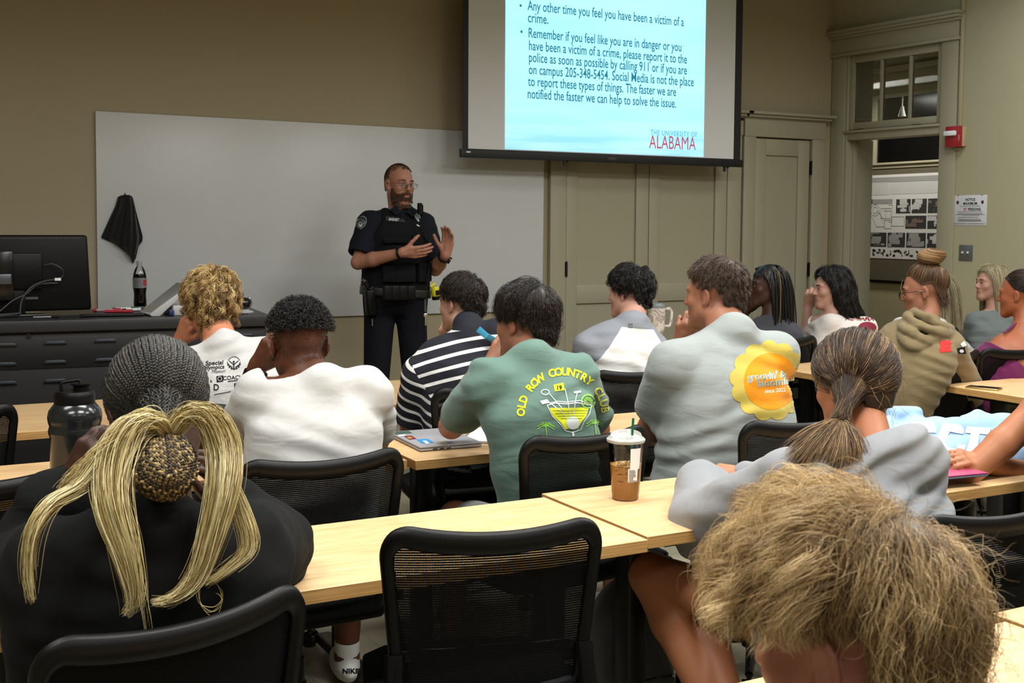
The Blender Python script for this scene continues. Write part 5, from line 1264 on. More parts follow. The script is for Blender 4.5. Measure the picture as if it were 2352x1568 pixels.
# --- plain white t-shirt
def plainwhite():
    P = person('person with curly black hair in a plain white t-shirt, hand raised to one ear', head=(688, 792, 3.12), hyaw=6, hpitch=10, hs=.98, neck=(732, 868, 3.02), sh=((602, 912, 3.05), (838, 905, 3.0)), hip=(1.05, 3.14, .5), dy=.12,
               ws=(.165, .165, .18, .185, .155), ds=(.11, .115, .12, .12, .08), bend=.05, skin_m=SK_DARK, sleeve=.70, ar=1.1, slr=1.12, shirt=cloth_mat('tee_white', '#b6b6b4'), legs='short', leg_m=BLKP, legang=14, socks=True, seed=21, h=.0055, wr=.0026,
               arms=[dict(e=(548, 1010, 3.38), w=(592, 838, 3.34), hand=dict(d=(632, 775, 3.26), n=(-.8, -.5, .3), side=1, curl=(35, 55, 35), thumb=(30, 15))), dict(e=(862, 1010, 3.36), w=(760, 985, 3.55), hand=dict(d=(-1, .3, .0), n=(0, -.2, 1), **REST))])
    rs = np.random.RandomState(9); acc = lambda v: v[:, 2] > np.where(v[:, 1] > 0, .35, .10); acc2 = lambda v: hairline(v, .6, -.05, -.60)
    a, r1 = fall_hair(rs, 4200, 12, .026, acc, crown=(0, -.1, 1), lift=2.2, swirl=.1, grav=.1, noise=.15, layer=(.002, .008), curl=(.0035, .010))
    b, r2 = fall_hair(rs, 2600, 4, .007, acc2, lift=.6, grav=.2, noise=.2, layer=(.001, .003))
    put_hair(P, 'hair', [(a, r1, 1.3), (b, r2 * .3, .5)], H_BK, .0008, scalp_cap(acc, .010))
    d = D2(); d.text('NIKE', 787, -1546, 15, width=36, bold=.5)
    for sh_ in [o_ for o_ in bpy.data.objects if o_.parent == P.o and o_.name.startswith('shoe')]: pxdecal(P, fabric_ink('ink_black', '#17171a'), d, 'print_lettering', off=.002, target=sh_)
    m = MB(); S_, E_, Wr = P.arms[0]; c = Wr + (E_ - Wr) * .13; ax = nrm(E_ - Wr); band = hair_mat
    u = nrm(np.cross(ax, (0, 1, 0))); v = np.cross(ax, u)
    V = [c - P.loc + ax * z + (u * math.cos(a) * 1.0 + v * math.sin(a) * 1.0) * r for z, r in ((-.012, .0335), (-.010, .0355), (.010, .0375), (.012, .0360)) for a in np.linspace(0, 2 * math.pi, 24, endpoint=False)]
    F_ = [(i * 24 + k, i * 24 + (k + 1) % 24, (i + 1) * 24 + (k + 1) % 24, (i + 1) * 24 + k) for i in range(3) for k in range(24)]
    w = MB().add(V, F_).build('wristwatch', M_BLACK, P.o, smooth=True); o_ = nrm(-u - v * .8); o_ = nrm(at(560, 866, 3.3) - c); o_ = nrm(o_ - ax * (o_ @ ax)); s_ = np.cross(ax, o_)
    MB().obox(c - P.loc + o_ * .037, s_, ax, o_, .016, .019, .006).build('watch_case', mat('watch_case', '#1a1b1d', .2, .7), w, bevel=.004); MB().obox(c - P.loc + o_ * .0435, s_, ax, o_, .013, .016, .0006).build('watch_glass', M_BLACKG, w)
plainwhite()
# --- striped polo
def stripes():
    nav, whi = lin('#11131f'), lin('#dcdcd8')
    s = N('striped_pique'); s.set(Roughness=.9); t = s.attr('st'); u = s.attr('su'); m_ = s.attr('seam')
    f = lambda x, off: s.math('LESS_THAN', s.math('FRACT', s.math('ADD', s.math('MULTIPLY', x, 1 / .045), off)), .30)
    a = f(t.outputs['Fac'], .1); b = f(u.outputs['Fac'], .3); ms = s.math('GREATER_THAN', m_.outputs['Fac'], 0.0)
    x = s.math('ADD', s.math('MULTIPLY', b, ms), s.math('MULTIPLY', a, s.math('SUBTRACT', 1.0, ms))); yk = s.attr('yoke'); x = s.math('MULTIPLY', x, s.math('LESS_THAN', yk.outputs['Fac'], 0.0))
    s.l(s.mix(x, nav, whi), s.b.inputs['Base Color']); s.bump(s.noise(s.coords((4, 4, 9)), 2, 2), .5, .02)
    def attrs(P):
        S0, E0, _ = P.arms[0]; S1, E1, _ = P.arms[1]
        def info(V):
            q = (V - P.Hp) @ P.fr; st = q[:, 2] - .20 * q[:, 0] + .5 * q[:, 0] ** 2 + .0 * q[:, 1]
            out = []; sm = np.full(len(V), -1.0); su = np.zeros(len(V))
            for S_, E_, sg in ((S0, E0, -1), (S1, E1, 1)):
                v = nrm(E_ - S_); al = (V - S_) @ v; lat = ((V - S_) @ P.fr[:, 0]) * sg; sd = lat * .75 + al * .65 + .012
                pick = sd > sm; su = np.where(pick, al, su); sm = np.maximum(sm, sd)
            yk = (q[:, 2] - P.L * 1.0) + .0; return st, su, sm, yk
        return {'st': ('FLOAT', lambda V: info(V)[0]), 'su': ('FLOAT', lambda V: info(V)[1]), 'seam': ('FLOAT', lambda V: info(V)[2]), 'yoke': ('FLOAT', lambda V: info(V)[3])}
    def coll(P):
        up = nrm(P.Hc - P.Nb); return [rc(P.Nb - up * .02, P.Nb + up * .020, .070, .064, k=.01), ]
    P = person('person with short dark hair in a navy polo shirt with white stripes, chin on hand', head=(1060, 697, 4.16), hyaw=-24, hpitch=4, hs=.95, neck=(1078, 758, 4.07), sh=((966, 862, 4.1), (1142, 774, 4.0)), hip=(2.05, 4.18, .5), dy=.12,
               ws=(.16, .155, .165, .17, .145), bend=.045, skin_m=SK_PALE, sleeve=.82, ar=1.05, slr=1.12, shirt=s.m, legs='long', leg_m=JEAN, seed=31, h=.006, wr=.0016, shirt_attr=attrs, shirt_extra=coll,
               arms=[dict(e=(943, 985, 4.22), w=(1000, 960, 4.48), hand=dict(d=(1, .2, 0), n=(0, -.2, 1), **REST)), dict(e=(1100, 880, 4.5), w=(1032, 790, 4.42), hand=dict(d=(1022, 742, 4.36), n=(-.7, -.6, .1), side=1, **FIST))])
    rs = np.random.RandomState(15); acc = lambda v: hairline(v, .6, -.02, -.55)
    a, r1 = fall_hair(rs, 7000, 8, .05, acc, crown=(.12, -.6, .8), lift=.12, swirl=.3, grav=.5, noise=.04, layer=(.004, .014), locks=420, lock_r=.006, clump=.3, adhere=.85, lenfn=short_len)
    put_hair(P, 'hair', [(a, r1, 1)], H_DK, .0008, scalp_cap(acc, .007))
    lp = [at(1098, 755, 4.0), at(1118, 772, 3.98), at(1140, 783, 4.0), at(1150, 778, 4.06)]
    MB().tube([p - P.loc for p in lp], .006, 6, sq=(1, 2.2)).build('lanyard', cloth_mat('lanyard_blue', '#3f93b5'), P.o, smooth=True)
stripes()
# --- raglan
def raglan():
    s = N('raglan_jersey'); s.set(Roughness=.85); a = s.attr('seam'); ms = s.math('GREATER_THAN', a.outputs['Fac'], 0.0); s.l(s.mix(ms, lin('#d2d1cd'), lin('#7c8087')), s.b.inputs['Base Color']); s.bump(s.noise(s.coords((4, 4, 9)), 2, 2), .5, .02)
    def attrs(P):
        def f(V):
            q = (V - P.Hp) @ P.fr; z = q[:, 2] / P.L; return np.maximum(np.abs(q[:, 0] + .0) - (.055 + (1 - z) * .40), (z - .945) * .5)
        return {'seam': ('FLOAT', f)}
    P = person('person with dark wavy hair in a shirt with white back and grey sleeves', head=(1446, 672, 4.16), hyaw=-30, hpitch=5, hs=.93, neck=(1455, 732, 4.06), sh=((1352, 798, 4.1), (1502, 800, 4.02)), hip=(2.86, 4.30, .5), dy=.2,
               ws=(.16, .155, .165, .17, .145), bend=.045, skin_m=SK_PALE, sleeve=2, ar=1.0, slr=1.02, shirt=s.m, legs='long', leg_m=JEAN, seed=41, h=.006, wr=.004, shirt_attr=attrs,
               arms=[dict(e=(1310, 890, 4.4), w=(1380, 880, 4.7), hand=dict(d=(1, .3, 0), n=(0, -.2, 1), **REST)), dict(e=(1545, 900, 4.4), w=(1500, 880, 4.7), hand=dict(d=(-1, .3, 0), n=(0, -.2, 1), side=-1, **REST))])
    rs = np.random.RandomState(17); acc = lambda v: hairline(v, .6, -.15, -.62)
    a, r1 = fall_hair(rs, 6500, 12, .075, acc, crown=(.1, -.45, .85), lift=.5, swirl=.4, grav=.6, noise=.10, layer=(.006, .024), locks=320, lock_r=.006, clump=.5, adhere=.55, curl=(.004, .05), lenfn=short_len)
    put_hair(P, 'hair', [(a, r1, 1)], H_BK, .0008, scalp_cap(acc, .012))
    d = D2(); d.line(q_((1444, 744), (1452, 744), (1452, 752), (1444, 752), (1444, 744)), 1.5); d.line(q_((1448, 744), (1448, 752)), 1.2); pxdecal(P, fabric_ink('ink_smoke', '#55585c'), d)
raglan()
# --- blond curls, printed white t-shirt
def olympics():
    P = person('person with wavy blond hair in a white t-shirt with black printed logos', head=(485, 702, 4.2), hyaw=4, hpitch=6, hs=.98, neck=(512, 783, 4.06), sh=((452, 836, 4.08), (612, 822, 4.04)), hip=(1.15, 4.16, .5), dy=.12,
               ws=(.16, .155, .165, .17, .145), bend=.045, skin_m=skin('skin_ruddy', '#b87b5c'), sleeve=.7, ar=1.05, slr=1.1, shirt=cloth_mat('tee_white_b', '#b6b6b4'), legs='short', leg_m=JEAN, seed=51, h=.006, wr=.004,
               arms=[dict(e=(392, 880, 4.46), w=(414, 780, 4.36), hand=dict(d=(434, 735, 4.30), n=(-.8, -.5, .2), side=1, curl=(40, 50, 30))), dict(e=(650, 900, 4.4), w=(590, 890, 4.62), hand=dict(d=(-1, .3, 0), n=(0, -.2, 1), side=-1, **REST))])
    rs = np.random.RandomState(19); acc = lambda v: hairline(v, .6, -.25, -.72)
    a, r1 = fall_hair(rs, 8000, 14, .08, acc, crown=(.05, -.35, .9), lift=.5, swirl=.4, grav=.75, noise=.10, layer=(.006, .032), locks=340, lock_r=.006, clump=.55, adhere=.45, curl=(.006, .05), lenfn=lambda v: np.clip(.7 + .4 * v[:, 2], .55, 1.1))
    put_hair(P, 'hair', [(a, r1, 1)], hair_mat('hair_blond_curly', [(0, '#3a2a14'), (.3, '#735632'), (.65, '#b89860'), (1, '#e6cd98')]), .0008, scalp_cap(acc, .014))
    bk = fabric_ink('ink_black', '#17171a')
    d = D2(); d.text('Special', 472, -839, 14, width=40, bold=.25, shear=.15, rot=.06); d.text('Olympics', 464, -850, 13, width=51, bold=.25, shear=.15, rot=.08); d.text('Missouri', 486, -854 - 3, 11, width=30, shear=.25, rot=.06)
    d.text('COACH', 512, -873, 13, width=46, bold=.2, rot=.06); d.text('D', 490, -896, 20, width=12, bold=.4); d.text('P', 537, -893, 19, width=11, bold=.4); d.line(q_((574, 878), (580, 864), (584, 876), (592, 862)), 2)
    d.text('k', 483, -878, 9, bold=.3); d.line(q_((492, 906), (530, 899)), 1.6); d.line(q_((524, 876), (548, 873)), 1.8)
    d.poly(q_((497, 864), (513, 862), (513, 876), (498, 878))); pxdecal(P, bk, d, 'print_lettering')
    d = D2(); d.circ(537, -831, 2.4, 12); d.line(q_((537, 835), (537, 846)), 2.6); d.line(q_((527, 829), (537, 838), (547, 829)), 1.8); d.ring(537.5, -833, 14, 1.3, 24, 20, 160); d.line(q_((534, 847), (541, 847)), 1.5)
    for a in range(200, 345, 24): r = math.radians(a); d.circ(537.5 + 14 * math.cos(r), -833 - 14 * math.sin(r) * -1, 2.2, 8)
    for sx in (-1, 1): d.line([(537 + sx * 4, -843), (537 + sx * 12, -838), (537 + sx * 15, -832)], 1.8)
    pxdecal(P, bk, d)
    d = D2(); d.ring(505, -870, 4.6, 1.1, 12); pxdecal(P, cloth_mat('tee_white_b', '#b6b6b4'), d, off=.0024)
olympics()
# --- right-hand side of the room
def near_hand(**k): return dict(curl=(22, 28, 18), spread=4, thumb=(38, 20), **k)
def braids_girl():
    P = person('person with long thin black braids in a dark grey top, face turned to the left', head=(1764, 657, 5.12), hyaw=-66, hpitch=0, hs=.98, neck=(1775, 728, 5.08), sh=((1738, 760, 5.16), (1822, 768, 5.02)), hip=(4.35, 5.14, .5),
               ws=(.15, .135, .14, .15, .13), ds=(.1, .09, .1, .1, .07), bend=.03, skin_m=SK_DEEP, sleeve=.6, ar=.85, neck_r=.047, collar=.056, shirt=cloth_mat('tee_charcoal', '#3a3a40'), leg_m=JEAN, seed=61, h=.006, jaw=.9,
               arms=[dict(e=(1690, 790, 5.3), w=(1712, 712, 5.34), hand=dict(d=(1728, 690, 5.3), n=(-.5, -.6, .4), **FIST)), dict(e=(1850, 850, 5.2), w=(1800, 860, 5.42), hand=dict(d=(-1, .3, 0), n=(0, -.2, 1), side=-1, **REST))])
    rs = np.random.RandomState(23); acc = lambda v: hairline(v, .45, -.05, -.5)
    a, r1 = fall_hair(rs, 150, 26, .50, acc, crown=(0, .1, 1), lift=.05, swirl=.05, grav=1.2, noise=.03, layer=(.006, .022), adhere=.0, body=faceclear)
    b, r2 = fall_hair(rs, 2500, 6, .03, acc, crown=(0, .1, 1), lift=.05, swirl=0, grav=.6, noise=.02, layer=(.003, .006), adhere=.9)
    hm = hair_mat('hair_braids_black', [(0, '#0a0909'), (.88, '#151312'), (.96, '#3a2c18'), (1, '#8a6c3c')])
    V = put_hair(P, 'hair', [(a, r1, 4.6), (b, r2 * .5, 1)], hm, .0009, scalp_cap(acc, .006), sides=5)
    eyes(P.o, P.Hc, P.R, P.s, P.loc, brow='#0c0806')
    e = P.Hc + P.R @ np.array((-.08, -.004, -.034)) - P.loc; MB().tube([e + P.R @ np.array((-.002, .009 * math.cos(k), .009 * math.sin(k))) for k in np.linspace(0, 6.28, 14)], .0016, 6).build('earring', mat('gold', '#b8913f', .25, 1), P.o, smooth=True)
braids_girl()
def alabama_girl():
    P = person('person with long dark wavy hair in a crimson-printed white t-shirt, hand over mouth', head=(1908, 662, 5.12), hyaw=-70, hpitch=4, hs=.98, neck=(1912, 728, 5.06), sh=((1882, 742, 5.18), (1990, 752, 4.98)), hip=(5.0, 5.14, .5),
               ws=(.15, .14, .15, .16, .135), ds=(.1, .095, .105, .11, .075), bend=.04, skin_m=SK_PALE, sleeve=.7, ar=.9, neck_r=.047, collar=.058, shirt=cloth_mat('tee_white_c', '#cfc9c4'), leg_m=JEAN, seed=71, h=.006, jaw=.9,
               arms=[dict(e=(1850, 800, 5.30), w=(1856, 702, 5.36), hand=dict(d=(1868, 664, 5.30), n=(-.6, -.7, .1), side=1, **FIST)), dict(e=(2010, 850, 5.2), w=(1960, 860, 5.42), hand=dict(d=(-1, .3, 0), n=(0, -.2, 1), side=-1, **REST))])
    rs = np.random.RandomState(29); acc = lambda v: hairline(v, .5, -.12, -.6)
    def body(p): q = faceclear(p); m = p[:, 2] < -.10; q[m, 1] -= .006; return q
    a, r1 = fall_hair(rs, 5200, 20, .36, acc, crown=(0, .1, 1), lift=.05, swirl=.05, grav=1.3, noise=.05, layer=(.006, .026), locks=160, lock_r=.009, clump=.45, curl=(.008, .11), body=body)
    put_hair(P, 'hair', [(a, r1, 1)], H_BK, .0011, scalp_cap(acc, .012))
    eyes(P.o, P.Hc, P.R, P.s, P.loc, brow='#1b120d')
    cr = fabric_ink('ink_crimson', '#7a2236'); d = D2(); d.text('ALABAMA', 1942, -735, 17, width=66, bold=.5, rot=-.03); pxdecal(P, cr, d, 'print_lettering')
    d = D2(); d.circ(1992, -752, 21, 20, ry=13); d.ring(1972, -716, 11, 2, 14, 30, 170); pxdecal(P, cr, d)
alabama_girl()
def hoodie_mat(): return cloth_mat('hoodie_tan', '#7b6c4e', folds=.5, stretch=(3, 3, 7))
def bun_girl():
    def extra(P):       # hood lying on the back and shoulders, in rolls
        c = P.Nb - P.fr[:, 1] * .075 - P.fr[:, 2] * .02; R2 = P.fr @ hframe(0, -34, 0); n = P.fr @ nrm((0, -.45, 1))
        ux = P.fr[:, 0]; L = lambda x, y, z: P.Nb + P.fr @ np.array((x, y, z)); out = []
        for k, (w_, yb, zb, r) in enumerate(((.088, -.105, .012, .021), (.104, -.150, -.030, .024), (.100, -.178, -.078, .026), (.078, -.190, -.125, .028))):
            pts = [L(w_ * math.sin(a), yb * .25 + yb * .75 * math.cos(a) + .05 * (1 - math.cos(a)), zb * math.cos(a * .6) + .01) for a in np.linspace(-2.0 + k * .35, 2.0 - k * .35, 9)]
            out += [rc(p, q, r, r, k=.006) for p, q in zip(pts[:-1], pts[1:])]
        out.append(rc(L(0, -.13, -.10), L(0, -.15, -.16), .045, .03, k=.02)); return out
    P = person('person with hair in a high bun, glasses and a tan hooded sweatshirt', head=(2122, 668, 4.06), hyaw=-42, hpitch=10, hs=1.02, neck=(2135, 742, 4.0), sh=((2062, 800, 4.16), (2178, 800, 3.95)), hip=(4.30, 4.17, .5),
               ws=(.19, .19, .19, .185, .15), ds=(.14, .14, .135, .125, .085), bend=.06, skin_m=SK_MID, sleeve=2, ar=1.1, slr=1.2, neck_r=.052, collar=.072, shirt=hoodie_mat(), leg_m=JEAN, seed=81, h=.006, wr=.004, jaw=.95, shirt_extra=extra, infl=.012, shirt_name='hooded_sweatshirt',
               arms=[dict(e=(2010, 930, 4.34), w=(1960, 880, 4.6), hand=dict(d=(-.3, 1, 0), n=(0, -.2, 1), **REST)), dict(e=(2215, 900, 4.1), w=(2150, 900, 4.4), hand=dict(d=(-1, .3, 0), n=(0, -.2, 1), side=-1, **REST))])
    rs = np.random.RandomState(37); acc = lambda v: hairline(v, .55, -.02, -.62); bun = np.array((0, -.055, .155))
    D = scalp_dirs(7000, rs, acc); a = slerp_paths(rs, D, np.array((0, -.05, .122)), 10, (.003, .016), .012, .003)
    rn = np.clip(.25 + .35 * rs.rand(len(D)) + .4 * (rs.rand(len(D)) > .9), 0, 1)
    # bun: wound strands on an egg
    n = 2600; K = 16; th = rs.rand(n, 1) * 6.28; v0 = rs.rand(n, 1) * 2 - 1; u = np.linspace(0, 1, K)[None]; an = th + u * 2.6; lat = np.clip(v0 + .5 * np.sin(u * 3 + th), -.97, .97); rr = np.sqrt(1 - lat ** 2) * (1 + .06 * np.sin(3 * an + lat * 4)); rad = .9 + .12 * rs.rand(n, 1)
    b = np.stack([.066 * rr * np.cos(an) * rad, .066 * rr * np.sin(an) * rad, .044 * lat * rad + 0 * an], -1) + bun
    w, rw_ = fall_hair(rs, 160, 8, .05, lambda v: hairline(v, .55, -.05, -.66) & (v[:, 2] < -.35), lift=.4, grav=.3, noise=.3, layer=(.004, .01), curl=(.006, .03))
    w2 = np.stack([P_ for P_ in [np.stack([np.full(14, -.055 + .01 * j), np.linspace(.085, .075, 14), np.linspace(.07, -.03, 14) + .0 * j], -1) + np.stack([-.012 * np.sin(np.linspace(0, 3, 14)), .02 * np.sin(np.linspace(0, 3.0, 14)), np.zeros(14)], -1) for j in range(3)]]); 
    hm = hair_mat('hair_bun_brown', [(0, '#231812'), (.4, '#4a3424'), (.7, '#6e5030'), (1, '#bd9660')])
    put_hair(P, 'hair', [(a, rn, 1), (b, np.clip(.5 + .5 * rs.rand(n), 0, 1), 1.1), (w, rw_ * .5, .7), (w2, np.full(3, .9), 1)], hm, .0008, scalp_cap(acc, .004), .3)
    V = MB().sphere(bun, (.058, .058, .038), 20, 14); o = V.build('bun_core', hm, None); o.data.transform(Matrix.Translation(Vector((P.Hc - P.loc).tolist())) @ Matrix(P.R.tolist()).to_4x4()); o.parent = P.o; o.name = 'hair_bun'
    L = lambda *p: P.Hc + P.R @ (np.array(p) * P.s) - P.loc; fm = mat('glasses_black', '#101012', .25); g = MB()
    for x in (-1, 1):
        g.tube([L(x * .031 + .0235 * math.cos(k), .112 - .01 * abs(math.cos(k)) * 0, -.004 + .020 * math.sin(k)) for k in np.linspace(0, 6.28, 24)], .0016, 6)
        g.tube([L(x * .054, .111, .004), L(x * .072, .09, .006), L(x * .080, .03, .006), L(x * .082, .0, .004), L(x * .081, -.012, -.01)], .0016, 6)
    g.tube([L(-.008, .113, .002), L(0, .116, .005), L(.008, .113, .002)], .0015, 6); gb = g.build('glasses', fm, P.o, smooth=True)
    for x in (-1, 1): MB().add([L(x * .031 + .0225 * math.cos(k), .112, -.004 + .019 * math.sin(k)) for k in np.linspace(0, 6.28, 20, endpoint=False)], [tuple(range(20))]).build('lens', M_GLASS, gb)
    eyes(P.o, P.Hc, P.R, P.s, P.loc, brow='#2a1c12')
    MB().tube([L(-.083, .001 + .008 * math.cos(k), -.044 + .011 * math.sin(k)) for k in np.linspace(0, 6.28, 16)], .0016, 6).build('earring', mat('gold', '#b8913f', .25, 1), P.o, smooth=True)
    rd = fabric_ink('ink_red', '#c0302f'); d = D2()
    for k, (y, s_) in enumerate(((783, 0), (792, 2), (801, 0))): d.poly(q_((2157 + s_, y), (2182 + s_, y - 2), (2186 - s_, y + 6), (2160, y + 9)))
    pxdecal(P, rd, d); d = D2(); d.poly(q_((2197, 800), (2215, 795), (2219, 812), (2200, 812))); pxdecal(P, fabric_ink('ink_black', '#17171a'), d); d = D2(); d.circ(2208, -806, 5, 10, ry=4); d.poly(q_((2205, 790), (2214, 783), (2220, 793), (2210, 797))); pxdecal(P, fabric_ink('ink_pale', '#c8ccd0'), d, off=.0026)
bun_girl()
def hidden_white():
    P = person('person with long pale hair in a white shirt, mostly hidden behind the bun', head=(2150, 672, 5.3), hyaw=-50, hpitch=5, hs=.96, neck=(2148, 735, 5.25), sh=((2072, 752, 5.3), (2175, 775, 5.2)), hip=(5.85, 5.22, .5),
               ws=(.15, .14, .15, .16, .135), ds=(.1, .095, .105, .11, .075), bend=.05, skin_m=SK_PALE, sleeve=2, ar=.95, neck_r=.047, collar=.06, shirt=cloth_mat('shirt_white_d', '#c9c9c4'), leg_m=JEAN, seed=91, h=.007,
               arms=[dict(e=(2035, 800, 5.42), w=(2060, 820, 5.6), hand=dict(d=(1, .3, 0), n=(0, -.2, 1), **REST)), dict(e=(2260, 850, 5.3), w=(2200, 830, 5.5), hand=dict(d=(-1, .3, 0), n=(0, -.2, 1), side=-1, **REST))])
    rs = np.random.RandomState(43); acc = lambda v: hairline(v, .5, -.12, -.6)
    a, r1 = fall_hair(rs, 3600, 16, .36, acc, crown=(0, .1, 1), lift=.05, swirl=.05, grav=1.3, noise=.04, layer=(.005, .022), locks=120, lock_r=.009, clump=.3)
    put_hair(P, 'hair', [(a, r1, 1)], hair_mat('hair_ash_blond', [(0, '#5e5440'), (.5, '#8f8468'), (1, '#b9ae90')]), .0012, scalp_cap(acc, .012))
hidden_white()
def blond_profile():
    P = person('person with long platinum hair in a grey shirt, in profile near the side wall', head=(2276, 650, 5.3), hyaw=-72, hpitch=0, hs=.96, neck=(2285, 718, 5.26), sh=((2240, 735, 5.34), (2338, 738, 5.14)), hip=(6.45, 5.3, .5),
               ws=(.15, .135, .14, .15, .13), ds=(.1, .09, .1, .1, .07), bend=.03, skin_m=SK_PALE, sleeve=.75, ar=.9, neck_r=.046, collar=.056, shirt=cloth_mat('shirt_grey_blue', '#6d7474'), leg_m=JEAN, seed=95, h=.007, jaw=.88,
               arms=[dict(e=(2215, 800, 5.44), w=(2240, 800, 5.62), hand=dict(d=(1, .3, 0), n=(0, -.2, 1), **REST)), dict(e=(2335, 830, 5.24), w=(2290, 820, 5.44), hand=dict(d=(-1, .3, 0), n=(0, -.2, 1), side=-1, **REST))])
    rs = np.random.RandomState(47); acc = lambda v: hairline(v, .5, -.10, -.6)
    a, r1 = fall_hair(rs, 4200, 18, .40, acc, crown=(0, .2, 1), lift=.04, swirl=.0, grav=1.3, noise=.03, layer=(.005, .020), locks=140, lock_r=.008, clump=.25, body=faceclear)
    put_hair(P, 'hair', [(a, r1, 1)], hair_mat('hair_platinum', [(0, '#6e6247'), (.4, '#a89a78'), (1, '#ddd3b4')]), .0012, scalp_cap(acc, .010))
    eyes(P.o, P.Hc, P.R, P.s, P.loc, brow='#3a2c20')
blond_profile()
def magenta():
    P = person('person with smooth dark brown ponytail and a magenta sleeveless top at the right edge', head=(2342, 676, 4.12), hyaw=-24, hpitch=4, hs=1.0, neck=(2362, 752, 4.06), sh=((2302, 800, 4.14), (2425, 792, 3.98)), hip=(4.80, 4.20, .5),
               ws=(.16, .145, .15, .155, .13), ds=(.11, .1, .11, .11, .075), bend=.05, skin_m=skin('skin_bronze', '#95593a'), tank=True, ar=.98, neck_r=.047, shirt=cloth_mat('top_magenta', '#5e1c48'), leg_m=JEAN, seed=99, h=.006, shirt_name='tank_top',
               arms=[dict(e=(2250, 830, 4.34), w=(2290, 800, 4.6), hand=dict(d=(1, .5, 0), n=(0, -.2, 1), **REST)), dict(e=(2480, 900, 4.1), w=(2400, 900, 4.4), hand=dict(d=(-1, .3, 0), n=(0, -.2, 1), side=-1, **REST))],
               shirt_extra=lambda P: [Pr(lambda Q: (Q - (P.Hp + P.fr[:, 2] * P.L * .66)) @ P.fr[:, 2], P.Hp - .6, P.Hp + .9, 'i', .006)] + [rc(P.Nb + P.fr @ np.array((x, -.03, -.02)), P.Nb + P.fr @ np.array((x * 1.25, -.105, -.14)), .007, .007, k=.004) for x in (-.055, .055)])
    rs = np.random.RandomState(53); acc = lambda v: hairline(v, .55, -.02, -.62); tie = np.array((.02, -.115, -.01))
    D = scalp_dirs(6500, rs, acc); a = slerp_paths(rs, D, tie, 10, (.003, .012), .006, .003)
    n = 1600; K = 16; u = np.linspace(0, 1, K)[None, :, None]; d0 = rs.randn(n, 1, 3) * .012; t = tie + np.concatenate([.02 * np.sin(u * 3) + 0 * d0[..., :1], -.035 * np.sin(u * 2.2) + 0 * d0[..., :1], -.22 * u * (.7 + .3 * rs.rand(n, 1, 1))], -1) + d0 * (1 + 1.2 * np.sin(np.pi * u))
    put_hair(P, 'hair', [(a, rs.rand(len(D)), 1), (t, rs.rand(n), 1.1)], hair_mat('hair_chestnut', [(0, '#150e0b'), (.5, '#2b1d17'), (1, '#5a4336')]), .0008, scalp_cap(acc, .005), .3)
    e = P.Hc + P.R @ np.array((-.081, .0, -.034)) - P.loc; MB().sphere(e, .003, 8, 6).build('earring', mat('gold', '#b8913f', .25, 1), P.o, smooth=True)
magenta()
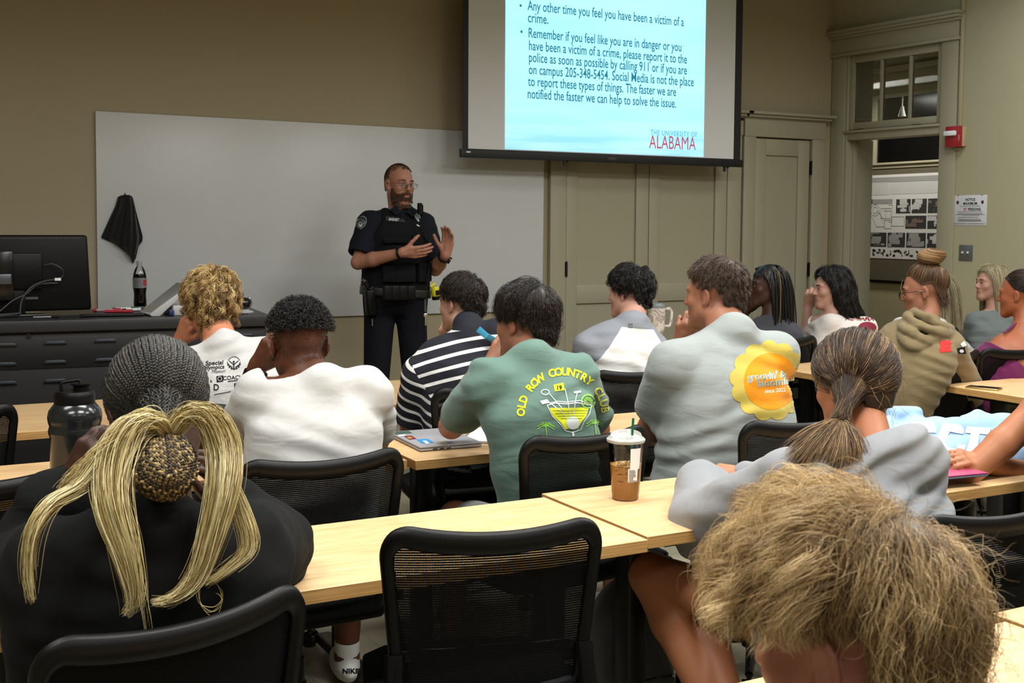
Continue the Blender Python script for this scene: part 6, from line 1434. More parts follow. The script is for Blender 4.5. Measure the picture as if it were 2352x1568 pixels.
# --- nearer people
def pony():
    P = person('person with a low ponytail and gold necklace in a heather grey sweatshirt', head=(1962, 882, 2.12), hyaw=-3, hpitch=12, hs=1.0, neck=(2000, 1035, 1.98), sh=((1835, 1105, 1.98), (2092, 1062, 1.90)), hip=(2.12, 1.90, .5),
               ws=(.17, .16, .165, .165, .14), ds=(.12, .115, .115, .115, .08), bend=.05, skin_m=skin('skin_warm', '#a8704e'), sleeve=2, ar=1.05, slr=1.16, neck_r=.048, collar=.070, ch_=-.045, shirt=cloth_mat('sweat_heather', '#85878a', folds=.5, stretch=(3, 3, 7)), legs='short', leg_m=cloth_mat('sweat_shorts', '#85878a'), seed=101, h=.0045, wr=.0055, infl=.010, shl=.42, legpts=[((1492, 1318, 2.52), (1640, 1640, 2.30)), ((1590, 1345, 2.50), (1700, 1700, 2.20))], shirt_name='sweatshirt',
               arms=[dict(e=(1620, 1205, 2.38), w=(1612, 1108, 2.56), cuff=1.05), dict(e=(1985, 1180, 2.36), w=(1712, 1092, 2.50), cuff=.97, hand=dict(d=(1640, 1088, 2.54), n=(.2, -.75, .7), side=-1, curl=(35, 45, 30), spread=1, thumb=(18, 20), s=.92))])
    rs = np.random.RandomState(59); acc = lambda v: hairline(v, .6, -.15, -.68); L = lambda p: (np.array(p) - P.Hc) @ P.R / P.s
    tie = L(at(1928, 968, 1.99))
    D = scalp_dirs(15000, rs, acc); a = slerp_paths(rs, D, tie, 12, (.004, .020), .007, .004)
    band = .5 + .5 * np.sin(D[:, 0] * 27 + 5 * D[:, 2] + 2 * np.sin(D[:, 1] * 9) + rs.randn(len(D)) * .35); rn = np.clip(.08 + .28 * rs.rand(len(D)) + .65 * (band > .84) * (.4 + .6 * rs.rand(len(D))) + .35 * np.clip(-D[:, 2], 0, 1) * rs.rand(len(D)), 0, 1)
    n = 3800; K = 16; u = np.linspace(0, 1, K)[None, :, None]; ang = rs.rand(n, 1, 1); spread = (ang - .35)
    e1 = L(at(1820, 1048, 1.93)); e2 = L(at(1975, 1062, 1.93)); end = e1 + (e2 - e1) * ang + rs.randn(n, 1, 3) * .012; mid = (tie + end) / 2 + np.array((0, -.022, .03)) + rs.randn(n, 1, 3) * .004
    t = tie * (1 - u) ** 2 + 2 * mid * u * (1 - u) + end * u * u + rs.randn(n, 1, 3) * .004 * np.sin(np.pi * np.minimum(u * 2, 1) / 2)
    w, rw_ = fall_hair(rs, 40, 12, .05, lambda v: hairline(v, .6, -.2, -.7) & (v[:, 2] < .1), lift=.3, grav=.7, noise=.25, layer=(.01, .026))
    hm = hair_mat('hair_balayage', [(0, '#20160f'), (.35, '#453224'), (.65, '#7a5d3f'), (1, '#c9a877')])
    put_hair(P, 'hair', [(a, rn, 1), (t, np.clip(.3 + .7 * rs.rand(n), 0, 1), 1), (w, rw_, .6)], hm, .00055, scalp_cap(acc, .008), .1)
    tw = P.Hc + (tie * P.s) @ P.R.T - P.loc; td = nrm(P.R @ ((e1 + e2) / 2 - tie)); m = MB()
    for k in range(3):
        c = tw + td * (k - 1) * .004; u_ = nrm(np.cross(td, (0, 0, 1))); v_ = np.cross(td, u_); m.tube([c + (u_ * math.cos(a_) + v_ * math.sin(a_) * .8) * .0145 for a_ in np.linspace(0, 6.28, 20)], .0028, 6)
    m.build('hair_tie', M_FAB, P.o, smooth=True)
    c = P.Nb + (nrm(P.Hc - P.Nb)) * .0; m = MB(); n_ = nrm(nrm(P.Hc - P.Nb) + P.fr[:, 1] * -.15); u_ = nrm(np.cross(n_, P.fr[:, 1])); v_ = np.cross(n_, u_); m.tube([c - P.loc + (u_ * math.cos(a_) + v_ * math.sin(a_)) * .0575 for a_ in np.linspace(0, 6.28, 40)], .0013, 6); m.build('necklace', mat('gold', '#b8913f', .25, 1), P.o, smooth=True)
pony()
def nearblond():
    P = person('person with thick wavy dark blond hair sitting nearest the camera', head=(1968, 1470, .72), hyaw=-20, hpitch=10, hs=.86, neck=(1990, 1850, .66), sh=((1500, 2080, .68), (2420, 2040, .60)), hip=(.72, .60, .5),
               ws=(.165, .155, .165, .175, .15), bend=.04, skin_m=skin('skin_blush', '#b27a66'), sleeve=.6, shirt=cloth_mat('tee_navy', '#20242c'), leg_m=JEAN, seed=111, h=.005, legs='long',
               arms=[dict(e=np.array([.44, .86, .78]), w=np.array([.60, 1.08, .78]), hand=dict(d=(1, .3, 0), n=(0, 0, 1), **REST)), dict(e=np.array([1.02, .84, .78]), w=np.array([.86, 1.08, .78]), hand=dict(d=(-1, .3, 0), n=(0, 0, 1), side=-1, **REST))])
    rs = np.random.RandomState(61); acc = lambda v: hairline(v, .6, .03, -.72)
    parts = []
    wh = np.array((.035, -.055, .112))   # whorl towards the right of the crown
    cr = nrm((wh - SKC) / SKR)
    a, r1 = fall_hair(rs, 30000, 16, .085, acc, crown=tuple(cr), lift=.22, swirl=.7, grav=.30, noise=.03, layer=(.003, .012), locks=420, lock_r=.008, clump=.5, adhere=.45, curl=(.0045, .12), comb=(-.15, .1, 0), lenfn=lambda v: np.clip(.62 + .55 * v[:, 2] - .2 * v[:, 0], .28, 1.3))
    b, r2 = fall_hair(rs, 12000, 16, .10, lambda v: hairline(v, .6, -.1, -.5) & (v[:, 1] > -.15) & (v[:, 2] > .42), crown=tuple(cr), lift=.5, swirl=.5, grav=.22, noise=.05, layer=(.010, .034), locks=240, lock_r=.008, clump=.35, adhere=.1, curl=(.008, .09), comb=(-.25, .6, 0))
    c, r3 = fall_hair(rs, 350, 14, .06, acc, crown=tuple(cr), lift=.7, swirl=.6, grav=.3, noise=.15, layer=(.015, .035), curl=(.006, .05))
    hm = hair_mat('hair_dark_blond', [(0, '#33261a'), (.25, '#735a3c'), (.55, '#b09060'), (1, '#ecd09c')])
    def cull(p, r, z0, y0): k = ~((p[:, :, 2] < z0) & (p[:, :, 1] > y0)).any(1); return p[k], r[k]
    a, r1 = cull(a, r1, .016, -.050); b, r2 = cull(b, r2, .02, -.02); c, r3 = cull(c, r3, .02, -.03)
    put_hair(P, 'hair', [(a, r1, 1), (b, np.clip(r2 + .2, 0, 1), 1), (c, r3, .6)], hm, .00030, scalp_cap(acc, .014), .1)
nearblond()
def braid_paths(center, amp, turns):
    """three interlaced strands around each centre line; center (n,K,3)"""
    T = np.gradient(center, axis=1); T /= np.linalg.norm(T, axis=2, keepdims=True) + 1e-9; out_ = center - SKC; out_ -= T * (out_ * T).sum(2, keepdims=True); out_ /= np.linalg.norm(out_, axis=2, keepdims=True) + 1e-9; S = np.cross(T, out_)
    L = np.cumsum(np.linalg.norm(np.diff(center, axis=1, prepend=center[:, :1]), axis=2), axis=1); res = []
    for k in range(3):
        th = 2 * np.pi * (L / turns + k / 3); res.append(center + S * (np.sin(th) * amp)[..., None] + out_ * (np.sin(2 * th) * amp * .55)[..., None])
    return np.concatenate(res)
def braids_near():
    P = person('person in black with dark braids, a braided bun and two blond ponytails', head=(362, 948, 2.10), hyaw=4, hpitch=34, hs=1.0, neck=(352, 1170, 1.96), sh=((122, 1315, 2.0), (548, 1268, 2.03)), hip=(.40, 2.17, .48), dy=.05,
               ws=(.21, .21, .22, .215, .17), ds=(.12, .12, .12, .12, .085), bend=.03, skin_m=SK_DEEP, sleeve=2, ar=1.15, slr=1.2, neck_r=.055, collar=.072, shirt=cloth_mat('sweat_black', '#050506', folds=.4, stretch=(3, 3, 7)), leg_m=BLKP, seed=121, h=.0055, wr=.003, infl=.012, shirt_name='sweatshirt',
               arms=[dict(e=(70, 1330, 2.36), w=(165, 1105, 2.36), cuff=.88, hand=dict(d=(238, 985, 2.30), n=(-.75, -.5, .2), side=1, curl=(30, 45, 30), thumb=(20, 15))), dict(e=(600, 1260, 2.36), w=(500, 1150, 2.42), cuff=.9, hand=dict(d=(485, 1000, 2.34), n=(.75, -.4, .2), side=-1, curl=(30, 45, 30)))])
    rs = np.random.RandomState(67); L = lambda p: (np.array(p) - P.Hc) @ P.R / P.s
    tie = L(at(384, 1010, 1.985)); acc = lambda v: hairline(v, .55, -.10, -.66)
    # cornrow braids run from the hairline over the crown to the tie
    td = nrm((tie - SKC) / SKR); e1 = nrm(np.cross(td, (1, 0, 0))); e2 = np.cross(td, e1); D = []
    for k in range(46):
        a = 2 * math.pi * k / 46
        for om in np.linspace(2.9, .6, 60):
            d = td * math.cos(om) + (e1 * math.cos(a) + e2 * math.sin(a)) * math.sin(om)
            if acc(d[None])[0]: D.append(d); break
    D = np.array(D); a = slerp_paths(rs, D, tie, 110, (.002, .004), .004, .010); br = braid_paths(a, .0042, .018)
    hm = hair_mat('hair_cornrow', [(0, '#0c0b0a'), (.5, '#1d1b18'), (.75, '#24211d'), (1, '#3b362d')]); nb = len(a)
    cap2 = scalp_cap(acc, .006)
    f, r2 = fall_hair(rs, 2600, 5, .010, acc, lift=1.0, grav=.1, noise=.4, layer=(.010, .016))
    put_hair(P, 'hair', [(br, .35 + .6 * rs.rand(nb * 3), 1), (f, r2 * .3, .06)], hm, .0036, cap2, .0, sides=5)
    # bun of braids, dark and blond
    bl = hair_mat('hair_bun_mixed', [(0, '#14100c'), (.35, '#2b2218'), (.6, '#6d5834'), (1, '#c9ae74')])
    bc = L(at(375, 1070, 1.955)); n = 26; K = 90; cen = []
    for k in range(n):
        a0 = math.pi * (k / (n - 1)) ; u = np.linspace(.02, .98, K); phi = (k / (n - 1) - .5) * 2.9; th = u * math.pi
        x = np.sin(th) * np.sin(phi); y = -np.sin(th) * np.cos(phi); z = np.cos(th); cen.append(np.stack([x * .052, y * .036, z * .060], -1) + bc)
    for k in range(6):
        u = np.linspace(0, 1, K); an = 3.3 + u * 2.8; rr = 1.0 + .012 * k; cen.append(np.stack([.053 * np.cos(an) * rr * (1 - .12 * k), -.028 - .004 * k + 0 * u, .055 * np.sin(an) * rr * (1 - .06 * k)], -1) + bc)
    cen = np.array(cen); U = 'x'; bb = braid_paths(cen + 0, .0036, .016); core = MB().sphere((0, 0, 0), (.047, .031, .055), 24, 16)
    Vc = np.array(core.v) + bc; Fc = [f_ for f_ in core.f]
    rnb = np.concatenate([np.clip(np.tile(rs.rand(len(cen)) * .85 - .05, 1) + .1 * j, 0, 1) for j in range(3)])
    put_hair(P, 'braided_bun', [(bb, rnb, 1)], bl, .0028, (Vc, np.array(Fc)), .0, sides=5)
    # blond ponytails left and right of the bun
    BM = hair_mat('hair_blond_extension', [(0, '#6e5c34'), (.35, '#b09a60'), (.7, '#d8c68c'), (1, '#f0e6bc')], rough=.35)
    def tail(name, pts, n, wid, seed, label):
        r2_ = np.random.RandomState(seed); C = np.array([L(at(*p)) for p in pts]); K = 26; m_ = len(C) - 1; t_ = np.linspace(0, m_, K); out = []
        W_ = np.interp(t_, np.arange(m_ + 1), wid)
        path = np.array([[.5 * ((2 * p1) + (p2 - p0) * f_ + (2 * p0 - 5 * p1 + 4 * p2 - p3) * f_ ** 2 + (3 * p1 - p0 - 3 * p2 + p3) * f_ ** 3)] for u in t_ for i in [min(int(u), m_ - 1)] for f_ in [u - i] for p0, p1, p2, p3 in [(C[max(i - 1, 0)], C[i], C[i + 1], C[min(i + 2, m_)])]])[:, 0]
        off = r2_.randn(n, 1, 3) * np.array((.72, .4, .45)); off2 = r2_.randn(n, 1, 3) * .004; ln = .72 + .28 * r2_.rand(n, 1)
        uu = np.linspace(0, 1, K)[None] * ln; idx = uu * (K - 1); i0 = np.clip(idx.astype(int), 0, K - 2); ff = (idx - i0)[..., None]; base = path[i0] * (1 - ff) + path[i0 + 1] * ff; ww = (W_[i0] * (1 - ff[..., 0]) + W_[i0 + 1] * ff[..., 0])[..., None]
        S_ = base + off * ww + off2 * np.sin(uu * 7 + r2_.rand(n, 1) * 6)[..., None]
        return S_, r2_.rand(n)
    A1 = tail('', [(384, 1000, 1.97), (350, 960, 1.955), (300, 975, 1.95), (262, 1050, 1.94), (255, 1150, 1.90), (290, 1270, 1.885), (310, 1370, 1.885), (290, 1410, 1.885)], 1100, (.006, .009, .012, .016, .014, .010, .007, .002), 1, '')
    A2 = tail('', [(384, 1000, 1.97), (340, 965, 1.955), (270, 1000, 1.95), (190, 1110, 1.93), (110, 1160, 1.90), (72, 1230, 1.89), (65, 1320, 1.89), (75, 1385, 1.89)], 320, (.005, .008, .010, .008, .007, .006, .005, .003), 2, '')
    A3 = tail('', [(384, 1000, 1.97), (330, 975, 1.955), (250, 1020, 1.945), (180, 1080, 1.94), (128, 1135, 1.94)], 150, (.004, .006, .007, .004, .002), 3, '')
    A4 = tail('', [(380, 1000, 1.97), (330, 1000, 1.95), (290, 1100, 1.90), (310, 1230, 1.875), (330, 1380, 1.87), (342, 1465, 1.88)], 16, (.004, .006, .006, .005, .004, .001), 4, '')
    put_hair(P, 'ponytail', [(A1[0], A1[1], 1), (A2[0], A2[1], 1), (A3[0], A3[1], 1), (A4[0], A4[1], .8)], BM, .00062)
    B1 = tail('', [(390, 1000, 1.97), (430, 950, 1.955), (480, 955, 1.95), (515, 1030, 1.945), (515, 1120, 1.90), (485, 1240, 1.885), (450, 1330, 1.885), (400, 1375, 1.885), (350, 1383, 1.885)], 1200, (.006, .009, .013, .015, .014, .011, .008, .005, .002), 5, '')
    B2 = tail('', [(390, 1000, 1.97), (440, 955, 1.955), (500, 990, 1.95), (525, 1100, 1.93), (560, 1190, 1.90), (570, 1260, 1.89), (520, 1310, 1.885), (470, 1345, 1.885)], 260, (.005, .008, .010, .008, .010, .009, .007, .004), 6, '')
    B3 = tail('', [(450, 1340, 1.88), (460, 1385, 1.876), (490, 1405, 1.876), (508, 1385, 1.876), (500, 1355, 1.878), (470, 1345, 1.88)], 4, (.001,) * 6, 7, '')
    put_hair(P, 'ponytail', [(B1[0], B1[1], 1), (B2[0], B2[1], 1), (B3[0], B3[1], .8)], BM, .00062)
    tw = P.Hc + (tie * P.s) @ P.R.T - P.loc; m = MB(); ax = nrm(at(375, 1070, 1.955) - at(384, 1000, 1.97)); u_ = nrm(np.cross(ax, (0, 1, 0))); v_ = np.cross(ax, u_)
    for k in range(3): m.tube([tw + ax * (k - 1) * .005 + (u_ * math.cos(a_) * .030 + v_ * math.sin(a_) * .018) for a_ in np.linspace(0, 6.28, 24)], .003, 6)
    m.build('hair_tie', M_FAB, P.o, smooth=True)
    S_, E_, Wr = P.arms[0]; ax = nrm(E_ - Wr); c = Wr + ax * .03 - P.loc; u_ = nrm(np.cross(ax, (0, 1, 0))); v_ = np.cross(ax, u_); m = MB(); m.tube([c + (u_ * math.cos(a_) + v_ * math.sin(a_)) * .036 for a_ in np.linspace(0, 6.28, 24)], .007, 8, sq=(1, 1.6)); m.build('wristwatch', M_BLACKG, P.o, smooth=True)
braids_near()
def rightedge():
    P = person('person with long pale blond hair at the right edge, arm reaching over the table', head=(2462, 722, 2.35), hyaw=-28, hpitch=8, hs=1.0, neck=(2500, 850, 2.28), sh=((2385, 945, 2.36), (2600, 950, 2.15)), hip=(3.02, 2.05, .5),
               ws=(.16, .145, .15, .155, .13), ds=(.11, .1, .11, .11, .075), bend=.04, skin_m=skin('skin_bronze_light', '#a06a48'), tank=True, ar=1.0, neck_r=.047, shirt=cloth_mat('top_black', '#121214'), leg_m=JEAN, seed=131, h=.0045, shirt_name='tank_top',
               arms=[dict(e=(2215, 1095, 2.40), w=(2100, 1165, 2.52), hand=dict(d=(2020, 1190, 2.56), n=(0, -.3, 1), side=1, **REST)), dict(e=(2480, 1110, 2.40), w=(2248, 1062, 2.40), hand=dict(d=(2165, 1036, 2.40), n=(.1, -.6, .8), side=-1, curl=(30, 50, 30), spread=3, thumb=(20, 12), s=.92))],
               shirt_extra=lambda P: [Pr(lambda Q: (Q - (P.Hp + P.fr[:, 2] * P.L * .80)) @ P.fr[:, 2], P.Hp - .6, P.Hp + .9, 'i', .006)])
    rs = np.random.RandomState(71); acc = lambda v: hairline(v, .5, -.12, -.6)
    a, r1 = fall_hair(rs, 5000, 18, .40, acc, crown=(0, .2, 1), lift=.04, swirl=.0, grav=1.3, noise=.03, layer=(.005, .020), locks=150, lock_r=.009, clump=.25)
    put_hair(P, 'hair', [(a, r1, 1)], MATS.get('x') or bpy.data.materials['hair_platinum'], .0007, scalp_cap(acc, .010))
rightedge()
# ================================================================ the officer in front of the whiteboard
def officer():
    navy = cloth_mat('uniform_navy', '#10131b'); vestm = cloth_mat('vest_black', '#0b0c0f', folds=.2)
    Y = 6.40
    P = person('police officer with glasses and beard in dark uniform, gesturing before the whiteboard', head=(917, 424, Y), hyaw=172, hpitch=3, hroll=-3, hs=1.0, neck=(921, 484, Y), sh=((970, 519, Y - .05), (851, 515, Y + .02)), hip=tuple(at(908, 688, Y)),
               ws=(.175, .165, .18, .185, .155), ds=(.125, .125, .13, .13, .085), bend=.0, skin_m=skin('skin_officer', '#9d725d', '#8a4a44'), sleeve=.80, ar=1.0, slr=1.14, neck_r=.06, collar=.068, ch_=-.01, shirt=navy, legs='long', leg_m=cloth_mat('uniform_trousers', '#0d0f16'), seed=141, h=.0045, wr=.002, stand=True, shoes=False, nose=1.05, jaw=1.08, infl=.006,
               arms=[dict(e=(1000, 618, Y - .12), w=(1024, 585, Y - .30), hand=dict(d=(1031, 540, Y - .32), n=(.75, .55, .1), side=1, curl=(14, 22, 16), spread=1, thumb=(42, 12))),
                     dict(e=(822, 603, Y - .04), w=(924, 580, Y - .27), hand=dict(d=(985, 578, Y - .32), n=(.25, -.85, -.40), side=-1, curl=(10, 14, 8), spread=2, thumb=(48, 8)))])
    o = P.o; o['category'] = 'police officer'; o['category'] = 'person'
    # boots
    for hj, kn, an, fd in P.legs:
        b = an.copy(); b[2] = .045; V = [ell(b + fd * .05 + np.array([0, 0, .012]), (.05, .14, .055), np.stack([np.cross(fd, (0, 0, 1)), fd, (0, 0, 1)], 1)), rc(b, b + np.array([0, 0, .12]), .05, .055), Pr((lambda P_: .004 - P_[:, 2]), b - .3, b + .3, 'i', .004)]
        t = sdf_obj('boot', V, M_BLACKG, o, .009, None); t.data.transform(Matrix.Translation(-Vector(P.loc.tolist())))
    # armour vest over the shirt
    fr, Hp, L_ = P.fr, P.Hp, P.L; g = .034
    v0 = P.tor(g); top = P.Nb; F = lambda x, y, z: Hp + fr @ np.array((x, y, z))
    prims = [v0]
    for S_ in (P.arms[0][0], P.arms[1][0]): prims.append(rc(P.Nb - fr[:, 2] * .05, P.Nb * .45 + S_ * .55 - fr[:, 2] * .012, .078, .070, k=.03))
    prims += [Pr(lambda Q: -(Q - F(0, 0, .06)) @ fr[:, 2], v0.lo, v0.hi, 'i', .01), Pr(lambda Q: np.abs((Q - Hp) @ fr[:, 0]) - np.interp((Q - Hp) @ fr[:, 2], [L_ * .5, L_ * .72, L_ * .85, L_], [.5, .17, .135, .125]), v0.lo, v0.hi, 'i', .02)]
    ax_n = nrm(P.Hc - P.Nb); prims.append(Pr(rc(P.Nb - fr[:, 2] * .03 + fr[:, 1] * .035, P.Nb + ax_n * .2 + fr[:, 1] * .02, .082, .095).f, P.Nb - .3, P.Nb + .3, 's', .01))
    s_in = P.tor(.013); prims.append(Pr(s_in.f, s_in.lo, s_in.hi, 's', .003))
    V = sdf_obj('vest', prims, vestm, o, .006); V.data.transform(Matrix.Translation(-Vector(P.loc.tolist())))
    toL = lambda p: np.array(p) - P.loc
    # pouches on the vest: soft boxes following its front
    def front(px, py):      # point on the vest at a photo pixel, with its normal
        key = V.name
        if key not in BVHS: BVHS[key] = BVHTree.FromPolygons([v_.co[:] for v_ in V.data.vertices], [tuple(p.vertices) for p in V.data.polygons])
        r = Vector(ray(px, py).tolist()).normalized(); h_, no, i_, d_ = BVHS[key].ray_cast(Vector((CC - P.loc).tolist()), r, 12)
        if h_ is None: h_ = Vector(toL(at(px, py, Y - .15)).tolist()); no = -r
        if no.dot(r) > 0: no = -no
        return np.array(h_), np.array(no)
    def pouch(px, py, w, h, d, nm, mt=vestm, bev=.008):
        c, n = front(px, py); n[2] = 0; n = nrm(n); u = np.cross((0, 0, 1), n); MB().obox(c + n * d * .4, u, n, (0, 0, 1), w / 2, d / 2, h / 2).build(nm, mt, o, bevel=bev, segs=3); return c, n, u
    for px in (902, 930): pouch(px, 628, .12, .10, .03, 'pouch')
    pouch(912, 552, .16, .035, .022, 'pouch'); pouch(962, 560, .10, .10, .03, 'pouch'); pouch(970, 625, .10, .11, .035, 'pouch')
    d = D2(); d.poly(q_((886, 497), (930, 501), (930, 511), (886, 507))); pxdecal(P, mat('tape_dark', '#22231f', .8), d, 'name_tape', off=.003, target=V)
    d = D2(); d.text('BARNET', 893, -507, 8.5, width=23, bold=.2, rot=-.08); pxdecal(P, mat('silver_thread', '#b8bcc0', .5), d, 'name_lettering', off=.005, target=V)
    d = D2(); d.poly(q_((956, 515), (966, 520), (965, 522), (957, 519))); pxdecal(P, mat('silver_thread', '#b8bcc0', .5), d, 'pen_clip', off=.004, target=V)
    # shirt collar, badge, patch
    ax = nrm(P.Hc - P.Nb)
    for sx in (-1, 1):
        a_, b_, c_, e_ = F(sx * .012, .098, L_ * .985), F(sx * .050, .070, L_ * 1.05), F(sx * .082, .085, L_ * .995), F(sx * .048, .122, L_ * .935)
        MB().add([toL(p) for p in (a_, b_, c_, e_)] + [toL(p + fr[:, 1] * .006) for p in (a_, b_, c_, e_)], [(0, 1, 2, 3), (7, 6, 5, 4), (0, 4, 5, 1), (1, 5, 6, 2), (2, 6, 7, 3), (3, 7, 4, 0)]).build('collar', navy, o, bevel=.002)
    d = D2(); sh = lambda cx_, cy_, k: [(cx_ + x * k, cy_ + y * k) for x, y in ((-.9, .8), (-.4, 1.05), (0, .9), (.4, 1.05), (.9, .8), (1, .1), (.7, -.6), (0, -1.15), (-.7, -.6), (-1, .1))]
    d.poly(sh(829, -511, 14)); pxdecal(P, mat('patch_silver', '#7c8487', .7), d, 'shoulder_patch', off=.004)
    d = D2(); d.poly(sh(829, -511, 12.3)); pxdecal(P, mat('patch_black', '#14171c', .8), d, 'shoulder_patch_field', off=.0048)
    d = D2(); d.arctext('POLICE', 829, -513, 7.2, 160, 20, 5.2, bold=.1); d.circ(829, -514, 4.6, 14); d.poly(q_((823, 518), (835, 518), (829, 523))); d.line(q_((819, 512), (823, 516)), 1.2); d.line(q_((839, 512), (835, 516)), 1.2); pxdecal(P, mat('patch_thread', '#aab3b4', .7), d, 'shoulder_patch_design', off=.0056)
    d = D2(); d.circ(829, -514, 2.6, 12); pxdecal(P, mat('patch_field', '#46525a', .8), d, 'shoulder_patch_design', off=.0062)
    c, n = front(958, 500); bm_ = MB(); u = nrm(np.cross((0, 0, 1), n)); w_ = np.cross(n, u)
    bm_.prism([(x * .020, y * .028) for x, y in ((0, 1.1), (.6, .9), (1, .4), (.9, -.3), (.5, -.9), (0, -1.15), (-.5, -.9), (-.9, -.3), (-1, .4), (-.6, .9))], .002, .008, (u, w_, n), c); bm_.build('badge', mat('badge_silver', '#9aa3a8', .3, .9), o, bevel=.001)
    # radio microphone, its cord, radio antenna
    c, n = front(962, 497); MB().obox(c + n * .03 + np.array((0, 0, .02)), nrm(np.cross((0, 0, 1), n)), n, (0, 0, 1), .011, .010, .028).build('radio_microphone', M_BLACK, o, bevel=.006, segs=3)
    p0 = toL(at(963, 505, Y - .22)); pts = [toL(at(x, y, Y - .20)) for x, y in ((964, 500), (966, 525), (976, 545), (986, 560), (988, 590), (984, 625), (980, 650))]; MB().tube(pts, .004, 8).build('radio_cord', M_BLACK, o, smooth=True)
    c = toL(at(964, 480, Y - .17)); MB().tube([c - np.array((0, 0, .03)), c + np.array((0, 0, .035))], .014, 12).build('flashlight', M_BLACK, o, smooth=True)
    # duty belt and what hangs on it
    def belt(zc, g_, h_, nm, mt):
        t = P.tor(g_); pr = [t, Pr(lambda Q: np.abs((Q - F(0, 0, zc)) @ fr[:, 2]) - h_, t.lo, t.hi, 'i', .004)]; b = sdf_obj(nm, pr, mt, o, .007); b.data.transform(Matrix.Translation(-Vector(P.loc.tolist()))); return b
    B = belt(.045, .038, .026, 'duty_belt', mat('belt_black', '#0b0b0c', .45))
    def hang(px, py, dy_, w, h, d, nm, mt=M_BLACK, bev=.008, tilt=0):
        c = toL(at(px, py, Y + dy_)); r = math.radians(tilt); R_ = (math.cos(r), 0, math.sin(r)), (0, 1, 0), (-math.sin(r), 0, math.cos(r)); return MB().obox(c, *R_, w / 2, d / 2, h / 2).build(nm, mt, o, bevel=bev, segs=3)
    for px in (890, 908, 926, 944): hang(px, 672, -.20, .052, .085, .03, 'belt_pouch')
    h_ = hang(851, 694, -.06, .06, .15, .055, 'holster', M_BLACK, .012, 4); hang(843, 655, -.06, .035, .085, .035, 'pistol_grip', M_BLACKG, .01, 38); hang(858, 662, -.06, .07, .04, .045, 'holster_hood', M_BLACK, .01, 30)
    c = toL(at(855, 740, Y - .07)); MB().tube([c + np.array((0, 0, .02)), c - np.array((0, 0, .02))], .004, 8).build('buckle_tag', M_STEEL, o)
    yl = mat('taser_yellow', '#c9c21c', .45); a_, b_ = toL(at(999, 658, Y - .14)), toL(at(1003, 688, Y - .14)); m = MB().tube([a_ + (b_ - a_) * t for t in (0, .25, .5, .72)], [.026, .028, .028, .027], 12); m.build('stun_gun', yl, o, bevel=.003)
    MB().tube([a_ + (b_ - a_) * .72, b_], [.028, .026], 12).build('stun_gun_muzzle', M_BLACK, o, bevel=.003); MB().obox(a_ + (b_ - a_) * .45 + np.array((0, -.027, 0)), (1, 0, 0), (0, 1, 0), (0, 0, 1), .012, .003, .014).build('stun_gun_mark', M_BLACK, o)
    MB().tube([a_ + np.array((-.03, 0, .0)), a_ + np.array((.0, 0, .02))], .009, 8).build('stun_gun_grip', yl, o)
    # keys
    kc = toL(at(977, 690, Y - .19)); km = mat('key_metal', '#c9c3a8', .3, .8); m = MB()
    for i in range(6): m.tube([kc + np.array((.005 * math.cos(k), .0, .007 * math.sin(k) - i * .012)) for k in np.linspace(0, 6.28, 9)], .0012, 5)
    m.build('key_chain', M_STEEL, o); m = MB(); k0 = kc + np.array((0, -.004, -.085)); m.sphere(k0, (.013, .003, .012), 12, 8); m.box(k0[0] - .004, k0[0] + .004, k0[1] - .002, k0[1] + .002, k0[2] - .06, k0[2] - .01); m.box(k0[0], k0[0] + .010, k0[1] - .002, k0[1] + .002, k0[2] - .055, k0[2] - .045); m.build('key', km, o)
    # wristband and watch
    for i, (fc_, nm, r) in enumerate(((.10, 'wristwatch', .033), (.06, 'wristband', .033))):
        S_, E_, Wr = P.arms[i]; ax_ = nrm(E_ - Wr); c = toL(Wr + ax_ * (.025 if i == 0 else .012)); u_ = nrm(np.cross(ax_, (0, 0, 1))); v_ = np.cross(ax_, u_)
        m = MB().tube([c + (u_ * math.cos(a) + v_ * math.sin(a)) * r for a in np.linspace(0, 6.28, 24)], .0042, 8, sq=(1, 1)); m.tube([c + ax_ * .007 + (u_ * math.cos(a) + v_ * math.sin(a)) * (r + .001) for a in np.linspace(0, 6.28, 24)], .0042, 8)
        w = m.build(nm, M_BLACK, o, smooth=True)
        if i == 0: q = nrm(nrm(CC - Wr) + np.array((.8, 0, 0))); q = nrm(q - ax_ * (q @ ax_)); MB().tube([c + q * .033 + ax_ * .004, c + q * .043 + ax_ * .004], .021, 20).build('watch_case', M_BLACKG, w, smooth=True)
    # glasses
    L = lambda *p: P.Hc + P.R @ (np.array(p) * P.s) - P.loc; g = MB(); fm = mat('glasses_wire', '#4a4c50', .25, .8)
    for x in (-1, 1):
        g.tube([L(x * .032 + .0235 * math.copysign(abs(math.cos(k)) ** .7, math.cos(k)), .112, -.003 + .0155 * math.copysign(abs(math.sin(k)) ** .7, math.sin(k))) for k in np.linspace(0, 6.28, 28)], .0011, 6)
        g.tube([L(x * .055, .111, .006), L(x * .074, .095, .007), L(x * .081, .03, .005), L(x * .083, -.004, .002)], .0012, 6)
    g.tube([L(-.0085, .113, .0), L(0, .116, .004), L(.0085, .113, .0)], .0011, 6); gb = g.build('glasses', fm, o, smooth=True)
    for x in (-1, 1): MB().add([L(x * .032 + .0225 * math.cos(k), .1122, -.003 + .0145 * math.sin(k)) for k in np.linspace(0, 6.28, 20, endpoint=False)], [tuple(range(20))]).build('lens', M_GLASS, gb)
    eyes(o, P.Hc, P.R, P.s, P.loc, iris='#3c4a58', brow='#3a281d', browr=.0026)
    # cropped hair and beard
    rs = np.random.RandomState(77)
